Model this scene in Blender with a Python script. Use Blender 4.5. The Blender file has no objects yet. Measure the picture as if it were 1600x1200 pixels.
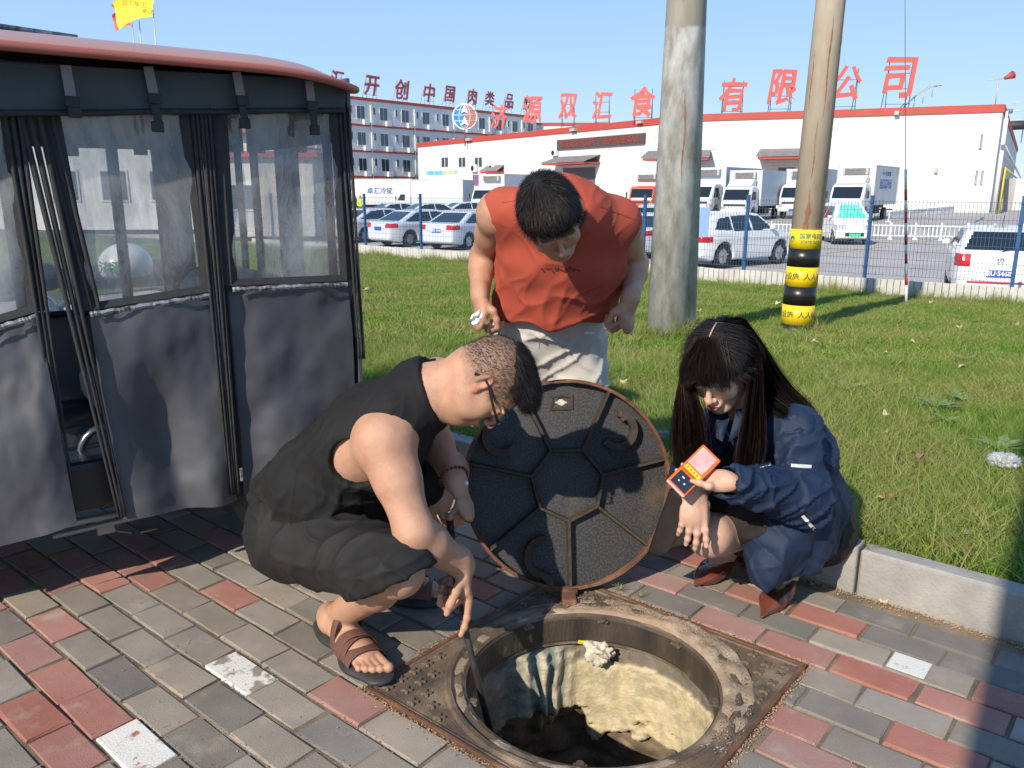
import bpy, bmesh, math, random
import numpy as np
from mathutils import Vector, Matrix
random.seed(7); RNG = np.random.default_rng(7)
SC = bpy.context.scene
COL = SC.collection
# ------------------------------------------------------------------ camera, sky, sun, exposure
CAMH, FPX, HORY = 1.25, 1250.0, 298.0
PITCH = math.atan((600 - HORY) / FPX)
cam_d = bpy.data.cameras.new('camera'); cam = bpy.data.objects.new('camera', cam_d); COL.objects.link(cam)
cam.location = (0, 0, CAMH); cam.rotation_euler = (math.pi/2 - PITCH, 0, 0)
cam_d.sensor_width = 36; cam_d.lens = 36 * FPX / 1600; cam_d.clip_start = .05; cam_d.clip_end = 3000
SC.camera = cam
SUN_AZ = math.radians(35.0)      # shadows fall towards (sin, cos) of this
SUN_EL = math.radians(34.0)
w = bpy.data.worlds.new('World'); SC.world = w; w.use_nodes = True
nt = w.node_tree; bg = nt.nodes['Background']
sky = nt.nodes.new('ShaderNodeTexSky'); sky.sky_type = 'NISHITA'; sky.sun_disc = False
sky.sun_elevation = SUN_EL; sky.sun_rotation = math.radians(35.0 + 180)
sky.air_density = 1.2; sky.dust_density = 0.2; sky.ozone_density = 3.0
_tc = nt.nodes.new('ShaderNodeTexCoord'); _sp = nt.nodes.new('ShaderNodeSeparateXYZ'); nt.links.new(_tc.outputs['Generated'], _sp.inputs[0])
_cr = nt.nodes.new('ShaderNodeValToRGB'); nt.links.new(_sp.outputs[2], _cr.inputs[0]); _e = _cr.color_ramp.elements
_e[0].position = 0.0; _e[0].color = (.60, .76, .93, 1); _e[1].position = 1; _e[1].color = (.10, .26, .62, 1)
_x = _cr.color_ramp.elements.new(.12); _x.color = (.43, .65, .93, 1); _x = _cr.color_ramp.elements.new(.35); _x.color = (.24, .47, .84, 1)
_vm = nt.nodes.new('ShaderNodeVectorMath'); _vm.operation = 'SCALE'; _vm.inputs['Scale'].default_value = 7.3; nt.links.new(_cr.outputs[0], _vm.inputs[0])
_mx = nt.nodes.new('ShaderNodeMix'); _mx.data_type = 'RGBA'; _mx.inputs[0].default_value = .85; nt.links.new(sky.outputs[0], _mx.inputs[6]); nt.links.new(_vm.outputs[0], _mx.inputs[7])
nt.links.new(_mx.outputs[2], bg.inputs[0]); bg.inputs[1].default_value = 0.12
sd = bpy.data.lights.new('sun', 'SUN'); sun = bpy.data.objects.new('sun', sd); COL.objects.link(sun)
sd.energy = 4.8; sd.angle = math.radians(.55); sd.color = (1, .90, .76)
_v = Vector((math.sin(SUN_AZ)*math.cos(SUN_EL), math.cos(SUN_AZ)*math.cos(SUN_EL), -math.sin(SUN_EL)))
sun.rotation_euler = _v.to_track_quat('-Z', 'Y').to_euler(); sun.location = (-8, -12, 12)
SC.view_settings.view_transform = 'Standard'; SC.view_settings.look = 'None'
SC.view_settings.exposure = 0.35; SC.view_settings.gamma = 1; SC.view_settings.use_curve_mapping = False

# ------------------------------------------------------------------ measuring helpers
def ray(px, py):
    u = (px-800)/FPX; v = (600-py)/FPX
    return np.array([u, math.cos(PITCH)+v*math.sin(PITCH), -math.sin(PITCH)+v*math.cos(PITCH)])
def at(px, py, Y):
    return np.array([0, 0, CAMH]) + ray(px, py)*(Y/ray(px, py)[1])
def gp(px, py, z=0.0):
    d = ray(px, py); return np.array([0, 0, CAMH]) + d*((z-CAMH)/d[2])
A1 = math.radians(130.0)
E1 = np.array([math.sin(A1), math.cos(A1)]); E2 = np.array([-E1[1], E1[0]])   # along kerb, across kerb (away)
E1v = np.array([E1[0], E1[1], 0]); E2v = np.array([E2[0], E2[1], 0])
def rd(a, d, z=0): return Vector((E1[0]*a+E2[0]*d, E1[1]*a+E2[1]*d, z))
KERB_D, FENCE_D = 2.49, 16.2
def lawn_z(d): return .125 - .058*(d-KERB_D)
def lot_z(d): return -.95 + .33*min(1, max(0, (d-36)/24))
def lawn_at(px, py):
    o = np.array([0, 0, CAMH]); r = ray(px, py)
    n = .058*E2v + np.array([0, 0, 1]); c = .125 + .058*KERB_D
    t = (c - o@n)/(r@n); return o + r*t
def lot_at(px, py, z=-.95):
    P = gp(px, py, z)
    for _ in range(5): P = gp(px, py, lot_z(P[:2]@E2))
    return P

# ------------------------------------------------------------------ object helpers
def link(o): COL.objects.link(o); return o
def tag(o, label=None, cat=None, group=None, kind=None):
    if label: o['label'] = label
    if cat: o['category'] = cat
    if group: o['group'] = group
    if kind: o['kind'] = kind
    return o
def thing(name, label, cat, loc=(0, 0, 0), rz=0, group=None):
    o = bpy.data.objects.new(name, None); link(o); o.location = loc; o.rotation_euler = (0, 0, rz); o.empty_display_size = .1
    return tag(o, label, cat, group)
def obj(name, me, mat=None, parent=None, smooth=False):
    if isinstance(me, bmesh.types.BMesh):
        bm = me; me = bpy.data.meshes.new(name); bm.to_mesh(me); bm.free()
    o = bpy.data.objects.new(name, me); link(o)
    if mat is not None and len(me.materials) == 0: me.materials.append(mat)
    if smooth: me.shade_smooth()
    if parent is not None: o.parent = parent
    return o
def mesh_from(name, V, F):
    me = bpy.data.meshes.new(name); me.from_pydata([tuple(v) for v in V], [], [tuple(f) for f in F]); me.update(); return me
def mesh_np(name, V, Q):
    """fast: V (n,3), Q (m,k) all same k"""
    V = np.asarray(V, np.float32); Q = np.asarray(Q, np.int32); k = Q.shape[1]
    me = bpy.data.meshes.new(name); me.vertices.add(len(V)); me.vertices.foreach_set('co', V.ravel())
    me.loops.add(Q.size); me.loops.foreach_set('vertex_index', Q.ravel())
    me.polygons.add(len(Q)); me.polygons.foreach_set('loop_start', np.arange(0, Q.size, k, dtype=np.int32))
    me.polygons.foreach_set('loop_total', np.full(len(Q), k, np.int32)); me.update(calc_edges=True); return me
def copy_tree(o, parent=None):
    c = o.copy(); link(c); c.parent = parent
    if parent is not None: c.matrix_parent_inverse = o.matrix_parent_inverse
    for ch in list(o.children): copy_tree(ch, c)
    return c
def bm_box(bm, c, s, R=None, bev=0):
    r = bmesh.ops.create_cube(bm, size=1); vs = r['verts']
    M = Matrix.Translation(Vector(c)) @ (R.to_4x4() if R is not None else Matrix.Identity(4)) @ Matrix.Diagonal((s[0], s[1], s[2], 1))
    bmesh.ops.transform(bm, matrix=M, verts=vs)
    if bev:
        es = list({e for v in vs for e in v.link_edges})
        bmesh.ops.bevel(bm, geom=es, offset=bev, segments=2, affect='EDGES', profile=.5)
    return vs
def box_bm(c, s, R=None, bev=0):
    bm = bmesh.new(); bm_box(bm, c, s, R, bev); return bm
def bm_cyl(bm, a, b, r1, r2=None, n=16, caps=True):
    a = Vector(a); b = Vector(b); r2 = r1 if r2 is None else r2; d = b-a
    q = d.to_track_quat('Z', 'Y'); A = []; B = []
    for i in range(n):
        t = 2*math.pi*i/n; o = Vector((math.cos(t), math.sin(t), 0))
        A.append(bm.verts.new(a + q @ (o*r1))); B.append(bm.verts.new(b + q @ (o*r2)))
    for i in range(n):
        f = bm.faces.new((A[i], A[(i+1) % n], B[(i+1) % n], B[i])); f.smooth = True
    if caps: bm.faces.new(A[::-1]); bm.faces.new(B)
def bm_tube(bm, pts, r, n=8, caps=True):
    pts = [Vector(p) for p in pts]; rs = r if hasattr(r, '__len__') else [r]*len(pts); rings = []
    up = None
    for i, p in enumerate(pts):
        d = (pts[min(i+1, len(pts)-1)] - pts[max(i-1, 0)]).normalized()
        if up is None: up = d.orthogonal().normalized()
        up = (up - d*up.dot(d)).normalized(); s = d.cross(up)
        rings.append([bm.verts.new(p + (up*math.cos(2*math.pi*k/n) + s*math.sin(2*math.pi*k/n))*rs[i]) for k in range(n)])
    for A, B in zip(rings, rings[1:]):
        for k in range(n):
            f = bm.faces.new((A[k], A[(k+1) % n], B[(k+1) % n], B[k])); f.smooth = True
    if caps: bm.faces.new(rings[0][::-1]); bm.faces.new(rings[-1])
def tube_bm(pts, r, n=8):
    bm = bmesh.new(); bm_tube(bm, pts, r, n); return bm
def bm_prism(bm, poly, y0, y1, f3=lambda u, v, w: (u, w, v)):
    """poly in (u,v); extruded w from y0 to y1"""
    A = [bm.verts.new(f3(u, v, y0)) for u, v in poly]; B = [bm.verts.new(f3(u, v, y1)) for u, v in poly]; n = len(poly)
    bm.faces.new(A); bm.faces.new(B[::-1])
    for i in range(n): bm.faces.new((A[(i+1) % n], A[i], B[i], B[(i+1) % n]))
def lathe_bm(prof, n=32, axis='Z'):
    bm = bmesh.new(); rings = []
    for r, z in prof:
        rings.append([bm.verts.new((r*math.cos(2*math.pi*k/n), r*math.sin(2*math.pi*k/n), z)) for k in range(n)])
    for A, B in zip(rings, rings[1:]):
        for k in range(n): bm.faces.new((A[k], A[(k+1) % n], B[(k+1) % n], B[k]))
    bmesh.ops.recalc_face_normals(bm, faces=bm.faces)
    return bm
def text_mesh(s, size=1, ext=.02, bold=0.0, shear=0.0, align='CENTER'):
    c = bpy.data.curves.new('txt', 'FONT'); c.body = s; c.size = size; c.extrude = ext; c.align_x = align; c.align_y = 'CENTER'
    c.offset = bold; c.shear = shear; c.resolution_u = 2; c.fill_mode = 'BOTH'
    o = bpy.data.objects.new('txt', c); COL.objects.link(o)
    bpy.context.view_layer.update(); dg = bpy.context.evaluated_depsgraph_get()
    me = bpy.data.meshes.new_from_object(o.evaluated_get(dg)); COL.objects.unlink(o); bpy.data.objects.remove(o); bpy.data.curves.remove(c)
    return me
def frame_mat(o, x, z=(0, 0, 1)):
    """matrix with local X along x, local Y along z (text upright), local Z = X x Y"""
    X = Vector(x).normalized(); Y = Vector(z); Y = (Y - X*Y.dot(X)).normalized(); Z = X.cross(Y)
    return Matrix(((X.x, Y.x, Z.x, o[0]), (X.y, Y.y, Z.y, o[1]), (X.z, Y.z, Z.z, o[2]), (0, 0, 0, 1)))

# ------------------------------------------------------------------ materials
MATS = {}
def M(name, c1, c2=None, ns=6, rough=.6, metal=0, bump=0, bs=60, detail=5, c3=None, ns3=1.5, spec=.5, stretch=None, contrast=(.35, .65), sub=0, coat=0, attr=None, c3r=(.5, .68), alpha=None, trans=0, rr=None, world=False, objrand=0):
    if name in MATS: return MATS[name]
    m = bpy.data.materials.new(name); m.use_nodes = True; n = m.node_tree.nodes; l = m.node_tree.links; b = n['Principled BSDF']
    b.inputs['Roughness'].default_value = rough; b.inputs['Metallic'].default_value = metal; b.inputs['Specular IOR Level'].default_value = spec
    if sub: b.inputs['Subsurface Weight'].default_value = sub; b.inputs['Subsurface Radius'].default_value = (.012, .005, .003); b.inputs['Subsurface Scale'].default_value = 1
    if coat: b.inputs['Coat Weight'].default_value = coat; b.inputs['Coat Roughness'].default_value = .05
    if trans: b.inputs['Transmission Weight'].default_value = trans
    tc = n.new('ShaderNodeTexCoord'); mp = n.new('ShaderNodeMapping'); gm = n.new('ShaderNodeNewGeometry'); l.new(gm.outputs['Position'] if world else tc.outputs['Object'], mp.inputs[0])
    if stretch: mp.inputs['Scale'].default_value = stretch
    def noise(sc, det=detail, r=.6):
        t = n.new('ShaderNodeTexNoise'); t.inputs['Scale'].default_value = sc; t.inputs['Detail'].default_value = det; t.inputs['Roughness'].default_value = r; l.new(mp.outputs[0], t.inputs[0]); return t
    def ramp(src, a, bb):
        r = n.new('ShaderNodeMapRange'); r.inputs['From Min'].default_value = a; r.inputs['From Max'].default_value = bb; l.new(src, r.inputs['Value']); return r.outputs[0]
    def mix(f, a, bb, mode='MIX'):
        x = n.new('ShaderNodeMix'); x.data_type = 'RGBA'; x.blend_type = mode
        if isinstance(f, (int, float)): x.inputs[0].default_value = f
        else: l.new(f, x.inputs[0])
        for i, q in ((6, a), (7, bb)):
            if isinstance(q, tuple): x.inputs[i].default_value = (*q, 1)
            else: l.new(q, x.inputs[i])
        return x.outputs[2]
    col = None
    if attr:
        an = n.new('ShaderNodeAttribute'); an.attribute_name = attr; col = an.outputs['Color']
        if c2 is not None: col = mix(ramp(noise(ns).outputs['Fac'], *contrast), col, mix(1.0, col, c2, 'MULTIPLY'))
    else:
        col = c1
        if c2 is not None: col = mix(ramp(noise(ns).outputs['Fac'], *contrast), c1, c2)
    if c3 is not None: col = mix(ramp(noise(ns3).outputs['Fac'], *c3r), col, c3)
    if objrand:
        oi = n.new('ShaderNodeObjectInfo'); hs = n.new('ShaderNodeHueSaturation'); mr = n.new('ShaderNodeMapRange'); l.new(oi.outputs['Random'], mr.inputs['Value'])
        mr.inputs['To Min'].default_value = 1-objrand; mr.inputs['To Max'].default_value = 1+objrand; l.new(mr.outputs[0], hs.inputs['Value'])
        wn = n.new('ShaderNodeTexWhiteNoise'); wn.noise_dimensions = '1D'; l.new(oi.outputs['Random'], wn.inputs['W']); m2 = n.new('ShaderNodeMapRange'); l.new(wn.outputs['Value'], m2.inputs['Value'])
        m2.inputs['To Min'].default_value = .75; m2.inputs['To Max'].default_value = 1.05; l.new(m2.outputs[0], hs.inputs['Saturation'])
        if isinstance(col, tuple): hs.inputs['Color'].default_value = (*col, 1)
        else: l.new(col, hs.inputs['Color'])
        col = hs.outputs[0]
    if isinstance(col, tuple): b.inputs['Base Color'].default_value = (*col, 1)
    else: l.new(col, b.inputs['Base Color'])
    if rr:
        l.new(ramp2(n, l, noise(rr[0]).outputs['Fac'], rr[1], rr[2]), b.inputs['Roughness'])
    if bump:
        bn = n.new('ShaderNodeBump'); bn.inputs['Strength'].default_value = min(1, bump); bn.inputs['Distance'].default_value = .004 if bump <= 1 else .004*bump
        l.new(noise(bs, 4, .65).outputs['Fac'], bn.inputs['Height']); l.new(bn.outputs[0], b.inputs['Normal'])
    m['_'] = 1; MATS[name] = m; return m
def ramp2(n, l, src, lo, hi):
    r = n.new('ShaderNodeMapRange'); r.inputs['From Min'].default_value = .3; r.inputs['From Max'].default_value = .7
    r.inputs['To Min'].default_value = lo; r.inputs['To Max'].default_value = hi; l.new(src, r.inputs['Value']); return r.outputs[0]

# ------------------------------------------------------------------ numpy noise and implicit surfaces
def _hash(ix, iy, iz, s=0):
    h = (ix.astype(np.int64)*374761393 + iy.astype(np.int64)*668265263 + iz.astype(np.int64)*2147483647 + s*974711) & 0x7fffffff
    h = (h ^ (h >> 13))*1274126177 & 0x7fffffff
    return ((h ^ (h >> 16)) & 0xffff)/32767.5 - 1
def vnoise(P, s=0):
    P = np.asarray(P, float); I = np.floor(P).astype(np.int64); F = P - I; F = F*F*F*(F*(F*6-15)+10)
    x, y, z = I[..., 0], I[..., 1], I[..., 2]; u, v, w_ = F[..., 0], F[..., 1], F[..., 2]; r = 0
    for a in (0, 1):
        for b in (0, 1):
            for c in (0, 1):
                r = r + _hash(x+a, y+b, z+c, s)*(u if a else 1-u)*(v if b else 1-v)*(w_ if c else 1-w_)
    return r
def fbm(P, oct=3, s=0):
    r = 0; a = 1; P = np.asarray(P, float)
    for i in range(oct): r = r + a*vnoise(P*2**i, s+i); a *= .5
    return r
def nrm(v): v = np.asarray(v, float); return v/(np.linalg.norm(v)+1e-12)

class Cone:      # tapered capsule; optional flattening: distances along w scaled by s
    def __init__(self, a, b, r1, r2=None, k=.02, w=None, s=1.0):
        self.a = np.asarray(a, float); self.b = np.asarray(b, float); self.r1 = r1; self.r2 = r1 if r2 is None else r2; self.k = k; self.w = None if w is None else nrm(w); self.s = s
        m = max(self.r1, self.r2)*max(1, s)
        self.lo = np.minimum(self.a, self.b)-m; self.hi = np.maximum(self.a, self.b)+m
    def d(self, P):
        ab = self.b-self.a; pa = P-self.a
        if self.w is not None:
            f = (1/self.s-1)
            pa = pa + (pa@self.w)[..., None]*self.w*f; ab = ab + (ab@self.w)*self.w*f
        t = np.clip((pa@ab)/(ab@ab+1e-12), 0, 1)
        q = pa - t[..., None]*ab
        dd = np.sqrt(np.einsum('...i,...i', q, q)) - (self.r1+(self.r2-self.r1)*t)
        return dd*min(1, self.s) if self.w is not None else dd
class Ell:       # ellipsoid, R columns = axes
    def __init__(self, c, r, R=None, k=.02):
        self.c = np.asarray(c, float); self.r = np.asarray(r, float); self.R = np.eye(3) if R is None else np.asarray(R, float); self.k = k
        m = max(r); self.lo = self.c-m; self.hi = self.c+m
    def d(self, P):
        q = (P-self.c)@self.R; k0 = np.sqrt((((q/self.r)**2).sum(-1)))+1e-9; k1 = np.sqrt((((q/self.r**2)**2).sum(-1)))+1e-9
        return k0*(k0-1)/k1
class RBox:
    def __init__(self, c, h, R=None, rad=.005, k=.01):
        self.c = np.asarray(c, float); self.h = np.asarray(h, float)-rad; self.R = np.eye(3) if R is None else np.asarray(R, float); self.rad = rad; self.k = k
        m = np.linalg.norm(self.h)+rad; self.lo = self.c-m; self.hi = self.c+m
    def d(self, P):
        q = np.abs((P-self.c)@self.R)-self.h; return np.linalg.norm(np.maximum(q, 0), axis=-1)+np.minimum(q.max(-1), 0)-self.rad
class Sub:       # carve
    def __init__(self, p): self.p = p; self.k = p.k; self.lo = p.lo; self.hi = p.hi
def evalf(prims, lo, hi, h):
    lo = np.asarray(lo, float); n = np.ceil((np.asarray(hi)-lo)/h).astype(int)+1
    A = np.full(n, .15, np.float32)
    for p in prims:
        m = p.k*1.05+2*h
        i0 = np.clip(np.floor((p.lo-m-lo)/h).astype(int), 0, n); i1 = np.clip(np.ceil((p.hi+m-lo)/h).astype(int)+1, 0, n)
        if (i1 <= i0).any(): continue
        g = np.stack(np.meshgrid(*[lo[j]+h*np.arange(i0[j], i1[j]) for j in range(3)], indexing='ij'), -1)
        sl = tuple(slice(i0[j], i1[j]) for j in range(3)); a = A[sl]
        if isinstance(p, Sub):
            b = -p.p.d(g); k = p.k; hh = np.clip(.5-.5*(b-a)/k, 0, 1); A[sl] = b*(1-hh)+a*hh + k*hh*(1-hh)
        else:
            b = p.d(g); k = p.k; hh = np.clip(.5+.5*(a-b)/k, 0, 1); A[sl] = a*(1-hh)+b*hh - k*hh*(1-hh)
    return A, lo, h
def grid_pts(A, lo, h):
    return np.stack(np.meshgrid(*[lo[j]+h*np.arange(A.shape[j]) for j in range(3)], indexing='ij'), -1)
def nets(A, lo, h):
    S = A < 0
    n = np.array(A.shape); c = tuple(n-1)
    cnt = np.zeros(c, np.int8); 
    for a in (0, 1):
        for b in (0, 1):
            for d in (0, 1): cnt += S[a:a+c[0], b:b+c[1], d:d+c[2]]
    act = (cnt > 0) & (cnt < 8); I = np.argwhere(act); idx = np.full(c, -1, np.int64); idx[act] = np.arange(len(I))
    acc = np.zeros((len(I), 3)); wt = np.zeros(len(I))
    for ax in range(3):
        o = [j for j in range(3) if j != ax]
        for a in (0, 1):
            for b in (0, 1):
                p = I.copy(); p[:, o[0]] += a; p[:, o[1]] += b; q = p.copy(); q[:, ax] += 1
                va = A[p[:, 0], p[:, 1], p[:, 2]]; vb = A[q[:, 0], q[:, 1], q[:, 2]]; m = (va < 0) != (vb < 0)
                t = np.where(m, va/(va-vb+1e-12), 0); pt = (p-I).astype(float); pt[:, ax] += t
                acc += pt*m[:, None]; wt += m
    V = lo + h*(I + acc/np.maximum(wt, 1)[:, None])
    Q = []
    for ax in range(3):
        o = [(ax+1) % 3, (ax+2) % 3]
        s0 = [slice(None)]*3; s1 = [slice(None)]*3; s0[ax] = slice(0, n[ax]-1); s1[ax] = slice(1, n[ax])
        m = S[tuple(s0)] != S[tuple(s1)]; E = np.argwhere(m); flip = S[tuple(s0)][m]
        ok = (E[:, o[0]] > 0) & (E[:, o[1]] > 0) & (E[:, o[0]] < n[o[0]]-1) & (E[:, o[1]] < n[o[1]]-1); E = E[ok]; flip = flip[ok]
        def g(da, db):
            p = E.copy(); p[:, o[0]] -= da; p[:, o[1]] -= db; return idx[p[:, 0], p[:, 1], p[:, 2]]
        q = np.stack([g(1, 1), g(0, 1), g(0, 0), g(1, 0)], 1); q[~flip] = q[~flip][:, ::-1]
        Q.append(q)
    Q = np.concatenate(Q); Q = Q[(Q >= 0).all(1)]
    return V, Q
def vnormals(V, Q):
    N = np.zeros_like(V); fn = np.cross(V[Q[:, 2]]-V[Q[:, 0]], V[Q[:, 3]]-V[Q[:, 1]])
    for k in range(4): np.add.at(N, Q[:, k], fn)
    return N/(np.linalg.norm(N, axis=1)[:, None]+1e-12)
def laplace(V, Q, it=1, f=.5):
    E = np.concatenate([Q[:, [0, 1]], Q[:, [1, 2]], Q[:, [2, 3]], Q[:, [3, 0]]])
    for _ in range(it):
        s = np.zeros_like(V); c = np.zeros(len(V)); np.add.at(s, E[:, 0], V[E[:, 1]]); np.add.at(c, E[:, 0], 1); np.add.at(s, E[:, 1], V[E[:, 0]]); np.add.at(c, E[:, 1], 1)
        m = c > 0; V = V.copy(); V[m] = V[m]*(1-f) + f*s[m]/c[m][:, None]
    return V
def bounds(prims, m=.02):
    pr = [p for p in prims if not isinstance(p, Sub)]
    return np.min([p.lo for p in pr], 0)-m, np.max([p.hi for p in pr], 0)+m
def setcol(me, C, name='Col'):
    a = me.color_attributes.new(name, 'FLOAT_COLOR', 'POINT'); C4 = np.ones((len(C), 4), np.float32); C4[:, :3] = C; a.data.foreach_set('color', C4.ravel())
def sdf_mesh(name, prims, h, clip=None, post=None, lo=None, hi=None, smooth=1, cut=None):
    """clip(P)->signed value to intersect (positive removed); post(V,N)->V"""
    b0, b1 = bounds(prims); lo = b0 if lo is None else lo; hi = b1 if hi is None else hi
    A, lo, h = evalf(prims, lo, hi, h)
    if clip is not None: A = np.maximum(A, clip(grid_pts(A, lo, h), A))
    V, Q = nets(A, lo, h)
    if smooth: V = laplace(V, Q, smooth, .4)
    if post: V = post(V, vnormals(V, Q))
    return V, Q
# ================================================================== SETTING
def grid_sheet(name, a0, a1, d0, d1, na, nd, zf, mat, holes=None):
    V = []; F = []
    for i in range(na+1):
        for j in range(nd+1):
            a = a0+(a1-a0)*i/na; d = d0+(d1-d0)*j/nd; V.append(rd(a, d, zf(a, d)))
    for i in range(na):
        for j in range(nd):
            a = a0+(a1-a0)*(i+.5)/na; d = d0+(d1-d0)*(j+.5)/nd
            if holes and holes(a, d): continue
            q = i*(nd+1)+j; F.append((q, q+nd+1, q+nd+2, q+1))
    o = obj(name, mesh_from(name, V, F), mat, smooth=True); tag(o, kind='structure'); return o
m_joint = M('joint_sand', (.22, .165, .11), (.11, .085, .062), ns=14, rough=.95, bump=1, bs=260, c3=(.33, .25, .165), ns3=2.2, world=True)
m_lot = M('lot_asphalt', (.40, .365, .335), (.33, .30, .28), ns=.5, rough=.9, c3=(.46, .42, .38), ns3=.12, world=True, bump=.3, bs=20)
m_soil = M('lawn_soil', (.045, .075, .018), (.07, .07, .03), ns=4, rough=1, c3=(.10, .09, .045), ns3=1.1, world=True, bump=1, bs=60)
FRC = (-1.042, 1.567); FRH = .408      # manhole frame centre in (a, d) and half side
# far ground to the horizon
far = grid_sheet('ground', -900, 900, 60, 1800, 6, 6, lambda a, d: -.75, M('far_ground', (.20, .19, .16), (.12, .14, .08), ns=.02, rough=1, world=True))
lot = grid_sheet('parking_lot', -230, 90, FENCE_D+.12, 230, 100, 70, lambda a, d: lot_z(d), m_lot)
back = grid_sheet('street', -14, 8, -14, -1.2, 4, 4, lambda a, d: -.012, M('street_asphalt', (.05, .05, .052), (.07, .068, .065), ns=20, rough=.9, world=True))
pave = grid_sheet('pavement', -9.9, 2.0, -1.2, KERB_D+.002, 119, 36, lambda a, d: -.006+.0015*math.sin(a*31+d*17), m_joint, holes=lambda a, d: abs(a-FRC[0]) < FRH-.05 and abs(d-FRC[1]) < FRH-.05)
def lz(a, d): return lawn_z(d) + .012*math.sin(a*2.1+d*1.3)*min(1, (d-KERB_D)) - .012
lawn = grid_sheet('lawn', -46, 9, KERB_D+.075, FENCE_D-.03, 200, 60, lz, m_soil)

# kerb stones
kst = M('kerb_granite', (.345, .325, .295), (.25, .24, .225), ns=7, rough=.85, bump=.8, bs=90, c3=(.42, .37, .28), ns3=2.5, world=True, detail=8)
kb = thing('kerb', 'row of worn grey kerb stones between the brick paving and the lawn', 'kerb'); kb['kind'] = 'structure'; del kb['category']; del kb['label']
a = -.99
edges = [-.66]
while edges[-1] < 1.7: edges.append(edges[-1]+.76)
while edges[0] > -10: edges.insert(0, edges[0]-.76)
R13 = Matrix.Rotation(math.atan2(E1[1], E1[0]), 3, 'Z')
for e0, e1 in zip(edges, edges[1:]):
    bm = bmesh.new(); vs = bm_box(bm, (0, 0, 0), (e1-e0-.008, .080, .24), bev=.008)
    rr = random.Random(e0)
    for v in bm.verts:
        if v.co.z > .09: v.co.z += rr.uniform(-.003, .003); v.co.y += rr.uniform(-.003, .003)
    o = obj('kerb_stone', bm, kst, kb); c = rd((e0+e1)/2, KERB_D+.041, .030 + rr.uniform(-.004, .004))
    o.matrix_local = Matrix.Translation(c) @ (R13 @ Matrix.Rotation(rr.uniform(-.004, .004), 3, 'X')).to_4x4()

# bricks of the pavement
def brick_mat(name, c1, c2, c3, ob=.16):
    return M(name, c1, c2, ns=5, rough=.88, bump=.45, bs=300, c3=c3, ns3=9, c3r=(.56, .74), world=True, objrand=ob, detail=8)
bm_grey = brick_mat('brick_grey', (.228, .196, .157), (.292, .247, .195), (.345, .275, .195), .18)
bm_blue = brick_mat('brick_dark', (.160, .143, .124), (.215, .190, .160), (.31, .265, .205), .15)
bm_red = brick_mat('brick_red', (.32, .125, .092), (.37, .170, .128), (.38, .27, .20), .12)
def chipped(name, base, pr):
    m = M(name, (.66, .64, .59), base, ns=16, rough=.8, world=True, contrast=pr, bump=.5, bs=200, detail=9); return m
bm_white = chipped('brick_white_paint', (.26, .23, .19), (.5, .56)); bm_white2 = chipped('brick_white_paint_red', (.36, .14, .10), (.56, .62))
reds = [(10, 914), (29, 862), (95, 903), (62, 886), (120, 876), (165, 900), (185, 868), (232, 893), (318, 850), (362, 855), (363, 878), (250, 850), (4, 952), (87, 973), (50, 1024), (91, 1068), (48, 1126), (140, 1117), (93, 1176), (387, 940), (508, 1084), (270, 868),
        (1037, 909), (1082, 867), (1161, 924), (1146, 980), (1292, 965), (1262, 1021), (1379, 1062), (1255, 1137), (1199, 1167), (1495, 1107), (1450, 1171), (1547, 1085), (1575, 1127), (715, 905), (1225, 1010), (20, 890), (1000, 990), (1130, 968)]
whites = [(353, 1043)]; whites2 = [(195, 1168)]; wsmall = (1418, 1040)
darks = [(305, 1165), (20, 975), (700, 960), (640, 1010), (1300, 1110), (1340, 1120), (1390, 1155), (1420, 1005), (1500, 1000), (1560, 1050), (850, 150)]
def near(P, L, th=.062):
    for q in L:
        G = gp(*q)
        if abs((G[:2]-P) @ E1) < .1 and abs((G[:2]-P) @ E2) < .0535: return True
    return False
PIT, PLEN = .107, .208
cand = []
for k in range(-19, 16):
    d0 = .72+PIT*k
    off = -.565 + (0 if k % 2 == 0 else .104) - .08*(1-k/14)
    for n_ in range(-45, 12):
        a0 = off + PLEN*n_ + random.uniform(-.003, .003); a1 = a0+PLEN; dd0, dd1 = d0, min(d0+PIT, KERB_D-.055)
        if dd1-dd0 < .03 or a0 < -9.7 or a1 > 1.9: continue
        fa0, fa1, fd0, fd1 = FRC[0]-FRH, FRC[0]+FRH, FRC[1]-FRH, FRC[1]+FRH
        if a1 > fa0 and a0 < fa1 and dd1 > fd0 and dd0 < fd1:      # trimmed round the manhole frame
            opts = [(a0, fa0-.006, dd0, dd1), (fa1+.012, a1, dd0, dd1), (a0, a1, dd0, fd0-.006), (a0, a1, fd1+.006, dd1)]
            opts = [q for q in opts if q[1]-q[0] > .035 and q[3]-q[2] > .03]
            if not opts: continue
            a0, a1, dd0, dd1 = max(opts, key=lambda q: (q[1]-q[0])*(q[3]-q[2]))
        cand.append((a0, a1, dd0, dd1, k))
P0 = np.array([0, 0, CAMH]); Fd = np.array([0, math.cos(PITCH), -math.sin(PITCH)]); Ud = np.array([0, math.sin(PITCH), math.cos(PITCH)])
def proj(P):
    q = np.asarray(P, float)-P0; z = q@Fd; return 800+FPX*q[0]/z, 600-FPX*(q@Ud)/z, z
vis = []; hid = []
for c in cand:
    P = rd((c[0]+c[1])/2, (c[2]+c[3])/2); x, y, z = proj(P)
    (vis if (z > .3 and -110 < x < 1710 and 640 < y < 1290) else hid).append((z, c))
vis.sort(key=lambda q: q[0]); stuff = [c for _, c in vis[298:]] + [c for z, c in hid if z > 0 or True]; vis = [c for _, c in vis[:298]]
BM = {}
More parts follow.
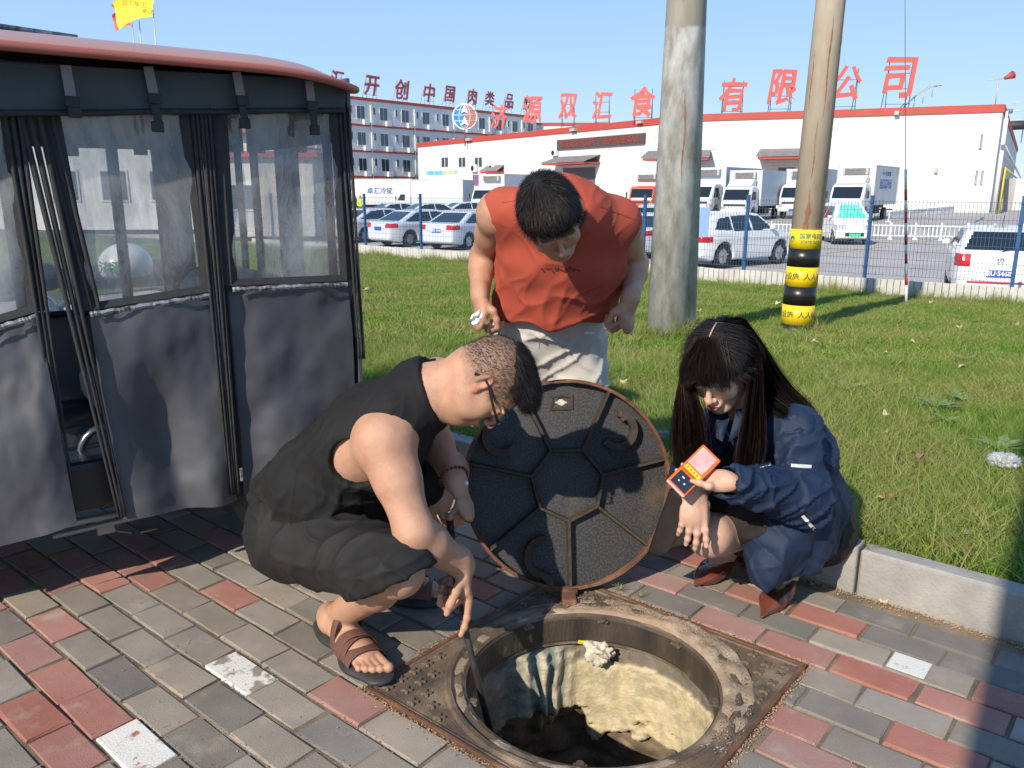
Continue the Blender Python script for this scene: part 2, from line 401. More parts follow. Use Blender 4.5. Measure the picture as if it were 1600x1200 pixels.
def brick_mesh(L, W, mat, var):
    key = (round(L, 2), round(W, 2), mat.name, var)
    if key not in BM:
        bm = bmesh.new(); r = random.Random(str(key)); bm_box(bm, (0, 0, -.03), (L, W, .06))
        top = [e for e in bm.edges if all(v.co.z > -.01 for v in e.verts)]
        bmesh.ops.bevel(bm, geom=top, offset=.0035, segments=1, affect='EDGES')
        for v in bm.verts: v.co.x += r.uniform(-.0035, .0035); v.co.y += r.uniform(-.0028, .0028); v.co.z += r.uniform(-.0012, .0008)
        me = bpy.data.meshes.new('brick'); bm.to_mesh(me); bm.free(); me.materials.append(mat); BM[key] = me
    return BM[key]
def brick_at(c, bm_target=None):
    a0, a1, d0, d1, k = c; L = a1-a0-.006-random.uniform(0, .006); W = d1-d0-.007-random.uniform(0, .004)
    P = rd((a0+a1)/2, (d0+d1)/2); p2 = np.array([P.x, P.y])
    mat = bm_red if near(p2, reds) else bm_white if near(p2, whites) else bm_white2 if near(p2, whites2) else bm_blue if (near(p2, darks) or random.random() < .22) else bm_grey
    P.z = random.uniform(-.0025, .0025)
    T = Matrix.Translation(P) @ (R13 @ Matrix.Rotation(random.uniform(-.012, .012), 3, 'X') @ Matrix.Rotation(random.uniform(-.006, .006), 3, 'Y') @ Matrix.Rotation(random.uniform(-.012, .012), 3, 'Z')).to_4x4()
    return T, L, W, mat
for c in vis:
    T, L, W, mat = brick_at(c)
    o = bpy.data.objects.new('brick', brick_mesh(L, W, mat, random.randrange(5))); link(o); o.parent = pave; o.matrix_local = T
V = []; F = []; MI = []
mats_ = [bm_grey, bm_blue, bm_red, bm_white, bm_white2]
for c in stuff:
    T, L, W, mat = brick_at(c); b0 = len(V); e = .004
    for zz, s in ((-.05, 0), (-e, 0), (0, e)):
        for sx, sy in ((-1, -1), (1, -1), (1, 1), (-1, 1)): V.append(T @ Vector((sx*(L/2-s), sy*(W/2-s), zz)))
    for r_ in (0, 4):
        for i in range(4): F.append((b0+r_+i, b0+r_+(i+1) % 4, b0+r_+4+(i+1) % 4, b0+r_+4+i)); MI.append(mats_.index(mat))
    F.append((b0+8, b0+9, b0+10, b0+11)); MI.append(mats_.index(mat))
me = mesh_from('brick', V, F)
for m in mats_: me.materials.append(m)
me.polygons.foreach_set('material_index', MI)
o = obj('brick_field', me, parent=pave); o['kind'] = 'stuff'
# small white painted patch on the right
G = gp(*wsmall); bm = bmesh.new(); bm_box(bm, (0, 0, 0), (.094, .088, .002), bev=.0008)
o = obj('painted_patch', bm, chipped('white_patch', (.3, .28, .25), (.60, .66)), pave); o.matrix_local = Matrix.Translation((G[0]+.002, G[1]-.004, .0040)) @ R13.to_4x4()

# parking lot markings, one sheet above the asphalt
def strip(a0, d0, a1, d1, w, mat, name='painted_line', par=lot):
    A = rd(a0, d0); B = rd(a1, d1); n = (B-A).normalized().cross(Vector((0, 0, 1)))*w/2; V = []; N = 24
    for i in range(N+1):
        P = A.lerp(B, i/N); d = P.x*E2[0]+P.y*E2[1]; P.z = lot_z(d)+.012; V += [P+n, P-n]
    return obj(name, mesh_from(name, V, [(2*i, 2*i+1, 2*i+3, 2*i+2) for i in range(N)]), mat, par)
m_ly = M('line_yellow', (.62, .52, .22), (.42, .36, .2), ns=2, rough=.8, world=True); m_lw = M('line_white', (.65, .65, .62), (.4, .38, .35), ns=2, rough=.8, world=True)
def px_ad(px, py): P = lot_at(px, py)[:2]; return P@E1, P@E2
for q0, q1, m_ in (((1290, 396), (1400, 383), m_ly), ((1400, 383), (1520, 366), m_ly), ((1180, 392), (1250, 380), m_lw), ((1040, 352), (1180, 346), m_lw)):
    strip(*px_ad(*q0), *px_ad(*q1), .14, m_)
# ================================================================== MANHOLE
HC = rd(FRC[0], FRC[1], 0); HR = .330; TH = R13.to_4x4()
m_iron = M('cast_iron_dusty', (.17, .115, .07), (.075, .06, .05), ns=9, rough=.8, metal=.25, bump=1, bs=220, c3=(.30, .22, .15), ns3=5, detail=8, c3r=(.46, .62))
m_ironb = M('cast_iron_black', (.045, .037, .030), (.095, .070, .050), ns=30, rough=.5, metal=.3, bump=1, bs=500, c3=(.13, .065, .03), ns3=6, c3r=(.6, .75), detail=8)
m_rust = M('rust_edge', (.20, .09, .045), (.11, .055, .035), ns=25, rough=.8, metal=.2, bump=1, bs=300, c3=(.28, .15, .08), ns3=9)
m_clay = M('dried_clay', (.34, .25, .17), (.27, .19, .125), ns=10, rough=1, bump=1, bs=120, c3=(.42, .34, .25), ns3=16, detail=9)
mf = thing('manhole', 'square cast iron manhole frame with cross studs around the open round hole', 'manhole', (HC.x, HC.y, 0), math.atan2(E1[1], E1[0]))
H_ = FRH
def ringsq(n=96):          # square plate with round hole
    V = []; F = []
    N = n
    for i in range(N):
        t = 2*math.pi*i/N; c, s = math.cos(t), math.sin(t); q = min(H_/max(abs(c), 1e-6), H_/max(abs(s), 1e-6))
        prof = [(q, -.09), (q, .004), (q-.012, .005), (q-.016, .001), (.388+.0, .001), (.381, .008), (.369, .008), (.360, .000), (.344, .000), (HR, -.006), (HR-.002, -.10), (HR+.02, -.105), (HR+.03, -.12)]
        prof[4] = (min(.388, q-.02), .001)
        for k, (r, z) in enumerate(prof):
            rr = min(r, q) if k < 4 else r
            V.append((rr*c, rr*s, z))
    K = 13
    for i in range(N):
        j = (i+1) % N
        for k in range(K-1): F.append((i*K+k, j*K+k, j*K+k+1, i*K+k+1))
    return V, F
# add exact corners: rotate sampling so that corners are sampled (N multiple of 8)
V, F = ringsq(96)
me = mesh_from('plate', V, F); pl = obj('frame_plate', me, m_iron, mf)
bm = bmesh.new()
for s in (-1, 1):
    bm_box(bm, (0, s*(H_+.004), -.006), (2*H_+.02, .010, .03), bev=.002); bm_box(bm, (s*(H_+.004), 0, -.0065), (.012, 2*H_+.005, .03), bev=.002)
obj('frame_border', bm, m_rust, mf)
bm0 = bmesh.new()
for ang in (math.pi/4, -math.pi/4):
    bm_box(bm0, (0, 0, 0), (.030, .0075, .006), Matrix.Rotation(ang, 3, 'Z'), bev=.0015)
sm = bpy.data.meshes.new('stud'); bm0.to_mesh(sm); bm0.free(); sm.materials.append(m_iron)
for i in range(-8, 9):
    for j in range(-8, 9):
        x, y = i*.047+.0, j*.047+(.0235 if i % 2 else 0)
        r = math.hypot(x, y)
        if max(abs(x), abs(y)) < H_-.028 and r > .412:
            o = bpy.data.objects.new('cross_stud', sm); link(o); o.parent = mf; o.location = (x, y, .0035); o.rotation_euler = (0, 0, random.uniform(-.1, .1))
# inner lugs on the ring
for t in (25, 75, 118, 160, 235, 300, 340):
    bm = bmesh.new(); a_ = math.radians(t); R_ = Matrix.Rotation(a_, 3, 'Z')
    bm_box(bm, R_ @ Vector((HR-.008, 0, -.016)), (.020, .034, .008), R_, bev=.003)
    bm_cyl(bm, R_ @ Vector((HR-.012, 0, -.014)), R_ @ Vector((HR-.012, 0, -.008)), .010, n=12)
    obj('lug', bm, m_iron, mf)
rw_ = lathe_bm([(HR-.001, -.010), (HR-.006, -.014), (HR-.006, -.085), (HR+.004, -.10)], 96); obj('ring_wall', rw_, M('ring_wall_black', (.03, .026, .022), (.09, .065, .045), ns=9, rough=.6, metal=.2, bump=1, bs=140, c3=(.22, .17, .12), ns3=14, c3r=(.60, .72), stretch=(1, 1, .25), detail=8), mf)
# dried clay smeared on the ring, thicker at the far and right side
def clay():
    V = []; F = []; N = 150; K = 16
    for i in range(N):
        t = 2*math.pi*i/N; c, s = math.cos(t), math.sin(t)
        P2 = R13 @ Vector((c, s, 0))      # world direction
        amt = max(0, .18+.82*max(0, P2.x*.75+P2.y*.55))
        for k in range(K):
            f = k/(K-1); r0, r1 = HR+.006, .380+.055*amt
            q = min(H_-.008, H_) / max(abs(c), abs(s)); r = min(r0+(r1-r0)*f, q)
            e = math.sin(math.pi*f)**.6
            n_ = fbm(np.array([[c*r*26, s*r*26, 3.]]), 3)[0]; n2 = vnoise(np.array([[c*r*90, s*r*90, 1.]]))[0]
            z = .006 + (.009*amt+.001)*e*(.6+.7*n_) + .0012*n2*e + (.003*n_-.010*(1-amt)) - (.009 if f in (0, 1) else 0)
            V.append((r*c, r*s, z))
    for i in range(N):
        j = (i+1) % N
        for k in range(K-1): F.append((i*K+k, j*K+k, j*K+k+1, i*K+k+1))
    return mesh_from('clay', V, F)
o = obj('clay_crust', clay(), m_clay, mf, smooth=True)

# the shaft below
def shaft():
    N, K = 200, 90; zs = [-.095 - .62*(k/(K-1)) for k in range(K)]
    T = np.array([2*math.pi*i/N for i in range(N)]); Z = np.array(zs)
    tt, zz = np.meshgrid(T, Z, indexing='ij'); c, s = np.cos(tt), np.sin(tt)      # world angles
    P = np.stack([c*.36, s*.36, zz], -1)
    n1 = fbm(P*7, 4, 3); n2 = fbm(P*26, 3, 9)
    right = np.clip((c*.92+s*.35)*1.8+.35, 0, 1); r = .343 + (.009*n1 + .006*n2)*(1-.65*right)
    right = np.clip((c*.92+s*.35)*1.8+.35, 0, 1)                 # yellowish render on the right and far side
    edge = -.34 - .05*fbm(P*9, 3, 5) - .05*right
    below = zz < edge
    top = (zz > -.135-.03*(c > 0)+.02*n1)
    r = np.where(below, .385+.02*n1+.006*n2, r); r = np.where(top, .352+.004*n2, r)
    # hanging lump of foam and old membrane, far left
    ang = np.arctan2(s, c); lump = np.exp(-((ang-math.radians(112))/.26)**2)
    fold = np.sin(ang*34+3*fbm(P*6, 2, 8)+zz*9)
    inl = (lump > .2) & (zz > -.40+.06*fbm(P*14, 2, 11)) & (zz < -.11)
    r = np.where(inl, r - .045*lump - .012*fold*lump, r)
    V = np.stack([c*r, s*r, zz], -1).reshape(-1, 3)
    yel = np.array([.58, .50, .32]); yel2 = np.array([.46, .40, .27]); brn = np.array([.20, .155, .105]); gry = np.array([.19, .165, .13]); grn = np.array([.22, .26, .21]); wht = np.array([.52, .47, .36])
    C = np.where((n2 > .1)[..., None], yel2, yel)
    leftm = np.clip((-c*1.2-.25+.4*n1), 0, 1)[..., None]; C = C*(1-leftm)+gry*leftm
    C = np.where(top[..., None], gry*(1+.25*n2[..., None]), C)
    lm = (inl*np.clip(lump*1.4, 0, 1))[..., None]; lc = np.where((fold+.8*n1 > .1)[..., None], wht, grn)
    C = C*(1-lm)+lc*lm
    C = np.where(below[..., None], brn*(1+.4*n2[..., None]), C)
    C = C.reshape(-1, 3)
    Q = []
    i = np.arange(N)[:, None]; k = np.arange(K-1)[None, :]; j = (i+1) % N
    Q = np.stack([i*K+k, i*K+k+1, j*K+k+1, j*K+k], -1).reshape(-1, 4)
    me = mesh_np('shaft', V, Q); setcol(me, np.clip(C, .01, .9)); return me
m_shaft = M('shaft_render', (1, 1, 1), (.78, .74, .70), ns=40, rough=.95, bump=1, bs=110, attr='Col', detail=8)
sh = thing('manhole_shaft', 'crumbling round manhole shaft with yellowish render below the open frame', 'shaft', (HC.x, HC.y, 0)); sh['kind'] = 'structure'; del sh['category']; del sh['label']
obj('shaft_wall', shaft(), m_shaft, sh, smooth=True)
bm = bmesh.new()
rr = random.Random(4)
fl = mesh_from('f', [(0, 0, -.70)]+[(.42*math.cos(t/24*2*math.pi)*r_/4, .42*math.sin(t/24*2*math.pi)*r_/4, -.70+rr.uniform(-.015, .015)) for r_ in (1, 2, 3, 4) for t in range(24)],
    [(0, 1+t, 1+(t+1) % 24) for t in range(24)]+[(1+24*q+t, 1+24*(q+1)+t, 1+24*(q+1)+(t+1) % 24, 1+24*q+(t+1) % 24) for q in range(3) for t in range(24)])
bm.free(); obj('shaft_floor', fl, M('shaft_mud', (.09, .07, .05), (.05, .04, .03), ns=8, rough=.7, bump=1, bs=60), sh)
# brick neck collar under the ring, seen at the right
# yellow strip and crumpled white foam at the far rim
def blob(name, c, r, seed, mat, amp=.3, fr=9, label=None, cat=None, sc=(1, 1, 1), h=None, parent=None):
    h = h or r/9; pr = [Ell((0, 0, 0), (r*sc[0], r*sc[1], r*sc[2]), k=.001)]
    def post(V, N): return V + N*(amp*r*fbm(V*fr/r/3, 3, seed))[:, None]
    V, Q = sdf_mesh(name, pr, h, post=post); o = obj(name, mesh_np(name, V, Q), mat, parent, smooth=True); o.location = c
    if label: tag(o, label, cat)
    return o
m_foam = M('foam_scrap', (.62, .58, .48), (.48, .43, .33), ns=30, rough=.95, bump=1, bs=200)
G = at(938, 1018, HC.y+.315)
blob('foam_scrap', (G[0], G[1], G[2]), .038, 3, m_foam, .5, 7, 'crumpled cream foam scrap stuck under the far rim of the open manhole', 'scrap', (1.1, .8, .75))
G = at(917, 1004, HC.y+.325)
o = obj('plastic_strip', box_bm((0, 0, 0), (.055, .006, .012), Matrix.Rotation(.1, 3, 'Y'), bev=.002), M('strip_yellow', (.55, .50, .03), rough=.4)); o.location = G; tag(o, 'short bright yellow plastic strip wedged under the far manhole rim', 'strip')
G = at(1072, 1000, HC.y+.28)
o = obj('root', tube_bm([(0, 0, .0), (.004, 0, -.03), (-.004, .003, -.055), (.003, .002, -.085), (-.003, 0, -.11)], [.0018, .003, .0035, .006, .002], 6), M('root_brown', (.10, .07, .045), rough=.9)); o.location = G+np.array([0, -.01, .02]); tag(o, 'thin dirty root hanging over the right of the manhole rim', 'root')

# ------------------------------------------------------------------ the open lid
LR = .335; lt = math.radians(17); yaw = math.radians(4)
lid = thing('manhole_cover', 'round rusty black manhole cover with seven ribs propped upright behind the open hole', 'manhole cover')
LB = Vector((.184, 2.335, .012))
# local frame: X right, Y up along the lid, Z out of the ribbed face (towards the camera)
lx = Vector((math.cos(yaw), math.sin(yaw), 0)); back_ = Vector((-math.sin(yaw), math.cos(yaw), 0)); ly = (Vector((0, 0, math.cos(lt))) + back_*math.sin(lt)); lzv = lx.cross(ly)
LC = LB + ly*LR
lid.matrix_world = Matrix(((lx.x, ly.x, lzv.x, LC.x), (lx.y, ly.y, lzv.y, LC.y), (lx.z, ly.z, lzv.z, LC.z), (0, 0, 0, 1)))
m_tar = M('tar_coating', (.016, .016, .018), (.055, .052, .050), ns=170, rough=.42, metal=.1, bump=.4, bs=420, c3=(.11, .075, .045), ns3=5, c3r=(.58, .8), detail=9, contrast=(.45, .6))
# face plate with its keyhole (a real opening)
def plate():
    bm = bmesh.new(); outer = [bm.verts.new((LR*.985*math.cos(2*math.pi*i/96), LR*.985*math.sin(2*math.pi*i/96), 0)) for i in range(96)]
    kh = []
    cx_, cy_ = -.012, .262
    pts = []
    for i in range(28):
        t = 2*math.pi*i/28; x = .021*math.cos(t); y = .0045*math.sin(t)
        if abs(x) < .011: y = math.copysign(.0105*math.sqrt(max(0, 1-(x/.0115)**2))**.7+.0, math.sin(t)) if abs(math.sin(t)) > .1 else y
        pts.append((x, y))
    kh = [bm.verts.new((cx_+x, cy_+y, 0)) for x, y in pts]
    e = [bm.edges.new((outer[i], outer[(i+1) % 96])) for i in range(96)] + [bm.edges.new((kh[i], kh[(i+1) % 28])) for i in range(28)]
    bmesh.ops.triangle_fill(bm, use_beauty=True, edges=e)
    r = bmesh.ops.extrude_face_region(bm, geom=list(bm.faces)); vs = [v for v in r['geom'] if isinstance(v, bmesh.types.BMVert)]
    bmesh.ops.translate(bm, verts=vs, vec=(0, 0, -.012)); bmesh.ops.recalc_face_normals(bm, faces=bm.faces); return bm
obj('face_plate', plate(), m_tar, lid)
rim = lathe_bm([(LR*.965, 0), (LR*.965, .034), (LR*.97, .036), (LR-.002, .034), (LR, .030), (LR, -.016), (LR-.006, -.018), (LR-.05, -.014)], 112)
for v in rim.verts:
    t = math.atan2(v.co.y, v.co.x)
    if v.co.z > .03 and abs(t-math.radians(93)) < .085: v.co.z -= .012
    if v.co.z > .03 and abs(t-math.radians(52)) < .035: v.co.z -= .008
obj('rim', rim, m_rust, lid, smooth=False)
hepR = .118; hv = [Vector((hepR*math.cos(math.radians(-90+360/7*i)), hepR*math.sin(math.radians(-90+360/7*i)), 0)) for i in range(7)]
def rib(a, b, h1=.036, w_=.010):
    bm = bmesh.new(); d = b-a; L = d.length; n = Vector((-d.y, d.x, 0))/L
    sec = [(-w_*.75, .001), (w_*.75, .001), (w_*.42, h1), (-w_*.42, h1)]
    A = [bm.verts.new(a+n*u+Vector((0, 0, v))) for u, v in sec]; B = [bm.verts.new(b+n*u+Vector((0, 0, v))) for u, v in sec]
    bm.faces.new(A); bm.faces.new(B[::-1])
    for i in range(4): bm.faces.new((A[(i+1) % 4], A[i], B[i], B[(i+1) % 4]))
    bmesh.ops.recalc_face_normals(bm, faces=bm.faces); return bm
for i in range(7):
    obj('hub_rib', rib(hv[i], hv[(i+1) % 7], .034), m_ironb, lid)
    o_ = hv[i].normalized()*(LR*.966); obj('radial_rib', rib(hv[i]*1.03, o_, .032), m_ironb, lid)
# hooks (spring bars)
def arcpts(cx_, cy_, r, a0, a1, n=20, z=.024): return [Vector((cx_+r*math.cos(math.radians(a0+(a1-a0)*i/n)), cy_+r*math.sin(math.radians(a0+(a1-a0)*i/n)), z)) for i in range(n+1)]
def hook(cx_, cy_, r, a0, a1, tail=None, block=None):
    bm = bmesh.new(); pts = arcpts(cx_, cy_, r, a0, a1)
    if tail: pts = pts + [Vector((tail[0], tail[1], .024))]
    prev = None
    for i, p in enumerate(pts):
        d = (pts[min(i+1, len(pts)-1)]-pts[max(0, i-1)]).normalized(); n = Vector((-d.y, d.x, 0))
        ring = [bm.verts.new(p+n*u+Vector((0, 0, v))) for u, v in ((-.011, -.015), (.011, -.015), (.011, .015), (-.011, .015))]
        if prev:
            for k in range(4): bm.faces.new((prev[k], prev[(k+1) % 4], ring[(k+1) % 4], ring[k]))
        else: bm.faces.new(ring[::-1])
        prev = ring
    bm.faces.new(prev)
    p = pts[0]; bm_box(bm, (p.x, p.y, .012), (.02, .02, .023), bev=.002)
    bmesh.ops.recalc_face_normals(bm, faces=bm.faces); h = obj('spring_hook', bm, m_ironb, lid)
    if block: obj('hook_block', box_bm((block[0], block[1], .016), (.022, .030, .034), Matrix.Rotation(math.radians(block[2]), 3, 'Z'), bev=.002), m_rust, h)
def lpx(px, py):       # pixel -> lid plane coordinates
    o = Vector((0, 0, CAMH)); r = Vector(ray(px, py)); t = (LC-o).dot(lzv)/r.dot(lzv); q = o+r*t-LC; return q.dot(lx), q.dot(ly)
c = lpx(783, 682); hook(c[0], c[1], .052, 150, 330, block=None)
c = lpx(962, 672); hook(c[0], c[1], .054, 75, -140, block=(*lpx(972, 650), 25))
c = lpx(850, 868); hook(c[0], c[1], .056, 95, 262, tail=lpx(858, 906), block=(*lpx(857, 905), 0))
k_ = obj('key_plate', box_bm((-.012, .262, .002), (.074, .050, .0035), bev=.001), m_ironb, lid)
# opening through the key plate: rebuild as a frame
bpy.data.objects.remove(k_)
bm = bmesh.new()
for c_, s_ in (((-.012, .282, .0025), (.076, .010, .006)), ((-.012, .242, .0025), (.076, .010, .006)), ((-.045, .262, .0022), (.010, .030, .0055)), ((.021, .262, .0022), (.010, .030, .0055))): bm_box(bm, c_, s_, bev=.001)
obj('key_plate', bm, m_ironb, lid)
# hinge tongue
bm = bmesh.new(); bm_box(bm, (0, 0, 0), (.045, .065, .022), bev=.004); bm_cyl(bm, (-.028, .03, .008), (.028, .03, .008), .012, n=12)
o = obj('hinge', bm, m_rust, mf); c = Vector((.178, 2.272, .012)); o.matrix_local = mf.matrix_basis.inverted() @ Matrix.Translation(c)
# ================================================================== POLES, STAY, FLAGS
m_conc = M('pole_concrete', (.40, .38, .34), (.32, .30, .26), ns=5, rough=.9, bump=.6, bs=70, c3=(.22, .17, .12), ns3=2.2, c3r=(.62, .85), stretch=(3, 3, .7), detail=8)
def pole_mat(name, base, base2, stain, zsplit=None, low=None):
    m = M(name, base, base2, ns=4, rough=.88, bump=.6, bs=80, stretch=(3, 3, .8), c3=stain, ns3=1.6, c3r=(.60, .72), detail=9)
    n = m.node_tree.nodes; l = m.node_tree.links; b = n['Principled BSDF']
    if zsplit:
        tc = n.new('ShaderNodeTexCoord'); sp = n.new('ShaderNodeSeparateXYZ'); l.new(tc.outputs['Object'], sp.inputs[0])
        nz = n.new('ShaderNodeTexNoise'); nz.inputs['Scale'].default_value = 5; nz.inputs['Detail'].default_value = 8; l.new(tc.outputs['Object'], nz.inputs[0])
        ad = n.new('ShaderNodeMath'); ad.operation = 'MULTIPLY_ADD'; ad.inputs[1].default_value = .10; l.new(nz.outputs[0], ad.inputs[0]); l.new(sp.outputs[2], ad.inputs[2])
        mr = n.new('ShaderNodeMapRange'); mr.inputs['From Min'].default_value = zsplit+.03; mr.inputs['From Max'].default_value = zsplit+.06; l.new(ad.outputs[0], mr.inputs['Value'])
        old = b.inputs['Base Color'].links[0].from_socket
        n2 = n.new('ShaderNodeTexNoise'); n2.inputs['Scale'].default_value = 2.2; n2.inputs['Detail'].default_value = 9; n2.inputs['Roughness'].default_value = .65
        mp = n.new('ShaderNodeMapping'); mp.inputs['Scale'].default_value = (3, 3, 1.2); l.new(tc.outputs['Object'], mp.inputs[0]); l.new(mp.outputs[0], n2.inputs[0])
        cr = n.new('ShaderNodeValToRGB'); l.new(n2.outputs[0], cr.inputs[0]); e = cr.color_ramp.elements
        e[0].position = .38; e[0].color = (*low[0], 1); e[1].position = .66; e[1].color = (*low[1], 1); x = cr.color_ramp.elements.new(.52); x.color = (*low[2], 1)
        mx = n.new('ShaderNodeMix'); mx.data_type = 'RGBA'; l.new(mr.outputs[0], mx.inputs[0]); l.new(cr.outputs[0], mx.inputs[6]); l.new(old, mx.inputs[7]); l.new(mx.outputs[2], b.inputs['Base Color'])
    return m
def pole(px0, py0, px1, py1, w0, w1, name, label, mat, zup=3.2):
    P = Vector(lawn_at(px0, py0)); depth = proj(P)[2]; r0 = w0/2*depth/FPX
    T = Vector(at(px1, py1, P.y)); dep1 = proj(T)[2]; r1 = w1/2*dep1/FPX; d = (T-P).normalized(); L = (T-P).length
    o = thing(name, label, 'utility pole', P-d*.1)
    o.rotation_mode = 'QUATERNION'; o.rotation_quaternion = d.to_track_quat('Z', 'Y'); L2 = 8.5; rt = max(.07, r0+(r1-r0)*L2/L)
    bm = bmesh.new(); bm_cyl(bm, (0, 0, -.3), (0, 0, L2), r0, rt, n=48); s = obj('shaft', bm, mat, o)
    return o, P, d, r0, (rt-r0)/L2
m1 = pole_mat('pole_grey_patched', (.36, .325, .27), (.30, .27, .225), (.22, .15, .09), 2.9, ((.30, .28, .24), (.62, .62, .60), (.45, .45, .435)))
p1, P1, d1, r1_, k1 = pole(1048, 524, 1073, 0, 78, 59, 'utility_pole', 'thick grey concrete pole with a pale patched lower half, standing left of the banded pole', m1)
m2 = pole_mat('pole_tan', (.46, .385, .30), (.40, .33, .25), (.30, .16, .09))
p2, P2, d2, r2_, k2 = pole(1244, 513, 1298, 0, 47, 45, 'utility_pole', 'leaning tan concrete pole with a yellow and black banded sleeve', m2)
# rust streaks and a seam on the leaning pole (raised seam is geometry)
crv = bmesh.new(); rr = random.Random(3)
pts = [(0, 0, 0)]
def on_pole(r, k, z, ang, e=.001): R_ = r+k*z+e; return Vector((R_*math.cos(ang), R_*math.sin(ang), z))
q2 = p2.rotation_quaternion
# angle (in the pole's own frame) that faces the camera
def cam_angle(p, q): v = q.inverted() @ (Vector((0, 0, CAMH))-Vector(p)); return math.atan2(v.y, v.x)
ca2 = cam_angle(P2, q2); ca1 = cam_angle(P1, p1.rotation_quaternion)
bm = bmesh.new(); pts = [on_pole(r2_, k2, .95+i*.06, ca2+math.radians(68)+rr.uniform(-.03, .03), .0005) for i in range(60)]
bm_tube(bm, pts, [.004+rr.uniform(0, .006) for _ in pts], 6); obj('seam', bm, M('seam_dark', (.10, .08, .06), (.05, .04, .03), ns=20, rough=1, bump=1, bs=50), p2)
m_st = M('rust_stain', (.20, .075, .045), (.27, .16, .10), ns=14, rough=.9, stretch=(1, 1, .3))
def stain(p, r, k, z0, z1, ang, w0, w1, seed):
    bm = bmesh.new(); rr = random.Random(seed); N = 26; L = []
    for i in range(N+1):
        f = i/N; z = z0+(z1-z0)*f; hw = (w0+(w1-w0)*f)*math.sin(math.pi*min(1, f*1.02+.01))**.5*(1+.5*rr.uniform(-1, 1)); c = ang+.03*math.sin(f*9+seed)
        L.append([bm.verts.new(on_pole(r, k, z, c+hw*s, .0012)) for s in (-1, -.3, .3, 1)])
    for A, B in zip(L, L[1:]):
        for j in range(3): bm.faces.new((A[j], A[j+1], B[j+1], B[j]))
    return obj('rust_streak', bm, m_st, p)
stain(p2, r2_, k2, 1.02, 1.62, ca2-.05, .20, .10, 2); stain(p2, r2_, k2, 1.7, 2.3, ca2-.02, .03, .05, 5); stain(p2, r2_, k2, 2.3, 3.3, ca2+.30, .03, .07, 6); stain(p2, r2_, k2, 2.4, 3.0, ca2-.75, .03, .05, 8)
stain(p1, r1_, k1, 3.1, 3.35, ca1-.15, .03, .05, 4); stain(p1, r1_, k1, 1.55, 2.35, ca1+.15, .02, .05, 9)
# bands of the sleeve: axis positions measured from the photograph
def axis_t(px, py):    # distance along the leaning axis
    P = np.array(P2); d = np.array(d2); best = min((abs(proj(P+d*t)[1]-py), t) for t in np.linspace(-.1, 3, 3101)); return best[1]+.1
ys = [358, 388, 416, 446.5, 475, 505]
m_yel = M('band_yellow', (.80, .56, .01), (.72, .50, .01), ns=6, rough=.45); m_blk = M('band_black', (.012, .012, .012), rough=.35)
zs = [axis_t(0, y) for y in ys]
m_ink = M('band_ink', (.03, .06, .02), rough=.6); m_green = M('logo_green', (.0, .18, .10), rough=.5)
for i in range(5):
    zt, zb = zs[i], zs[i+1]; bm = bmesh.new(); bm_cyl(bm, (0, 0, zb+.001), (0, 0, zt-.001), r2_+k2*zb+.006, r2_+k2*zt+.006, n=48)
    bd = obj('sleeve_band', bm, m_yel if i % 2 == 0 else m_blk, p2)
    if i % 2 == 0:
        zc = (zt+zb)/2; Rr = r2_+k2*zc+.0065
        def wrap(s, size, ang0, dz, mat, nm='lettering', bold=.0):
            me = text_mesh(s, size, .0, bold); 
            # curve it round the band
            for v in me.vertices:
                a_ = ang0 + v.co.x/Rr; z_ = zc+dz+v.co.y; v.co = Vector((Rr*1.004*math.cos(a_), Rr*1.004*math.sin(a_), z_))
            me.materials.append(mat); return obj(nm, me, None, bd)
        if i == 0:
            wrap('国家电网', .062, ca2+.35, .030, m_green, bold=.0012); wrap('STATE GRID', .040, ca2+.38, -.030, m_green, bold=.001)
            bm = bmesh.new()
            for r_ in range(12):
                for j in range(24): pass
            R0 = .034; cen = ca2-.93
            vs = [bm.verts.new((Rr*1.005*math.cos(cen+R0*math.cos(t)/Rr), Rr*1.005*math.sin(cen+R0*math.cos(t)/Rr), zc+R0*math.sin(t))) for t in [2*math.pi*q/24 for q in range(24)]]
            bm.faces.new(vs); obj('round_emblem', bm, m_green, bd)
        else:
            wrap('力设施  人人有责', .078, ca2+(.22 if i == 2 else .10), .0, m_ink, bold=.001)
bm = bmesh.new(); bm_cyl(bm, (0, 0, .0), (0, 0, zs[5]-.001), r2_+.006, r2_+.0055, n=48); obj('sleeve_foot', bm, m_blk, p2)

# stay wire with red and white guard
S0 = Vector(lawn_at(1416, 474)); S1 = Vector(at(1414, 0, S0.y)); sdv = (S1-S0).normalized()
st = thing('stay_wire', 'thin vertical stay wire with a red and white banded guard tube, standing on the lawn', 'stay wire', S0)
st.rotation_mode = 'QUATERNION'; st.rotation_quaternion = sdv.to_track_quat('Z', 'Y')
obj('wire', tube_bm([(0, 0, 0), (0, 0, 9)], .006, 6), M('wire_steel', (.3, .3, .3), rough=.4, metal=.8), st)
dep = proj(S0)[2]; pxm = dep/FPX
mr_, mw_ = M('guard_red', (.55, .05, .035), rough=.5), M('guard_white', (.75, .74, .70), rough=.5)
yy = [474, 445, 430, 412, 398, 383, 368, 350, 333, 316, 300, 270]
for i in range(11):
    z0, z1 = (474-yy[i])*pxm*1.0, (474-yy[i+1])*pxm*1.0
    bm = bmesh.new(); bm_cyl(bm, (0, 0, z0), (0, 0, z1), .022 if i < 10 else .02, n=12); obj('guard_tube', bm, (mw_ if i % 2 == 0 else mr_), st)
obj('ground_loop', tube_bm([(0, 0, .02), (.05, 0, -.02), (.09, 0, -.06)], .02, 6), M('loop_rust', (.12, .1, .08), rough=.8), st)

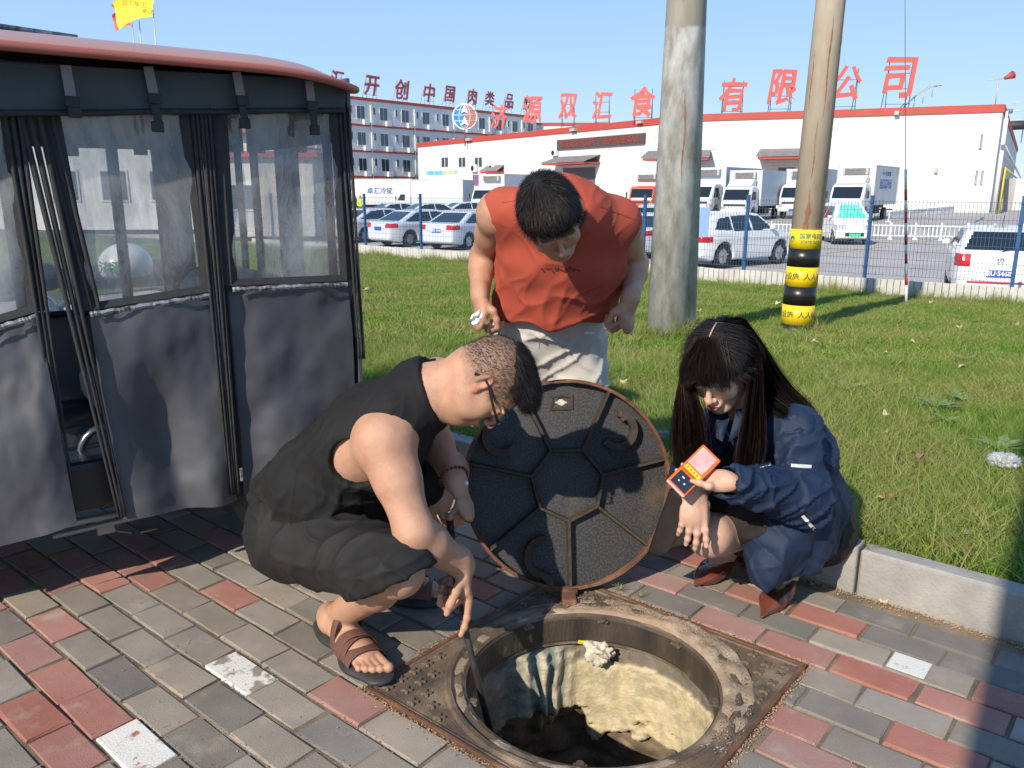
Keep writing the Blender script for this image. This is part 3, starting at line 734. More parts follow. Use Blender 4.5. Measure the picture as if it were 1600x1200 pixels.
# flags behind the tricycle roof
m_pole = M('flagpole_white', (.6, .6, .6), rough=.4, metal=.4)
def flag(px0, py0, px1, py1, Y, col, L, Hh, lab, seed, name_t=None):
    B = Vector(at(px1, py1, Y)); dz = B.z + 5
    t = thing('flag', lab, 'flag', (B.x+(px0-px1)*.0, B.y, -.66), 0, 'flags flying beyond the tricycle')
    Tt = Vector(at(px0, py0, Y)); base = Vector((B.x-(Tt.x-B.x)*.8, Y, -.66)); t.location = base
    obj('flagpole', tube_bm([(0, 0, 0), Tt-base], [.09, .05], 8), m_pole, t)
    V = []; F = []; NX, NY = 22, 14; rr = random.Random(seed)
    for i in range(NX+1):
        for j in range(NY+1):
            u, v = i/NX, j/NY
            V.append(Tt-base+Vector((-L*u*(1-.15*v)+.1*math.sin(v*4+seed), .35*u*math.sin(u*9+v*2.5+seed)+.2*math.sin(v*5), -Hh*v-.55*L*u*u*.5+.18*math.sin(u*8+v*3+seed)*u)))
    for i in range(NX):
        for j in range(NY): q = i*(NY+1)+j; F.append((q, q+1, q+NY+2, q+NY+1))
    c = obj('flag_cloth', mesh_from('c', V, F), M('flag_'+name_t, col, rough=.8, sub=0), t, smooth=True)
    return t, c, Tt-base
flag(204, 15, 210, 74, 92, (.75, .12, .12), 2.0, 1.6, 'small faded red flag flying lowest behind the yellow flag', 2, 'red')
flag(214, -5, 220, 74, 92, (.72, .14, .13), 2.9, 1.6, 'red flag mostly hidden behind the yellow flag on the middle flagpole', 5, 'redb')
t, c, o_ = flag(237, -14, 242, 75, 90, (.80, .70, .05), 4.2, 2.5, 'yellow company flag with small red lettering above the tricycle roof', 1, 'yellow')
me = text_mesh('双汇集团', .62, .01); me.materials.append(M('flag_ink', (.5, .1, .05), rough=.8)); q = obj('lettering', me, None, c); q.location = o_+Vector((-1.6, -.8, -1.45)); q.rotation_euler = (math.pi/2, .1, 0)
# ================================================================== FENCE
m_blue = M('fence_blue', (.015, .07, .19), (.02, .09, .22), ns=8, rough=.5); m_wire = M('fence_wire', (.05, .10, .16), rough=.5)
m_plank = M('plinth_concrete', (.55, .54, .50), (.42, .41, .38), ns=3, rough=.9, world=True, bump=.3, bs=30)
def fence_a(px, ytop=306.5):     # where the view ray through px meets the fence plane
    r = ray(px, 400); o = np.array([0, 0, CAMH]); t = FENCE_D/(r@E2v); P = o+r*t; return P@E1v
fp = [fence_a(x) for x in (581, 665.5, 1006, 1163.5, 1354, 1587)]
sp_ = abs(fp[4]-fp[3]); print('FENCE', [round(float(q), 2) for q in fp]); a_ref = fp[3]
fz0, fzt = -.38, 1.12
fence = thing('mesh_fence', 'dark blue welded wire mesh fence between the lawn and the car park', 'fence', rd(a_ref, FENCE_D, -.66), math.atan2(E1[1], E1[0]))
Wb = sp_
bm = bmesh.new(); bm_box(bm, (0, 0, 1.03), (.06, .06, 1.56), bev=.004); bm_box(bm, (0, 0, 1.815), (.07, .07, .02))
for z in (.5, .95, 1.35, 1.7): bm_box(bm, (0, -.035, z), (.075, .02, .03))
pm = bpy.data.meshes.new('post'); bm.to_mesh(pm); bm.free(); pm.materials.append(m_blue)
bm = bmesh.new(); nv = int(Wb/.062)
def wire(x0, z0, x1, z1, r=.0028, y=0):
    if x0 == x1: vs = [(x0-r, y, z0), (x0+r, y, z0), (x0+r, y, z1), (x0-r, y, z1)]
    else: vs = [(x0, y, z0-r), (x1, y, z0-r), (x1, y, z0+r), (x0, y, z0+r)]
    A = [bm.verts.new(v) for v in vs]; B = [bm.verts.new((v[0], v[1]+.005, v[2])) for v in vs]
    bm.faces.new(A); bm.faces.new(B[::-1]); 
    for i in range(4): bm.faces.new((A[(i+1) % 4], A[i], B[i], B[(i+1) % 4]))
for i in range(1, nv): wire(i*Wb/nv, .34, i*Wb/nv, 1.74)
for j in range(10): wire(.03, .36+j*.15, Wb-.03, .36+j*.15, .003, -.006)
wm = bpy.data.meshes.new('mesh_panel'); bm.to_mesh(wm); bm.free(); wm.materials.append(m_wire)
for i in range(-8, 5):
    o = bpy.data.objects.new('post', pm); link(o); o.parent = fence; o.location = (i*Wb, 0, 0)
    if i < 4: o = bpy.data.objects.new('mesh_panel', wm); link(o); o.parent = fence; o.location = (i*Wb, .02, 0)
o = obj('notice_board', box_bm((0, 0, 0), (.62, .02, .62), bev=.004), M('board_blue', (.20, .33, .58), (.24, .37, .6), ns=3, rough=.5), fence)
G = at(1087, 347, 1); r = ray(1087, 347); P = np.array([0, 0, CAMH])+r*((FENCE_D-.06)/(r@E2v)); o.location = (P@E1v-a_ref, -.06, P[2]+.66)
# plinth of ribbed planks
pg = thing('fence_plinth', 'low pale concrete plinth of upright ribbed planks under the mesh fence', 'plinth', rd(a_ref, FENCE_D-.05, -.70), math.atan2(E1[1], E1[0]))
bm = box_bm((0, 0, .16), (.108, .05, .33), bev=.008); km = bpy.data.meshes.new('plank'); bm.to_mesh(km); bm.free(); km.materials.append(m_plank)
n_pl = 0
for i in range(-190, 70):
    x = i*.118; P = rd(a_ref+x, FENCE_D-.05, -.5); q = proj(P)
    if q[2] > 0 and 520 < q[0] < 1640:
        o = bpy.data.objects.new('plank', km); link(o); o.parent = pg; o.location = (x, random.uniform(-.004, .004), random.uniform(-.012, .006)); o.rotation_euler = (0, 0, random.uniform(-.02, .02)); n_pl += 1
obj('kerb_cap', box_bm((-5.5, .085, .245), (26, .10, .12)), m_plank, pg)

# ================================================================== VEHICLES
m_tyre = M('tyre', (.02, .02, .02), rough=.8); m_rimv = M('alloy', (.5, .5, .5), rough=.3, metal=.8); m_glass = M('car_glass', (.012, .018, .022), rough=.05, spec=.8); m_dark = M('dark_trim', (.02, .02, .022), rough=.6)
m_lampr = M('tail_red', (.45, .01, .012), rough=.15); m_lampw = M('headlamp', (.55, .58, .62), rough=.1, metal=.3); m_plate = M('plate_blue', (.02, .09, .45), rough=.4); m_plg = M('plate_green', (.05, .60, .30), rough=.4); m_white_t = M('white_ink', (.8, .8, .8), rough=.5)
def paint(n, c): return M('paint_'+n, c, rough=.35, coat=.6, spec=.5)
pw, psil, por, pwb = paint('white', (.72, .73, .74)), paint('silver', (.56, .60, .65)), paint('orange', (.62, .10, .03)), paint('offwhite', (.66, .67, .66))
def poly_sd(px, pz, poly):
    d = np.full(px.shape, 1e9); s = np.ones(px.shape); n = len(poly)
    for i in range(n):
        ax, az = poly[i]; bx, bz = poly[i-1]; ex, ez = bx-ax, bz-az; wx, wz = px-ax, pz-az
        t = np.clip((wx*ex+wz*ez)/(ex*ex+ez*ez+1e-12), 0, 1); qx, qz = wx-ex*t, wz-ez*t; d = np.minimum(d, qx*qx+qz*qz)
        c1 = pz >= az; c2 = pz < bz; c3 = ex*wz > ez*wx; f = (c1 & c2 & c3) | (~c1 & ~c2 & ~c3); s = np.where(f, -s, s)
    return s*np.sqrt(d)
CARS = {}
def wheel_meshes(R, W):
    k = ('wheel', R, W)
    if k not in CARS:
        bm = lathe_bm([(R*.62, -W*.45), (R*.9, -W*.5), (R, -W*.38), (R, W*.38), (R*.9, W*.5), (R*.62, W*.45)], 24); 
        bmesh.ops.rotate(bm, cent=(0, 0, 0), matrix=Matrix.Rotation(math.pi/2, 3, 'X'), verts=bm.verts); t = bpy.data.meshes.new('tyre'); bm.to_mesh(t); bm.free(); t.materials.append(m_tyre); t.shade_smooth()
        bm = bmesh.new(); bm_cyl(bm, (0, -W*.30, 0), (0, W*.30, 0), R*.62, n=20)
        for s in (-1, 1):
            for i in range(5): 
                a = i*2*math.pi/5; bm_box(bm, (R*.33*math.sin(a), s*W*.36, R*.33*math.cos(a)), (R*.13, W*.14, R*.56), Matrix.Rotation(a, 3, 'Y'))
        r = bpy.data.meshes.new('rim'); bm.to_mesh(r); bm.free(); r.materials.append(m_rimv); CARS[k] = (t, r)
    return CARS[k]
def make_car(name, label, kind, mat, plate='green', ptxt=None, group='cars parked beyond the fence', lod=.032):
    """x forward, y left, z up; centre at ground"""
    K = dict(
        sedan=dict(L=4.55, W=1.78, body=[(-2.27, .30), (-2.27, .88), (-2.18, 1.00), (-1.75, 1.03), (-.95, 1.42), (.0, 1.46), (.45, 1.42), (1.20, .98), (2.05, .82), (2.26, .62), (2.27, .28), (1.9, .18), (-1.9, .18)], wb=(-1.32, 1.36), R=.32,
            side=[[(-1.55, 1.02), (-.90, 1.34), (-.25, 1.385), (-.22, .98), (-1.2, .98)], [(-.16, .98), (-.18, 1.385), (.38, 1.35), (.98, .99)]], belt=.97, ws=(.45, 1.3), rs=(-1.75, -.92)),
        suv=dict(L=4.4, W=1.84, body=[(-2.2, .35), (-2.22, .85), (-2.15, 1.08), (-1.85, 1.42), (-1.4, 1.56), (-.2, 1.60), (.35, 1.54), (1.05, 1.08), (1.95, .95), (2.18, .75), (2.2, .35), (1.85, .24), (-1.85, .24)], wb=(-1.32, 1.30), R=.36,
            side=[[(-1.75, 1.12), (-1.50, 1.42), (-1.0, 1.48), (-1.0, 1.08)], [(-.94, 1.07), (-.94, 1.48), (-.18, 1.52), (-.15, 1.06)], [(-.08, 1.06), (-.10, 1.52), (.32, 1.46), (.88, 1.09)]], belt=1.06, ws=(.35, 1.15), rs=(-2.12, -1.75)),
        hatch=dict(L=3.97, W=1.68, body=[(-1.98, .30), (-2.0, .80), (-1.93, .98), (-1.62, 1.38), (-1.35, 1.46), (-.1, 1.47), (.35, 1.42), (1.02, 1.00), (1.75, .86), (1.96, .66), (1.98, .30), (1.7, .2), (-1.7, .2)], wb=(-1.2, 1.25), R=.31,
            side=[[(-1.55, 1.02), (-1.35, 1.32), (-.95, 1.38), (-.95, .98)], [(-.9, .98), (-.9, 1.38), (-.12, 1.40), (-.1, .97)], [(-.04, .97), (-.05, 1.40), (.30, 1.36), (.85, 1.0)]], belt=.98, ws=(.35, 1.1), rs=(-1.93, -1.55)),
        van=dict(L=3.7, W=1.55, body=[(-1.82, .35), (-1.85, .9), (-1.75, 1.55), (-1.55, 1.68), (.2, 1.72), (.62, 1.64), (1.22, 1.08), (1.70, .88), (1.84, .60), (1.85, .30), (1.6, .22), (-1.6, .22)], wb=(-1.15, 1.2), R=.29,
            side=[[(-1.5, 1.1), (-1.45, 1.52), (-.55, 1.56), (-.55, 1.05)], [(-.48, 1.04), (-.48, 1.56), (.4, 1.56), (.95, 1.06)]], belt=1.05, ws=(.55, 1.3), rs=(-1.84, -1.6)))[kind]
    key = kind+mat.name
    if key not in CARS:
        Wd = K['W']/2; L2 = K['L']/2; h = lod
        lo = np.array([-L2-.1, -Wd-.06, .05]); n = np.ceil(np.array([K['L']+.2, K['W']+.12, 1.85])/h).astype(int)
        g = np.stack(np.meshgrid(*[lo[j]+h*np.arange(n[j]) for j in range(3)], indexing='ij'), -1); x, y, z = g[..., 0], g[..., 1], g[..., 2]
        p = poly_sd(x[:, 0, :], z[:, 0, :], K['body'])[:, None, :] + 0*y
        ex = np.clip((np.abs(x)-L2*.72)/(L2*.28), 0, 1.3)
        wy = Wd - .13*ex**2 - np.clip(z-K['belt']+.04, 0, 9)*.42 - .05*np.clip((.45-z)/.3, 0, 1) + .018*np.exp(-((z-.86)/.05)**2)
        q = np.abs(y)-wy; k = .07; hh = np.clip(.5-.5*(p-q)/k, 0, 1); A = p*(1-hh)+q*hh + k*hh*(1-hh)
        for wx in K['wb']:
            r = np.sqrt((x-wx)**2+(z-K['R'])**2)-(K['R']+.055); A = np.maximum(A, -np.maximum(r, Wd-.26-np.abs(y)))
        V, Q = nets(A.astype(np.float32), lo, h); N = vnormals(V, Q); C = V[Q].mean(1); FN = N[Q].mean(1)
        glass = np.zeros(len(Q), bool)
        for poly in K['side']:
            glass |= (poly_sd(C[:, 0], C[:, 2], poly) < 0) & (np.abs(FN[:, 1]) > .55) & (np.abs(C[:, 1]) > .4)
        zt = max(b for a, b in K['body'])-.085; bl = K['belt']
        wyc = Wd - np.clip(C[:, 2]-bl+.04, 0, 9)*.42
        wsm = (C[:, 0] > K['ws'][0]-.02) & (C[:, 0] < K['ws'][1]) & (C[:, 2] > bl+.05) & (C[:, 2] < zt) & (FN[:, 0] > .25) & (np.abs(C[:, 1]) < wyc-.14)
        rsm = (C[:, 0] < K['rs'][1]) & (C[:, 2] > bl+.06) & (C[:, 2] < zt) & (FN[:, 0] < -.25) & (np.abs(C[:, 1]) < wyc-.14)
        tl = (C[:, 0] < -L2+.36) & (np.abs(C[:, 2]-.86+.0) < .085) & (np.abs(C[:, 1]) > Wd-.40) & ~rsm
        if kind == 'hatch': tl = (C[:, 0] < -L2+.25) & (C[:, 2] > .72) & (C[:, 2] < .95) & (np.abs(C[:, 1]) > Wd-.33)
        hl = (C[:, 0] > L2-.42) & (C[:, 2] > .62) & (C[:, 2] < .79) & (np.abs(C[:, 1]) > Wd-.45)
        gr = (C[:, 0] > L2-.2) & (C[:, 2] > .36) & (C[:, 2] < .52) & (np.abs(C[:, 1]) < Wd-.4)
        low = (C[:, 2] < .24) & ~glass
        parts = dict(); rest = ~(glass | wsm | rsm | tl | hl | gr | low)
        for nm, msk, mt in (('body', rest, mat), ('side_window', glass, m_glass), ('windscreen', wsm, m_glass), ('rear_window', rsm, m_glass), ('tail_light', tl, m_lampr), ('headlight', hl, m_lampw), ('grille', gr, m_dark), ('sill', low, m_dark)):
            for sd_ in ((-1, 1) if nm in ('side_window', 'tail_light', 'headlight') else (0,)):
                mm = msk if sd_ == 0 else msk & (C[:, 1]*sd_ > 0)
                if not mm.any(): continue
                q = Q[mm]; u, inv = np.unique(q, return_inverse=True); me = mesh_np(nm, V[u], inv.reshape(q.shape)); me.materials.append(mt); me.shade_smooth(); parts[(nm, sd_)] = me
        CARS[key] = parts
    t = thing(name, label, 'car' if kind != 'van' else 'van', (0, 0, 0), 0, group)
    for (nm, s_), me in CARS[key].items():
        o = bpy.data.objects.new(nm, me); link(o); o.parent = t
    tm, rm = wheel_meshes(K['R'], .2)
    for wx in K['wb']:
        for s in (-1, 1):
            o = bpy.data.objects.new('wheel', tm); link(o); o.parent = t; o.location = (wx, s*(K['W']/2-.13), K['R'])
            r = bpy.data.objects.new('rim', rm); link(r); r.parent = o
    for s in (-1, 1): obj('wing_mirror', box_bm((K['ws'][1]-.42, s*(K['W']/2+.06), K['belt']+.08), (.12, .16, .12), bev=.03), mat, t)
    pm_ = m_plg if plate == 'green' else m_plate
    for s in (-1, 1):
        zc = .74 if kind != 'hatch' and s < 0 else .42
        if kind == 'hatch' and s < 0: zc = .58
        pl = obj('number_plate', box_bm((s*(K['L']/2+.012), 0, zc), (.03, .44, .14), bev=.005), pm_, t)
        if s < 0 and ptxt:
            me = text_mesh(ptxt, .125, .001, .003); me.materials.append(m_white_t); q = obj('lettering', me, None, pl); q.matrix_local = frame_mat((-K['L']/2-.0295, 0, zc), (0, -1, 0))
    if kind == 'hatch':
        o = obj('round_emblem', tube_bm([(-K['L']/2-.012, .065*math.cos(i*math.pi/8), .83+.065*math.sin(i*math.pi/8)) for i in range(17)], .008, 6), m_rimv, t)
        me = text_mesh('W', .10, .003, .002); me.materials.append(m_rimv); q = obj('emblem_mark', me, None, o); q.matrix_local = frame_mat((-K['L']/2-.018, 0, .815), (0, -1, 0))
        me = text_mesh('V', .07, .003, .002); me.materials.append(m_rimv); q = obj('emblem_mark', me, None, o); q.matrix_local = frame_mat((-K['L']/2-.018, 0, .865), (0, -1, 0))
        obj('bumper_strip', box_bm((-K['L']/2-.01, 0, .40), (.03, 1.1, .03), bev=.01), m_lampr, t); obj('aerial', tube_bm([(-1.3, 0, 1.45), (-1.5, 0, 1.72)], .006, 5), m_dark, t)
        obj('rear_wiper', tube_bm([(-1.93, 0, 1.02), (-1.87, -.3, 1.08)], .008, 5), m_dark, t)
    return t
def place(t, px, py, ang, z=None):
    P = lot_at(px, py) if z is None else gp(px, py, z); t.location = (P[0], P[1], P[2] if z is None else z); t.rotation_euler = (0, 0, math.radians(ang)); return t
# ang = heading (0 = +x, 90 = away)
place(make_car('parked_car', 'white hatchback seen from behind, close to the fence at the far right', 'hatch', pw, 'blue', '豫U·S4686'), 1542, 456, 64)
place(make_car('parked_car', 'white crossover parked beside the thick concrete pole, rear to the camera', 'suv', pw, 'blue', '豫U·M9679'), 1138, 413, 36)
v = place(make_car('parked_van', 'small white van facing the camera with a green sunshade in its windscreen', 'van', pw, 'green', None, group='vans in the car park'), 1316, 379, -98)
ss = M('sunshade', (.03, .55, .28), (.20, .55, .60), ns=6, rough=.5)
for c in v.children:
    if c.name.startswith('windscreen'): 
        me = c.data.copy(); me.materials.clear(); me.materials.append(ss); c.data = me; c.name = 'sunshade_windscreen'; c['label'] = 'windscreen lined with a green and blue sunshade'
sed = 'silver-white sedan in the parked row left of the orange shirt'
place(make_car('parked_car', 'leftmost pale silver sedan, its front hidden by the tricycle curtain edge', 'sedan', psil, 'blue', None), 515, 366, 46)
place(make_car('parked_car', 'pale silver sedan, second from the left with a small blue plate', 'sedan', psil, 'blue', '豫U·8H'), 592, 376, 46)
place(make_car('parked_car', 'pale silver sedan, third from the left, behind the second fence post', 'sedan', psil, 'blue', None), 662, 382, 44)
place(make_car('parked_car', 'silver sedan with red tail lamps beside the standing man in orange', 'sedan', psil, 'blue', '豫U·11M'), 738, 386, 56)
place(make_car('parked_car', 'grey-silver sedan in the second row behind the other silver sedans', 'sedan', psil, 'blue', None), 735, 350, 25)
place(make_car('parked_car', 'small silver sedan roof in the second row at far left', 'sedan', psil, 'blue', None), 625, 352, 30)
place(make_car('parked_car', 'silver sedan in the second row between two others', 'sedan', psil, 'blue', None), 678, 353, 28)
place(make_car('parked_car', 'silver sedan mostly hidden behind the thick concrete pole', 'sedan', psil, 'blue', None), 1030, 398, 50)
place(make_car('parked_car', 'white crossover between the orange lorry and the thick pole', 'suv', pw, 'blue', None), 1035, 372, 60)

def make_truck(label, cabmat, boxmat, Lb, txt=None, fair=True, group='refrigerated lorries at the warehouse', txt2=None, Hb=2.3):
    t = thing('box_lorry', label, 'lorry', (0, 0, 0), 0, group)
    key = 'cab'+cabmat.name
    if key not in CARS:
        h = .05; lo = np.array([-.1, -1.15, .35]); n = np.ceil(np.array([2.0, 2.3, 2.1])/h).astype(int)
        g = np.stack(np.meshgrid(*[lo[j]+h*np.arange(n[j]) for j in range(3)], indexing='ij'), -1); x, y, z = g[..., 0], g[..., 1], g[..., 2]
        p = poly_sd(x[:, 0, :], z[:, 0, :], [(0, .55), (0, 2.25), (.9, 2.28), (1.25, 2.15), (1.68, 1.42), (1.75, 1.2), (1.76, .55)])[:, None, :]+0*y
        q = np.abs(y)-(1.02-np.clip(z-1.35, 0, 3)*.10-.10*np.clip((x-1.2)/.5, 0, 1)**2); k = .12; hh = np.clip(.5-.5*(p-q)/k, 0, 1); A = p*(1-hh)+q*hh+k*hh*(1-hh)
        r = np.sqrt((x-.85)**2+(z-.45)**2)-.5; A = np.maximum(A, -np.maximum(r, .7-np.abs(y)))
        V, Q = nets(A.astype(np.float32), lo, h); N = vnormals(V, Q); C = V[Q].mean(1); FN = N[Q].mean(1)
        ws = (FN[:, 0] > .5) & (C[:, 2] > 1.38) & (C[:, 2] < 2.05) & (np.abs(C[:, 1]) < .84); sw = (np.abs(FN[:, 1]) > .7) & (poly_sd(C[:, 0], C[:, 2], [(.55, 1.4), (.55, 2.0), (1.12, 2.0), (1.42, 1.4)]) < 0)
        hl = (C[:, 0] > 1.5) & (C[:, 2] > .78) & (C[:, 2] < .98) & (np.abs(C[:, 1]) > .62); gr = (C[:, 0] > 1.6) & (C[:, 2] > .98) & (C[:, 2] < 1.14) & (np.abs(C[:, 1]) < .72)
        CARS[key] = []
        for nm, m_, mt in (('cab', ~(ws | sw | hl | gr), cabmat), ('windscreen', ws, m_glass), ('side_window', sw & (C[:, 1] > 0), m_glass), ('side_window', sw & (C[:, 1] < 0), m_glass), ('headlight', hl & (C[:, 1] > 0), m_lampw), ('headlight', hl & (C[:, 1] < 0), m_lampw), ('grille', gr, m_dark)):
            if m_.any():
                q = Q[m_]; u, inv = np.unique(q, return_inverse=True); me = mesh_np(nm, V[u], inv.reshape(q.shape)); me.materials.append(mt); me.shade_smooth(); CARS[key].append((nm, me))
    for nm, me in CARS[key]: o = bpy.data.objects.new(nm, me); link(o); o.parent = t
    cb = obj('cargo_box', box_bm((-.15-Lb/2, 0, 1.0+Hb/2), (Lb, 2.2, Hb), bev=.03), boxmat, t)
    bm = bmesh.new()
    for sx in (0, 1):
        for sy in (-1, 1): bm_box(bm, (-.15-sx*Lb, sy*1.1, 1.0+Hb/2), (.05, .05, Hb+.02))
    for sz in (0, 1):
        for sy in (-1, 1): bm_box(bm, (-.15-Lb/2, sy*1.1, 1.0+sz*Hb), (Lb+.04, .052, .05))
    obj('box_trim', bm, M('box_trim', (.45, .47, .48), rough=.4, metal=.4), cb)
    obj('cooling_unit', box_bm((.02, 0, 1.0+Hb-.32), (.34, 1.5, .42), bev=.05), M('unit_grey', (.5, .5, .48), (.35, .35, .35), ns=8, rough=.5), t)
    bm = bmesh.new()
    for i in range(7): bm_box(bm, (.2, 0, 1.0+Hb-.48+i*.05), (.02, 1.2, .02))
    obj('unit_grille', bm, m_dark, t)
    obj('bumper', box_bm((1.72, 0, .6), (.16, 1.95, .24), bev=.05), cabmat, t)
    if fair:
        bm = bmesh.new(); bm_prism(bm, [(.1, 2.26), (.1, 2.75), (.4, 2.72), (1.15, 2.24)], -.8, .8); obj('wind_deflector', bm, cabmat, t)
    for s in (-1, 1): obj('mirror', box_bm((1.5, s*1.18, 1.6), (.06, .12, .42), bev=.02), m_dark, t); 
    bm = bmesh.new(); bm_box(bm, (-Lb/2, 0, .85), (Lb, .8, .22)); bm_box(bm, (-Lb*.35, 0, .62), (1.2, 1.9, .32), bev=.04); obj('chassis', bm, m_dark, t)
    bm = bmesh.new(); bm_box(bm, (-Lb-.12, 0, .62), (.06, 1.9, .1)); obj('rear_guard', bm, M('guard_stripe', (.5, .25, .03), (.5, .1, .03), ns=3, rough=.5), t)
    obj('number_plate', box_bm((1.81, 0, .58), (.02, .44, .14)), m_plate, t)
    tm, rm = wheel_meshes(.40, .24)
    for wx in (.85, -Lb*.68):
        for s in (-1, 1):
            o = bpy.data.objects.new('wheel', tm); link(o); o.parent = t; o.location = (wx, s*.86, .40); r = bpy.data.objects.new('rim', rm); link(r); r.parent = o
    mtx = M('lorry_ink', (.03, .10, .35), rough=.5); 
    for s in (-1, 1):
        if txt:
            me = text_mesh(txt, .62, .003, .012); me.materials.append(mtx); q = obj('lettering', me, None, cb); q.matrix_local = frame_mat((-.2-Lb*.45, s*1.105, 1.0+Hb*.52), (-s, 0, 0) if s > 0 else (1, 0, 0))
        if txt2:
            me = text_mesh(txt2, .28, .003, .006); me.materials.append(mtx); q = obj('lettering', me, None, cb); q.matrix_local = frame_mat((-.2-Lb*.45, s*1.105, 1.0+Hb*.80), (-s, 0, 0) if s > 0 else (1, 0, 0))
    return t
m_box = M('cargo_white', (.66, .66, .64), (.58, .58, .56), ns=1.2, rough=.55); m_boxb = M('cargo_bluewhite', (.56, .62, .66), (.50, .56, .60), ns=1.2, rough=.5)
def placet(t, px, py, ang, s=1): P = lot_at(px, py); t.location = P; t.rotation_euler = (0, 0, math.radians(ang)); t.scale = (s, s, s)
placet(make_truck('white cold chain lorry with dark lettering, partly behind the sedans at far left', pw, m_box, 5.6, '卓汇冷链', False, txt2=None), 556, 336, 180-6, .92)
placet(make_truck('white box lorry parked sideways, second from the left', pw, m_boxb, 5.6, None, True), 650, 336, 180-24, .88)
placet(make_truck('white lorry cab just left of the orange shirt', pw, m_box, 4.8, None, False), 768, 338, -116, 1.0)
placet(make_truck('orange cabbed lorry with a white box left of the thick pole', por, m_box, 5.0, None, False), 1008, 337, -112, 1.0)
placet(make_truck('white lorry with faint lettering, right beside the thick pole', pw, m_boxb, 6.5, '中汇冷链', False), 1105, 341, -128, 1.08)
placet(make_truck('silver-white lorry facing the camera with a roof deflector, left of the banded pole', pwb, m_boxb, 5.8, None, True), 1160, 345, -125, 1.0)
placet(make_truck('white lorry half hidden behind the banded pole', pw, m_boxb, 5.8, None, False), 1248, 341, -125, 1.03)
placet(make_truck('silver-white lorry with blue lettering on its box, right of the banded pole', pwb, m_box, 6.0, '运满满冷运', True, txt2='一车一码 冷链到家'), 1330, 346, -127, 1.06)

# white railings in the car park
m_rail = M('railing_white', (.74, .75, .76), rough=.4)
def railing(q0, q1, label, n):
    A = lot_at(*q0); B = lot_at(*q1); d = Vector(B-A); L = d.length; t = thing('road_railing', label, 'railing', A, math.atan2(d.y, d.x), 'white railings in the car park')
    s = L/n; bm = bmesh.new(); bm_box(bm, (s/2, 0, .62), (s-.1, .04, .06)); bm_box(bm, (s/2, 0, .18), (s-.1, .04, .06)); k = int(s/.16)
    for i in range(1, k): bm_box(bm, (i*s/k, 0, .40), (.035, .02, .42))
    rm_ = bpy.data.meshes.new('rail_panel'); bm.to_mesh(rm_); bm.free(); rm_.materials.append(m_rail)
    bm = bmesh.new(); bm_box(bm, (0, 0, .38), (.08, .08, .76), bev=.01); bm_box(bm, (0, 0, .03), (.2, .34, .06), bev=.01); pm_ = bpy.data.meshes.new('rail_post'); bm.to_mesh(pm_); bm.free(); pm_.materials.append(m_rail)
    for i in range(n+1):
        o = bpy.data.objects.new('rail_post', pm_); link(o); o.parent = t; o.location = (i*s, 0, 0)
        if i < n: o = bpy.data.objects.new('rail_panel', rm_); link(o); o.parent = t; o.location = (i*s, 0, 0)
railing((1168, 370), (1240, 371), 'white railing running left from behind the banded pole', 2)
railing((1352, 373), (1510, 376), 'white railing between the small van and the hatchback', 4)
railing((1388, 347), (1490, 333), 'white railing at the right end of the lorry row', 4)
railing((1510, 376), (1640, 381), 'white railing behind the hatchback at the right', 3)
# two people by the lorries, tiny in the picture
def tiny_person(px, py, vest, label, seed):
    P = lot_at(px, py); h = 1.7
    pr = [Cone((-.09, 0, .05), (-.08, 0, .85), .07, .09, k=.03), Cone((.1, .05, .05), (.08, 0, .85), .07, .09, k=.03), Cone((0, 0, .9), (0, 0, 1.35), .14, .18, k=.06, w=(0, 1, 0), s=.65), Cone((-.19, 0, 1.38), (-.26, .05, 1.05), .055, .045, k=.03), Cone((-.26, .05, 1.05), (-.2, -.1, .85), .045, .035, k=.03), Cone((.19, 0, 1.38), (.26, .02, 1.05), .055, .045, k=.03), Cone((.26, .02, 1.05), (.25, -.1, .82), .045, .035, k=.03), Cone((0, 0, 1.4), (0, 0, 1.5), .055, k=.04), Ell((0, 0, 1.6), (.085, .1, .12), k=.02)]
    V, Q = sdf_mesh('body', pr, .03); me = mesh_np('body', V, Q); C = np.tile(np.array([.05, .06, .09]), (len(V), 1)); C[(V[:, 2] > .82) & (V[:, 2] < 1.45)] = vest; C[(V[:, 2] > 1.5)] = (.42, .26, .18); C[V[:, 2] > 1.64] = (.02, .02, .02); setcol(me, C)
    me.materials.append(M('figure', (1, 1, 1), rough=.8, attr='Col')); o = obj('person', me, None, smooth=True); o.location = P; tag(o, label, 'person')
tiny_person(564, 338, (.62, .75, .05), 'distant person in a bright yellow safety vest between the lorries at left', 1)
tiny_person(556, 338, (.03, .05, .12), 'distant person in dark clothes beside the one in the yellow vest', 2)

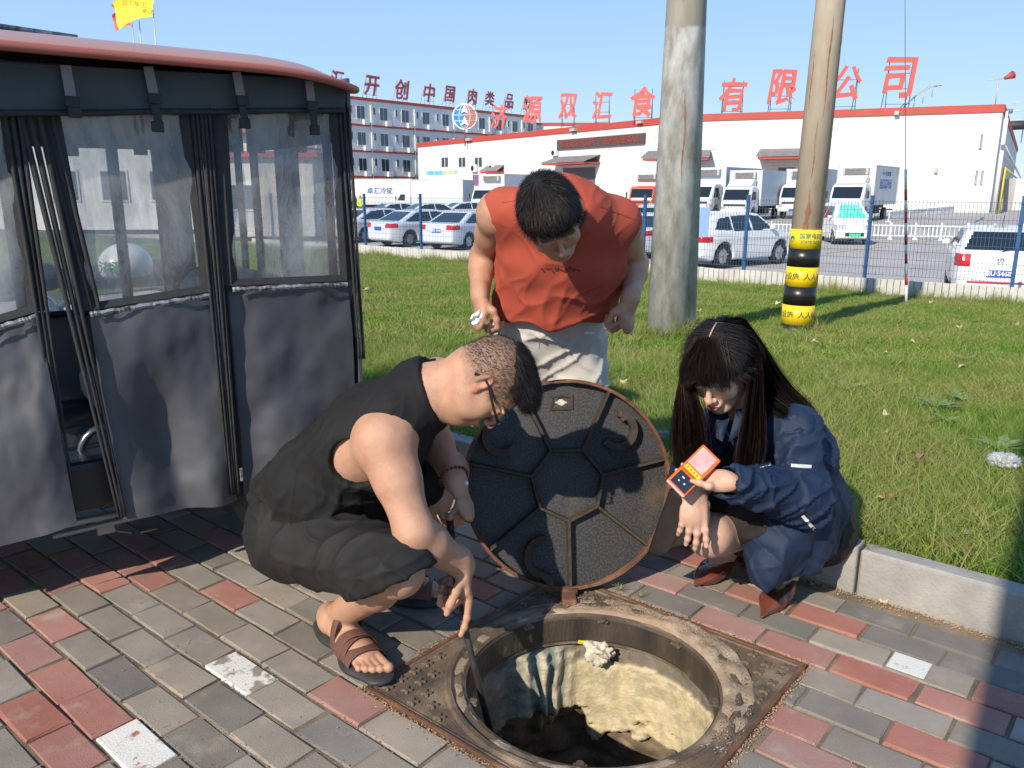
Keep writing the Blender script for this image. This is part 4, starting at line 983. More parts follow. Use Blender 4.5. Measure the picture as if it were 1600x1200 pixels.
# ================================================================== WAREHOUSE
m_tile = M('white_cladding', (.64, .64, .63), (.60, .60, .59), ns=.4, rough=.75, world=True, c3=(.55, .54, .51), ns3=.15)
def add_tiles(m, sx=2.2, sz=2.2):      # fine tile joints as relief and slight grey, far too small to build one by one
    n = m.node_tree.nodes; l = m.node_tree.links; b = n['Principled BSDF']; tc = n.new('ShaderNodeTexCoord'); br = n.new('ShaderNodeTexBrick'); mp = n.new('ShaderNodeMapping'); mp.inputs['Rotation'].default_value = (math.pi/2, 0, 0)
    l.new(tc.outputs['Object'], mp.inputs[0]); l.new(mp.outputs[0], br.inputs[0]); br.inputs['Scale'].default_value = 1; br.inputs['Brick Width'].default_value = 1.0; br.inputs['Row Height'].default_value = .30; br.inputs['Mortar Size'].default_value = .022; br.inputs['Mortar Smooth'].default_value = .3
    src = b.inputs['Base Color'].links[0].from_socket; mx = n.new('ShaderNodeMix'); mx.data_type = 'RGBA'; mx.blend_type = 'MULTIPLY'; l.new(br.outputs['Fac'], mx.inputs[0]); l.new(src, mx.inputs[6]); mx.inputs[7].default_value = (.78, .78, .79, 1); l.new(mx.outputs[2], b.inputs['Base Color'])
add_tiles(m_tile)
m_redtrim = M('trim_red', (.42, .06, .04), (.38, .055, .04), ns=1, rough=.6); m_win = M('window_glass', (.04, .06, .08), rough=.08, spec=.8); m_wf = M('window_frame', (.62, .63, .64), rough=.5); m_gry = M('metal_grey', (.45, .45, .44), rough=.5, metal=.3)
WR = Vector((42, 72, -.66)); WM = Vector((17.3, 81.5, -.66)); WL = Vector((-14.6, 129, -.66)); WH = 9.05
wh = thing('warehouse', 'long white clad warehouse with a red parapet band behind the lorries', 'warehouse', (WM.x, WM.y, -.66))
def O(P): return Vector(P)-Vector((WM.x, WM.y, -.66))
def wall(name, A, B, h, mat, parent, th=.4, z0=0, off=0):
    d = (B-A); L = d.length; R = math.atan2(d.y, d.x)
    o = obj(name, box_bm((L/2, th/2+off, z0+h/2), (L, th, h)), mat, parent); o.location = O((A.x, A.y, -.66)); o.rotation_euler = (0, 0, R); return o
WB = Vector((88, 145, -.66))         # far end of the right-hand side wall
fr1 = wall('wall', WM, WR, WH, m_tile, wh); fr2 = wall('wall', WL, WM, WH, m_tile, wh); side = wall('wall', WR, WB, WH, m_tile, wh)
wall('parapet_band', WM, WR, .62, m_redtrim, fr1, .5, WH-.62, -.06).parent = fr1
for f, A, B in ((fr1, WM, WR), (fr2, WL, WM), (side, WR, WB)):
    for c in list(f.children): bpy.data.objects.remove(c)
    L = (B-A).length; obj('parapet_band', box_bm((L/2, .13, WH-.28), (L+.06, .5, .64)), m_redtrim, f)
bm = bmesh.new(); vs = [bm.verts.new(O((p.x, p.y, -.66))+Vector((0, 0, WH-.8))) for p in (WL, WM, WR, WB, Vector((20, 200, 0)))]; bm.faces.new(vs); obj('roof', bm, m_gry, wh)
def on_wall(A, B, px, py):          # local (x, z) of a pixel on the wall plane A-B
    n = (B-A).cross(Vector((0, 0, 1))); o = Vector((0, 0, CAMH)); r = Vector(ray(px, py)); t = (A-o).dot(n)/r.dot(n); P = o+r*t; return (P-A).dot((B-A).normalized()), P.z+.66
def on_rect(parent, A, B, x0, y0, x1, y1, name, mat, th=.12, proud=.06):
    a = on_wall(A, B, (x0+x1)/2, y0); b = on_wall(A, B, (x0+x1)/2, y1); l_ = on_wall(A, B, x0, (y0+y1)/2)[0]; r_ = on_wall(A, B, x1, (y0+y1)/2)[0]
    o = obj(name, box_bm(((l_+r_)/2, -proud+th/2, (a[1]+b[1])/2), (abs(r_-l_), th, abs(a[1]-b[1]))), mat, parent); return o, (l_, r_, b[1], a[1])
def window(parent, A, B, x0, y0, x1, y1, n=2):
    o, (l_, r_, z0, z1) = on_rect(parent, A, B, x0, y0, x1, y1, 'window', m_wf, .10, .05)
    w_ = (r_-l_)/n
    for i in range(n): obj('pane', box_bm((l_+w_*(i+.5), -.055, (z0+z1)/2), (w_*.8, .02, (z1-z0)*.86)), m_win, o)
    return o
for x0, x1 in ((690, 701), (717, 728), (742, 754)): window(fr2, WL, WM, x0, 245, x1, 262)
# LED board
o, (l_, r_, z0, z1) = on_rect(fr2, WL, WM, 873, 213.5, 1009, 229, 'led_board', M('led_panel', (.06, .045, .042), (.10, .07, .06), ns=4, rough=.5), .3, .28)
me = text_mesh('食品安全大如天  产品质量重如山', (z1-z0)*.62, .02); me.materials.append(M('led_red', (.28, .05, .04), rough=.5)); q = obj('lettering', me, None, o); q.matrix_local = frame_mat(((l_+r_)/2, -.30, (z0+z1)/2), (1, 0, 0)); q.scale = (1.0, 1, 1)
ln = max(v.co.x for v in me.vertices)-min(v.co.x for v in me.vertices); q.scale = ((r_-l_)*.9/ln,)*3
# canopies
def canopy(parent, A, B, x0, x1, y, dpt=2.4, label=None):
    l_ = on_wall(A, B, x0, y)[0]; r_, z = on_wall(A, B, x1, y)
    bm = bmesh.new(); bm_box(bm, ((l_+r_)/2, -dpt/2, z+.1), (r_-l_, dpt, .2)); c = obj('canopy', bm, m_redtrim, parent)
    bm = bmesh.new(); vs = [bm.verts.new(v) for v in ((l_-.2, -dpt-.1, z+.21), (r_+.2, -dpt-.1, z+.21), (r_, 0, z+.95), (l_, 0, z+.95))]; bm.faces.new(vs); r = bmesh.ops.extrude_face_region(bm, geom=list(bm.faces)); bmesh.ops.translate(bm, verts=[v for v in r['geom'] if isinstance(v, bmesh.types.BMVert)], vec=(0, 0, .06))
    obj('canopy_roof', bm, M('roof_grey', (.16, .15, .15), (.22, .2, .2), ns=2, rough=.8), c)
canopy(fr2, WL, WM, 872, 938, 256); canopy(fr2, WL, WM, 762, 788, 270, 1.2); canopy(fr1, WM, WR, 1012, 1110, 251); canopy(fr1, WM, WR, 1187, 1262, 249)
on_rect(fr1, WM, WR, 1215, 262, 1240, 300, 'dock_door', M('dock_dark', (.12, .12, .12), rough=.7), .1, .05)
on_rect(fr2, WL, WM, 880, 262, 930, 300, 'dock_door', M('dock_dark', (.12, .12, .12), rough=.7), .1, .05)
on_rect(fr1, WM, WR, 1380, 268, 1405, 300, 'dock_door', M('dock_pale', (.5, .5, .5), rough=.7), .1, .05)
on_rect(fr1, WM, WR, 1112, 226, 1121, 233, 'wall_vent', M('vent_pale', (.55, .54, .5), rough=.7), .1, .05)
o, R_ = on_rect(fr2, WL, WM, 667, 266, 716, 284, 'wall_poster', M('poster', (.70, .74, .78), rough=.5), .08, .05)
bm = box_bm(((R_[0]+R_[1])/2, -.06, R_[3]-.35), (R_[1]-R_[0], .03, .6)); obj('poster_band', bm, M('poster_blue', (.05, .40, .70), (.7, .6, .1), ns=.35, rough=.5), o)
o, R_ = on_rect(fr2, WL, WM, 739, 273, 748, 290, 'notice', M('notice_blue', (.04, .12, .35), (.3, .1, .1), ns=3, rough=.5), .1, .05)
def ac(parent, A, B, px, py, s=1):
    l_, z = on_wall(A, B, px, py); o = obj('air_conditioner', box_bm((l_, -.22, z), (.85*s, .36, .62*s), bev=.03), m_wf, parent)
    bm = bmesh.new(); bm_cyl(bm, (l_-.12*s, -.41, z), (l_-.12*s, -.43, z), .24*s, n=16); obj('fan', bm, m_dark, o)
ac(fr2, WL, WM, 743, 263, 1.6); ac(fr2, WL, WM, 771, 263, 1.6); ac(fr2, WL, WM, 869, 239, 1.2)
for x, y in ((735, 218), (899, 203), (1003, 191)): on_rect(fr2, WL, WM, x-4, y-2, x+4, y+2, 'floodlight', m_gry, .4, .5)
on_rect(fr1, WM, WR, 1397, 174, 1404, 180, 'floodlight', m_gry, .4, .5); on_rect(fr1, WM, WR, 1460, 262, 1464, 270, 'camera_bracket', m_gry, .4, .3)
for x in (1478, 1504): pass
# side wall pipes and windows
for x0, x1, y0, y1 in ((1530, 1534, 208, 235), (1522, 1526, 266, 290), (1531, 1535, 266, 290)): window(side, WR, WB, x0, y0, x1, y1, 1)
bm = bmesh.new(); n_ = Vector((0, -.5, 0))
xa = on_wall(WR, WB, 1551, 260)[0]; xb = on_wall(WR, WB, 1593, 260)[0]
bm_tube(bm, [(xa, -.5, 0), (xa, -.5, 7.5)], .16, 8); bm_tube(bm, [(xa+1.2, -.5, 0), (xa+1.2, -.5, 6.6)], .16, 8); bm_tube(bm, [(xa-.8, -.5, 5.6), (xb+4, -.5, 4.9)], .14, 8); bm_tube(bm, [(xb, -.6, 0), (xb, -.6, 7.8)], .12, 8); bm_tube(bm, [(.3, -.3, 0), (.3, -.3, WH-.5)], .10, 8)
obj('pipework', bm, M('pipe_white', (.66, .66, .62), rough=.5), side)
bm = bmesh.new(); bm_tube(bm, [(xa+2.6, -.8, 0), (xa+2.6, -.8, 3.7), (xb, -.8, 3.9)], .12, 8); obj('gas_pipe', bm, M('pipe_yellow', (.66, .48, .08), rough=.5), side)
o = obj('white_cabin', box_bm((0, 0, 1.5), (5, 6, 3), bev=.05), m_box); o.location = lot_at(1592, 328); tag(o, 'white cabin with a rounded top edge at the foot of the warehouse side wall', 'cabin')
# wind sock on the corner
t = thing('wind_sock', 'small red wind sock on a thin mast above the warehouse corner', 'wind sock', (WR.x-.4, WR.y+.6, WH-.66))
obj('mast', tube_bm([(0, 0, -.3), (0, 0, 2.3)], .05, 6), m_gry, t); obj('boom', tube_bm([(-.9, 0, 2.05), (.9, 0, 2.2)], .03, 5), m_gry, t); bm = bmesh.new(); bm_cyl(bm, (.5, 0, 2.2), (1.2, 0, 2.5), .12, .34, n=14); obj('sock', bm, m_redtrim, t)
# clutter beyond the roof, right
t = thing('roof_machinery', 'grey pipes, tank and ladder rack above the far warehouse roof at the right edge', 'machinery', (66, 108, -.66))
bm = bmesh.new(); bm_cyl(bm, (-3, 0, 10.0), (3.5, 0, 10.3), .55, n=16); obj('tank', bm, m_dark, t)
bm = bmesh.new()
for x in (-1, .5, 2, 3.5): bm_tube(bm, [(x, 1, 8.0), (x, 1, 13.2)], .07, 6)
for z in (10.8, 12, 13): bm_tube(bm, [(-1.4, 1, z), (4.5, 1, z)], .06, 6)
obj('rack', bm, m_gry, t)
t = thing('stair_rail', 'grey stair rail and pipe on the warehouse roof under the last red characters', 'stair rail', at(1400, 179, 80))
bm = bmesh.new(); 
for k in range(2):
    bm_tube(bm, [(0, k*.8, 0), (1.6, k*.8, 1.6), (3.2, k*.8, 2.6), (4, k*.8, 2.6)], .05, 5)
for i in range(5): bm_tube(bm, [(i*.8, 0, i*.6-.8), (i*.8, 0, i*.75+.1)], .04, 5)
bm_tube(bm, [(3, 0, .2), (11, 0, .3)], .22, 8); obj('rail', bm, m_gry, t)

# ================================================================== DORMITORY BLOCK
DL = Vector((-48, 80.5, -.66)); DR = Vector((4.2, 132.5, -.66)); DH = 13.1
# direction measured: recedes to the right
A0 = Vector(at(540, 150, 135)); B0 = Vector(at(838, 181, 172)); dd = (B0-A0); dd.z = 0; dd.normalize()
DA = Vector((A0.x, A0.y, -.66))-dd*34; DBp = Vector((B0.x, B0.y, -.66)); Hd = A0.z+.66
dm = thing('dormitory', 'four storey pale grey block with red floor bands behind the warehouse', 'building', DA, math.atan2(dd.y, dd.x)); Ld = (DBp-DA).length
m_dw = M('dorm_wall', (.70, .70, .69), (.66, .66, .655), ns=.3, rough=.85, c3=(.60, .60, .59), ns3=.1)
wl = obj('wall', box_bm((Ld/2, 6, Hd/2), (Ld, 12, Hd)), m_dw, dm)
for i in range(5):
    z = Hd-.15-i*(Hd/4.05)
    if z > .3: obj('floor_band', box_bm((Ld/2, -.06, z), (Ld+.2, .24, .44 if i == 0 else .31)), m_redtrim, wl)
fl_h = Hd/4.05
bm = box_bm((0, 0, 0), (1.35, .10, 1.75)); wmf = bpy.data.meshes.new('window'); bm.to_mesh(wmf); bm.free(); wmf.materials.append(m_wf)
bm = box_bm((0, 0, 0), (.55, .03, 1.5)); wmp = bpy.data.meshes.new('pane'); bm.to_mesh(wmp); bm.free(); wmp.materials.append(m_win)
bm = box_bm((0, 0, 0), (.42, .10, 1.0)); wms = bpy.data.meshes.new('small_window'); bm.to_mesh(wms); bm.free(); wms.materials.append(m_wf)
bm = box_bm((0, 0, 0), (.28, .03, .85)); wmq = bpy.data.meshes.new('pane'); bm.to_mesh(wmq); bm.free(); wmq.materials.append(m_win)
bm = box_bm((0, 0, 0), (.85, .42, .62), bev=.03); acm = bpy.data.meshes.new('air_conditioner'); bm.to_mesh(acm); bm.free(); acm.materials.append(m_wf)
def cp(me, nm, par, loc): o = bpy.data.objects.new(nm, me); link(o); o.parent = par; o.location = loc; return o
xs = []; x = 2.0; W0 = Ld/17.0
for fl in range(4):
    for j in range(17):
        x = (j+.5)*W0; z = Hd-.15-fl*fl_h-fl_h*.52
        P = DA+dd*x
        q = proj((P.x, P.y, z))
        if not (-100 < q[0] < 900): continue
        o = cp(wmf, 'window', wl, (x+.4, -.03, z)); o.scale = (1.3,)*3
        for s in (-1, 1): cp(wmp, 'pane', o, (s*.32, -.055, 0))
        o = cp(wms, 'small_window', wl, (x-1.62, -.03, z+.4)); o.scale = (1.3,)*3; cp(wmq, 'pane', o, (0, -.055, 0))
        o = cp(acm, 'air_conditioner', wl, (x+1.24, -.32, z-1.5)); o.scale = (1.3,)*3
bm = bmesh.new(); bm_cyl(bm, (0, 0, 0), (0, 0, Hd-1), .10, n=10); dpm = bpy.data.meshes.new('downpipe'); bm.to_mesh(dpm); bm.free(); dpm.materials.append(M('pipe_white', (.66, .66, .62)))
for j in range(0, 17, 2): cp(dpm, 'downpipe', wl, (j*W0, -.18, 0))
# right wing with its own red edge
WA = Vector(at(836, 182, 171)); WA.z = -.66
wing = thing('rear_wing', 'low pale wing with a red roof edge seen between the dormitory and the warehouse letters', 'building', WA)
bm = bmesh.new(); bm_box(bm, (8, 12, 7.6), (16, 18, 15.2)); w2 = obj('wall', bm, m_dw, wing); obj('roof_band', box_bm((8, 11.9, 15.4), (16.4, 18.6, .4)), m_redtrim, w2)
bm = bmesh.new(); bm_box(bm, (25, 18, 7.2), (18, 18, 14.4)); w3 = obj('wall', bm, m_dw, wing); obj('roof_band', box_bm((25, 17.9, 14.6), (18.4, 18.6, .4)), m_redtrim, w3)

# ================================================================== ROOFTOP CHARACTERS
m_let = M('letter_red', (.58, .10, .085), (.54, .11, .095), ns=1, rough=.6); m_letd = M('letter_red_dark', (.38, .075, .075), (.34, .08, .08), ns=1, rough=.6); m_fr = M('letter_frame', (.05, .055, .07), rough=.6)
def letter(ch, cx, cy, hpx, Y, ybase, xdir, mat, label, group, shear=.15, wfac=.8, wt=.022):
    C = Vector(at(cx, cy, Y)); hgt = hpx*proj(C)[2]/FPX; zb = at(cx, ybase, Y)[2]
    t = thing('rooftop_character', label, 'rooftop character', (C.x, C.y, zb), 0, group)
    me = text_mesh(ch, hgt*1.1, .08, hgt*wt, shear); me.materials.append(mat)
    V = np.array([v.co for v in me.vertices])
    cxy = (V.min(0)+V.max(0))/2; sc = hgt/(V[:, 1].max()-V[:, 1].min())
    w_ = np.sin(V[:, 0]/hgt*5+V[:, 1]/hgt*4)*.02*hgt
    for v, k in zip(me.vertices, w_): v.co.x = (v.co.x-cxy[0])*sc*wfac+k; v.co.y = (v.co.y-cxy[1])*sc+k*.7
    o = obj('character', me, None, t); xd = Vector(xdir).normalized(); o.matrix_local = frame_mat((0, 0, C.z-zb), xd)
    n = Vector((-xd.y, xd.x, 0)); n = n if n.y > 0 else -n; bm = bmesh.new(); hw = hgt*wfac*.36; top = C.z-zb+hgt*.42
    for s in (-1, 1):
        p = xd*hw*s+n*.12; bm_tube(bm, [p+Vector((0, 0, -.2)), p+Vector((0, 0, top))], .035, 4)
        bm_tube(bm, [p+Vector((0, 0, top*.85)), p+n*hgt*.40+Vector((0, 0, -.2))], .035, 4)
    for f in (.15, .45, .75): bm_tube(bm, [xd*-hw*1.1+n*.12+Vector((0, 0, top*f)), xd*hw*1.1+n*.12+Vector((0, 0, top*f))], .028, 4)
    obj('support_frame', bm, m_fr, t); return t
x1d = (WR-WM); x2d = (WM-WL)
row1 = [('济', 780, 182, 36, 112), ('源', 832, 171, 42, 105), ('双', 887, 166, 38, 98), ('汇', 941, 165, 42, 92), ('食', 1005, 159, 46, 86), ('品', 1070, 152, 46, 84), ('有', 1146, 148, 50, 80), ('限', 1222, 136, 52, 78), ('公', 1324, 130, 52, 76), ('司', 1407, 121, 60, 75)]
def roof_y(x): return 186+(1065-x)*.109 if x < 1065 else 186-(x-1065)*.031
where1 = dict(济='first right of the globe emblem', 源='second right of the globe emblem', 双='above the left end of the red display board', 汇='above the middle of the red display board', 食='just left of the thick pole', 品='hidden behind the thick pole', 有='first right of the thick pole', 限='just left of the banded pole', 公='just right of the banded pole', 司='last at the right end')
where2 = dict(汇='first at the tricycle roof corner', 开='second from the tricycle', 创='third from the tricycle', 中='fourth from the tricycle', 国='fifth, a boxed shape', 肉='just above the globe emblem', 类='just right above the globe emblem', 品='three stacked boxes', 牌='farthest right behind the bright characters')
for ch, cx, cy, h_, Y in row1:
    letter(ch, cx, cy, h_, Y+1.5, roof_y(cx)-1, (1, -.12, 0) if Y < 84 else (1, -.25, 0), m_let, 'bright red character %s on the warehouse roof, ' % ch + where1[ch], 'red characters on the warehouse roof', wfac=.82 if Y < 90 else .70, wt=.03 if ch == '食' else .022)
row2 = [('汇', 527, 124, 26), ('开', 581, 134, 30), ('创', 629, 140, 30), ('中', 671, 145, 28), ('国', 703, 147, 24), ('肉', 738, 151, 24), ('类', 765, 154, 22), ('品', 795, 158, 22), ('牌', 824, 162, 20)]
for ch, cx, cy, h_ in row2:
    f = (cx-540)/(838-540); Y = 135+37*max(-.1, f); letter(ch, cx, cy, h_, Y+1, 150+31*f-1, dd, m_letd, 'dark red character %s on the dormitory roof, ' % ch + where2[ch], 'dark red characters on the dormitory roof', shear=.2, wfac=.95)
# round globe emblem
C = Vector(at(726, 182, 116)); k_ = proj(C)[2]/FPX; R_ = 19.5*k_
t = thing('globe_emblem', 'round globe emblem with blue left half and red-brown right half on the warehouse roof', 'emblem', (C.x, C.y, C.z-R_-1))
def disc(r0, r1, a0, a1, y, mat, nm, cx=0, cz=0, n=40):
    bm = bmesh.new(); L = []
    for i in range(n+1):
        a = a0+(a1-a0)*i/n; L.append([bm.verts.new((cx+r*math.cos(a), yy_, cz+r*math.sin(a)+R_+1)) for yy_ in (y, y+.05) for r in (r0, r1)])
    for A, B in zip(L, L[1:]):
        for q in ((0, 1), (1, 3), (3, 2), (2, 0)): bm.faces.new((A[q[0]], A[q[1]], B[q[1]], B[q[0]]))
    bmesh.ops.recalc_face_normals(bm, faces=bm.faces); return obj(nm, bm, mat, t)
mwh = M('emblem_white', (.8, .8, .8), rough=.5)
disc(.01, R_, 0, 2*math.pi, 0, mwh, 'disc'); disc(.01, R_*.9, math.pi/2, 3*math.pi/2, -.06, M('emblem_blue', (.02, .22, .52), rough=.5), 'blue_half'); disc(.01, R_*.9, -math.pi/2, math.pi/2, -.06, M('emblem_brown', (.42, .15, .11), rough=.5), 'red_half')
bm = bmesh.new()
for s in (-.45, .45): bm_tube(bm, [(s*R_*math.cos(a)*1.0, -.09, R_+1+R_*.9*math.sin(a)) for a in np.linspace(-math.pi/2, math.pi/2, 14)], .05, 4)
for z in (-.35, .1, .5): bm_tube(bm, [(-R_*.85, -.09, R_+1+z*R_), (R_*.85, -.09, R_+1+z*R_)], .05, 4)
obj('grid_lines', bm, mwh, t)
bm = bmesh.new()
for dz in (.45, -.45): bm_prism(bm, [(0, R_+1+(dz+.48)*R_), (.32*R_, R_+1+(dz-.25)*R_), (0, R_+1+(dz-.08)*R_), (-.32*R_, R_+1+(dz-.25)*R_)], -.16, -.10)
obj('arrow_mark', bm, mwh, t)
obj('support_frame', tube_bm([(0, .1, 1), (0, .1, -1.2)], .08, 5), m_fr, t)
# ================================================================== COVERED ELECTRIC TRICYCLE
C1 = np.array([-.557, 2.81]); sa = nrm(np.array([-.803, -.596])); sb = np.array([sa[1], -sa[0]])   # along the side, and inwards
if sb[1] < 0: sb = -sb
TL, TW = 2.35, 1.02
tk = thing('covered_tricycle', 'black curtained electric tricycle with clear plastic windows and a pink-brown roof', 'tricycle', (C1[0], C1[1], 0))
tk.matrix_world = Matrix(((-sa[0], sb[0], 0, C1[0]), (-sa[1], sb[1], 0, C1[1]), (0, 0, 1, 0), (0, 0, 0, 1)))
# local: x = 0 at the right corner, negative to the left; y = inwards; z up
m_cur = M('curtain_leatherette', (.062, .064, .074), (.080, .082, .092), ns=3, rough=.42, bump=.35, bs=700, c3=(.09, .09, .10), ns3=1.4, spec=.6, rr=(3, .36, .52))
m_trim = M('curtain_trim', (.018, .018, .02), (.03, .03, .032), ns=40, rough=.7, bump=.6, bs=300); m_valc = M('valance_cloth', (.03, .045, .052), (.04, .055, .062), ns=3, rough=.55, bump=.3, bs=400)
m_reflt = M('reflective_tape', (.40, .40, .40), (.06, .06, .065), ns=42, rough=.35, metal=.3); m_strap = M('strap_grey', (.22, .21, .24), rough=.8, bump=.5, bs=500); m_roof = M('roof_pinkbrown', (.40, .235, .205), (.37, .215, .185), ns=2, rough=.42, coat=.15); m_roofd = M('roof_edge_red', (.33, .10, .07), rough=.4); m_frame_b = M('frame_black', (.012, .012, .013), rough=.4)
def pvc():
    m = bpy.data.materials.new('clear_pvc'); m.use_nodes = True; n = m.node_tree.nodes; l = m.node_tree.links; out = n['Material Output']; n.remove(n['Principled BSDF'])
    tr = n.new('ShaderNodeBsdfTransparent'); tr.inputs[0].default_value = (.93, .94, .95, 1); gl = n.new('ShaderNodeBsdfGlossy'); gl.inputs['Roughness'].default_value = .09; df = n.new('ShaderNodeBsdfDiffuse'); df.inputs[0].default_value = (.70, .69, .68, 1)
    tl = n.new('ShaderNodeBsdfTranslucent'); tl.inputs[0].default_value = (.6, .6, .62, 1); ms = n.new('ShaderNodeMixShader'); l.new(df.outputs[0], ms.inputs[1]); l.new(tl.outputs[0], ms.inputs[2])
    tc = n.new('ShaderNodeTexCoord'); mp = n.new('ShaderNodeMapping'); mp.inputs['Scale'].default_value = (3.5, 3.5, 1.3); l.new(tc.outputs['Object'], mp.inputs[0])
    nz = n.new('ShaderNodeTexNoise'); nz.inputs['Scale'].default_value = 1.5; nz.inputs['Detail'].default_value = 9; nz.inputs['Roughness'].default_value = .7; nz.inputs['Distortion'].default_value = .8; l.new(mp.outputs[0], nz.inputs[0])
    mr = n.new('ShaderNodeMapRange'); mr.inputs['From Min'].default_value = .40; mr.inputs['From Max'].default_value = .75; mr.inputs['To Min'].default_value = .22; mr.inputs['To Max'].default_value = .72; l.new(nz.outputs[0], mr.inputs['Value'])
    m1_ = n.new('ShaderNodeMixShader'); l.new(mr.outputs[0], m1_.inputs[0]); l.new(tr.outputs[0], m1_.inputs[1]); l.new(ms.outputs[0], m1_.inputs[2])
    lw = n.new('ShaderNodeLayerWeight'); lw.inputs[0].default_value = .22; mm = n.new('ShaderNodeMath'); mm.operation = 'MULTIPLY_ADD'; mm.inputs[1].default_value = .7; mm.inputs[2].default_value = .05; l.new(lw.outputs['Fresnel'], mm.inputs[0])
    m2_ = n.new('ShaderNodeMixShader'); l.new(mm.outputs[0], m2_.inputs[0]); l.new(m1_.outputs[0], m2_.inputs[1]); l.new(gl.outputs[0], m2_.inputs[2])
    bp = n.new('ShaderNodeBump'); bp.inputs['Distance'].default_value = .03; bp.inputs['Strength'].default_value = .5; n3 = n.new('ShaderNodeTexNoise'); n3.inputs['Scale'].default_value = 2.2; n3.inputs['Detail'].default_value = 3; n3.inputs['Distortion'].default_value = 1.5; l.new(mp.outputs[0], n3.inputs[0]); l.new(n3.outputs[0], bp.inputs['Height']); l.new(bp.outputs[0], gl.inputs['Normal'])
    l.new(m2_.outputs[0], out.inputs[0]); return m
m_pvc = pvc()
P3 = lambda x, y, z: np.array([C1[0], C1[1], 0]) + x*np.array([-sa[0], -sa[1], 0]) + y*np.array([sb[0], sb[1], 0]) + np.array([0, 0, z])
def side_pt(px, py, y=0.0):    # pixel -> local (x, z) on the side plane at depth y
    n = np.array([sb[0], sb[1], 0]); o = np.array([0, 0, CAMH]); r = ray(px, py); p0 = P3(0, y, 0); t = ((p0-o)@n)/(r@n); P = o+r*t
    return (P-p0)@np.array([-sa[0], -sa[1], 0]), P[2]
# pixel outlines of the side: columns
def quad_sheet(name, corners, mat, parent, nx=26, nz=46, fold=None, th=.0, y0=0.0, bulge=0):
    """corners px: TL, TR, BR, BL on the side plane; fold(u, v)->y offset"""
    c = [np.array(side_pt(*q)) for q in corners]; V = []; F = []
    for i in range(nx+1):
        for j in range(nz+1):
            u, v = i/nx, j/nz; p = (c[0]*(1-u)+c[1]*u)*(1-v)+(c[3]*(1-u)+c[2]*u)*v
            y = y0 + (fold(u, v) if fold else 0)
            V.append((p[0], y, p[1]))
    for i in range(nx):
        for j in range(nz): q = i*(nz+1)+j; F.append((q, q+1, q+nz+2, q+nz+1))
    o = obj(name, mesh_from(name, V, F), mat, parent, smooth=True)
    return o
def f1(u, v):
    s = math.sin(math.pi*u)*v; return -.035*s*math.sin(u*5.5+1.2+v*1.5) + .018*v*math.sin(math.pi*u)*math.sin(u*9-v*4) - .02*math.sin(math.pi*u)*math.sin(v*7+u*2) + .008*fbm(np.array([[u*3, v*4, 1.]]), 3)[0]
def f2(u, v):
    return -.045*v*math.sin(math.pi*u)*math.cos(u*5.5-v*2.2) + .012*v*math.sin(3*v+u*5) + .010*fbm(np.array([[u*3, v*4, 7.]]), 3)[0]
def f3(u, v):
    return .05*v*math.sin(u*4+.5) - .05*v*math.sin(math.pi*u) + .02*math.sin(v*6+u*3)*v + .008*fbm(np.array([[u*3, v*4, 3.]]), 3)[0]
def panel(nm, lab, win, low, val, fn, lip=None):
    cpt = obj_empty = None
    lo_ = quad_sheet('curtain', low, m_cur, tk, 30, 50, fn)
    if lab: lo_['label'] = lab
    wn = quad_sheet('window_film', win, m_pvc, lo_, 12, 18, lambda u, v: .006*math.sin(u*9+v*5)+.004*math.sin(v*14))
    # black surround of the window and the reflective tape under it
    TLc, TRc, BRc, BLc = [side_pt(*q) for q in win]
    bm = bmesh.new(); e = .018
    for A, B, w_ in ((TLc, BLc, .022), (TRc, BRc, .022), (BLc, BRc, .02), (TLc, TRc, .014)):
        a = Vector((A[0], 0, A[1])); b = Vector((B[0], 0, B[1])); d = (b-a); n = Vector((-d.z, 0, d.x)).normalized()*w_
        N = 14; prev = None
        for i in range(N+1):
            p = a.lerp(b, i/N); wob = .0025*math.sin(i*1.7)
            ring = [bm.verts.new(p+n*s+Vector((0, yy, 0))) for s, yy in ((-1+wob*60*.1, -.004), (0, -.012), (1, -.004), (0, .004))]
            if prev:
                for k in range(4): bm.faces.new((prev[k], prev[(k+1) % 4], ring[(k+1) % 4], ring[k]))
            prev = ring
    bmesh.ops.recalc_face_normals(bm, faces=bm.faces); obj('window_border', bm, m_trim, lo_)
    bm = bmesh.new(); a = Vector((BLc[0], -.016, BLc[1]-.012)); b = Vector((BRc[0], -.016, BRc[1]-.012)); N = 22
    pr_ = None; tdir = Vector(((b-a).normalized().z*-1, 0, (b-a).normalized().x))
    for i in range(61):
        p = a.lerp(b, i/60)+Vector((0, -.0025*abs(math.sin(i*.9+math.sin(i*.37)*2)), 0))+tdir*.0012*math.sin(i*.8); row = [bm.verts.new(p+tdir*s*.0075+Vector((0, -.003*(s == 0), 0))) for s in (-1, 0, 1)]
        if pr_: bm.faces.new((pr_[0], pr_[1], row[1], row[0])); bm.faces.new((pr_[1], pr_[2], row[2], row[1]))
        pr_ = row
    tp = obj('reflective_tape', bm, m_reflt, lo_)
    return lo_
VAL_T, VAL_B = 0, 0
# panels (pixels): right, middle, left
p_r = panel('r', 'right-hand black curtain panel, hanging almost straight', [(342, 166), (524, 172), (540, 438), (360, 446)], [(352, 446), (545, 438), (566, 740), (380, 772)], None, f2)
p_m = panel('m', 'middle black curtain panel, loose along its left edge and curling at the hem', [(78, 172), (290, 168), (326, 455), (138, 484)], [(138, 484), (330, 456), (372, 782), (192, 812)], None, f1)
p_l = panel('l', 'left black curtain panel, darkest and hanging lowest', [(-130, 168), (12, 168), (58, 486), (-96, 530)], [(-96, 530), (58, 488), (118, 812), (-60, 880)], None, f3)
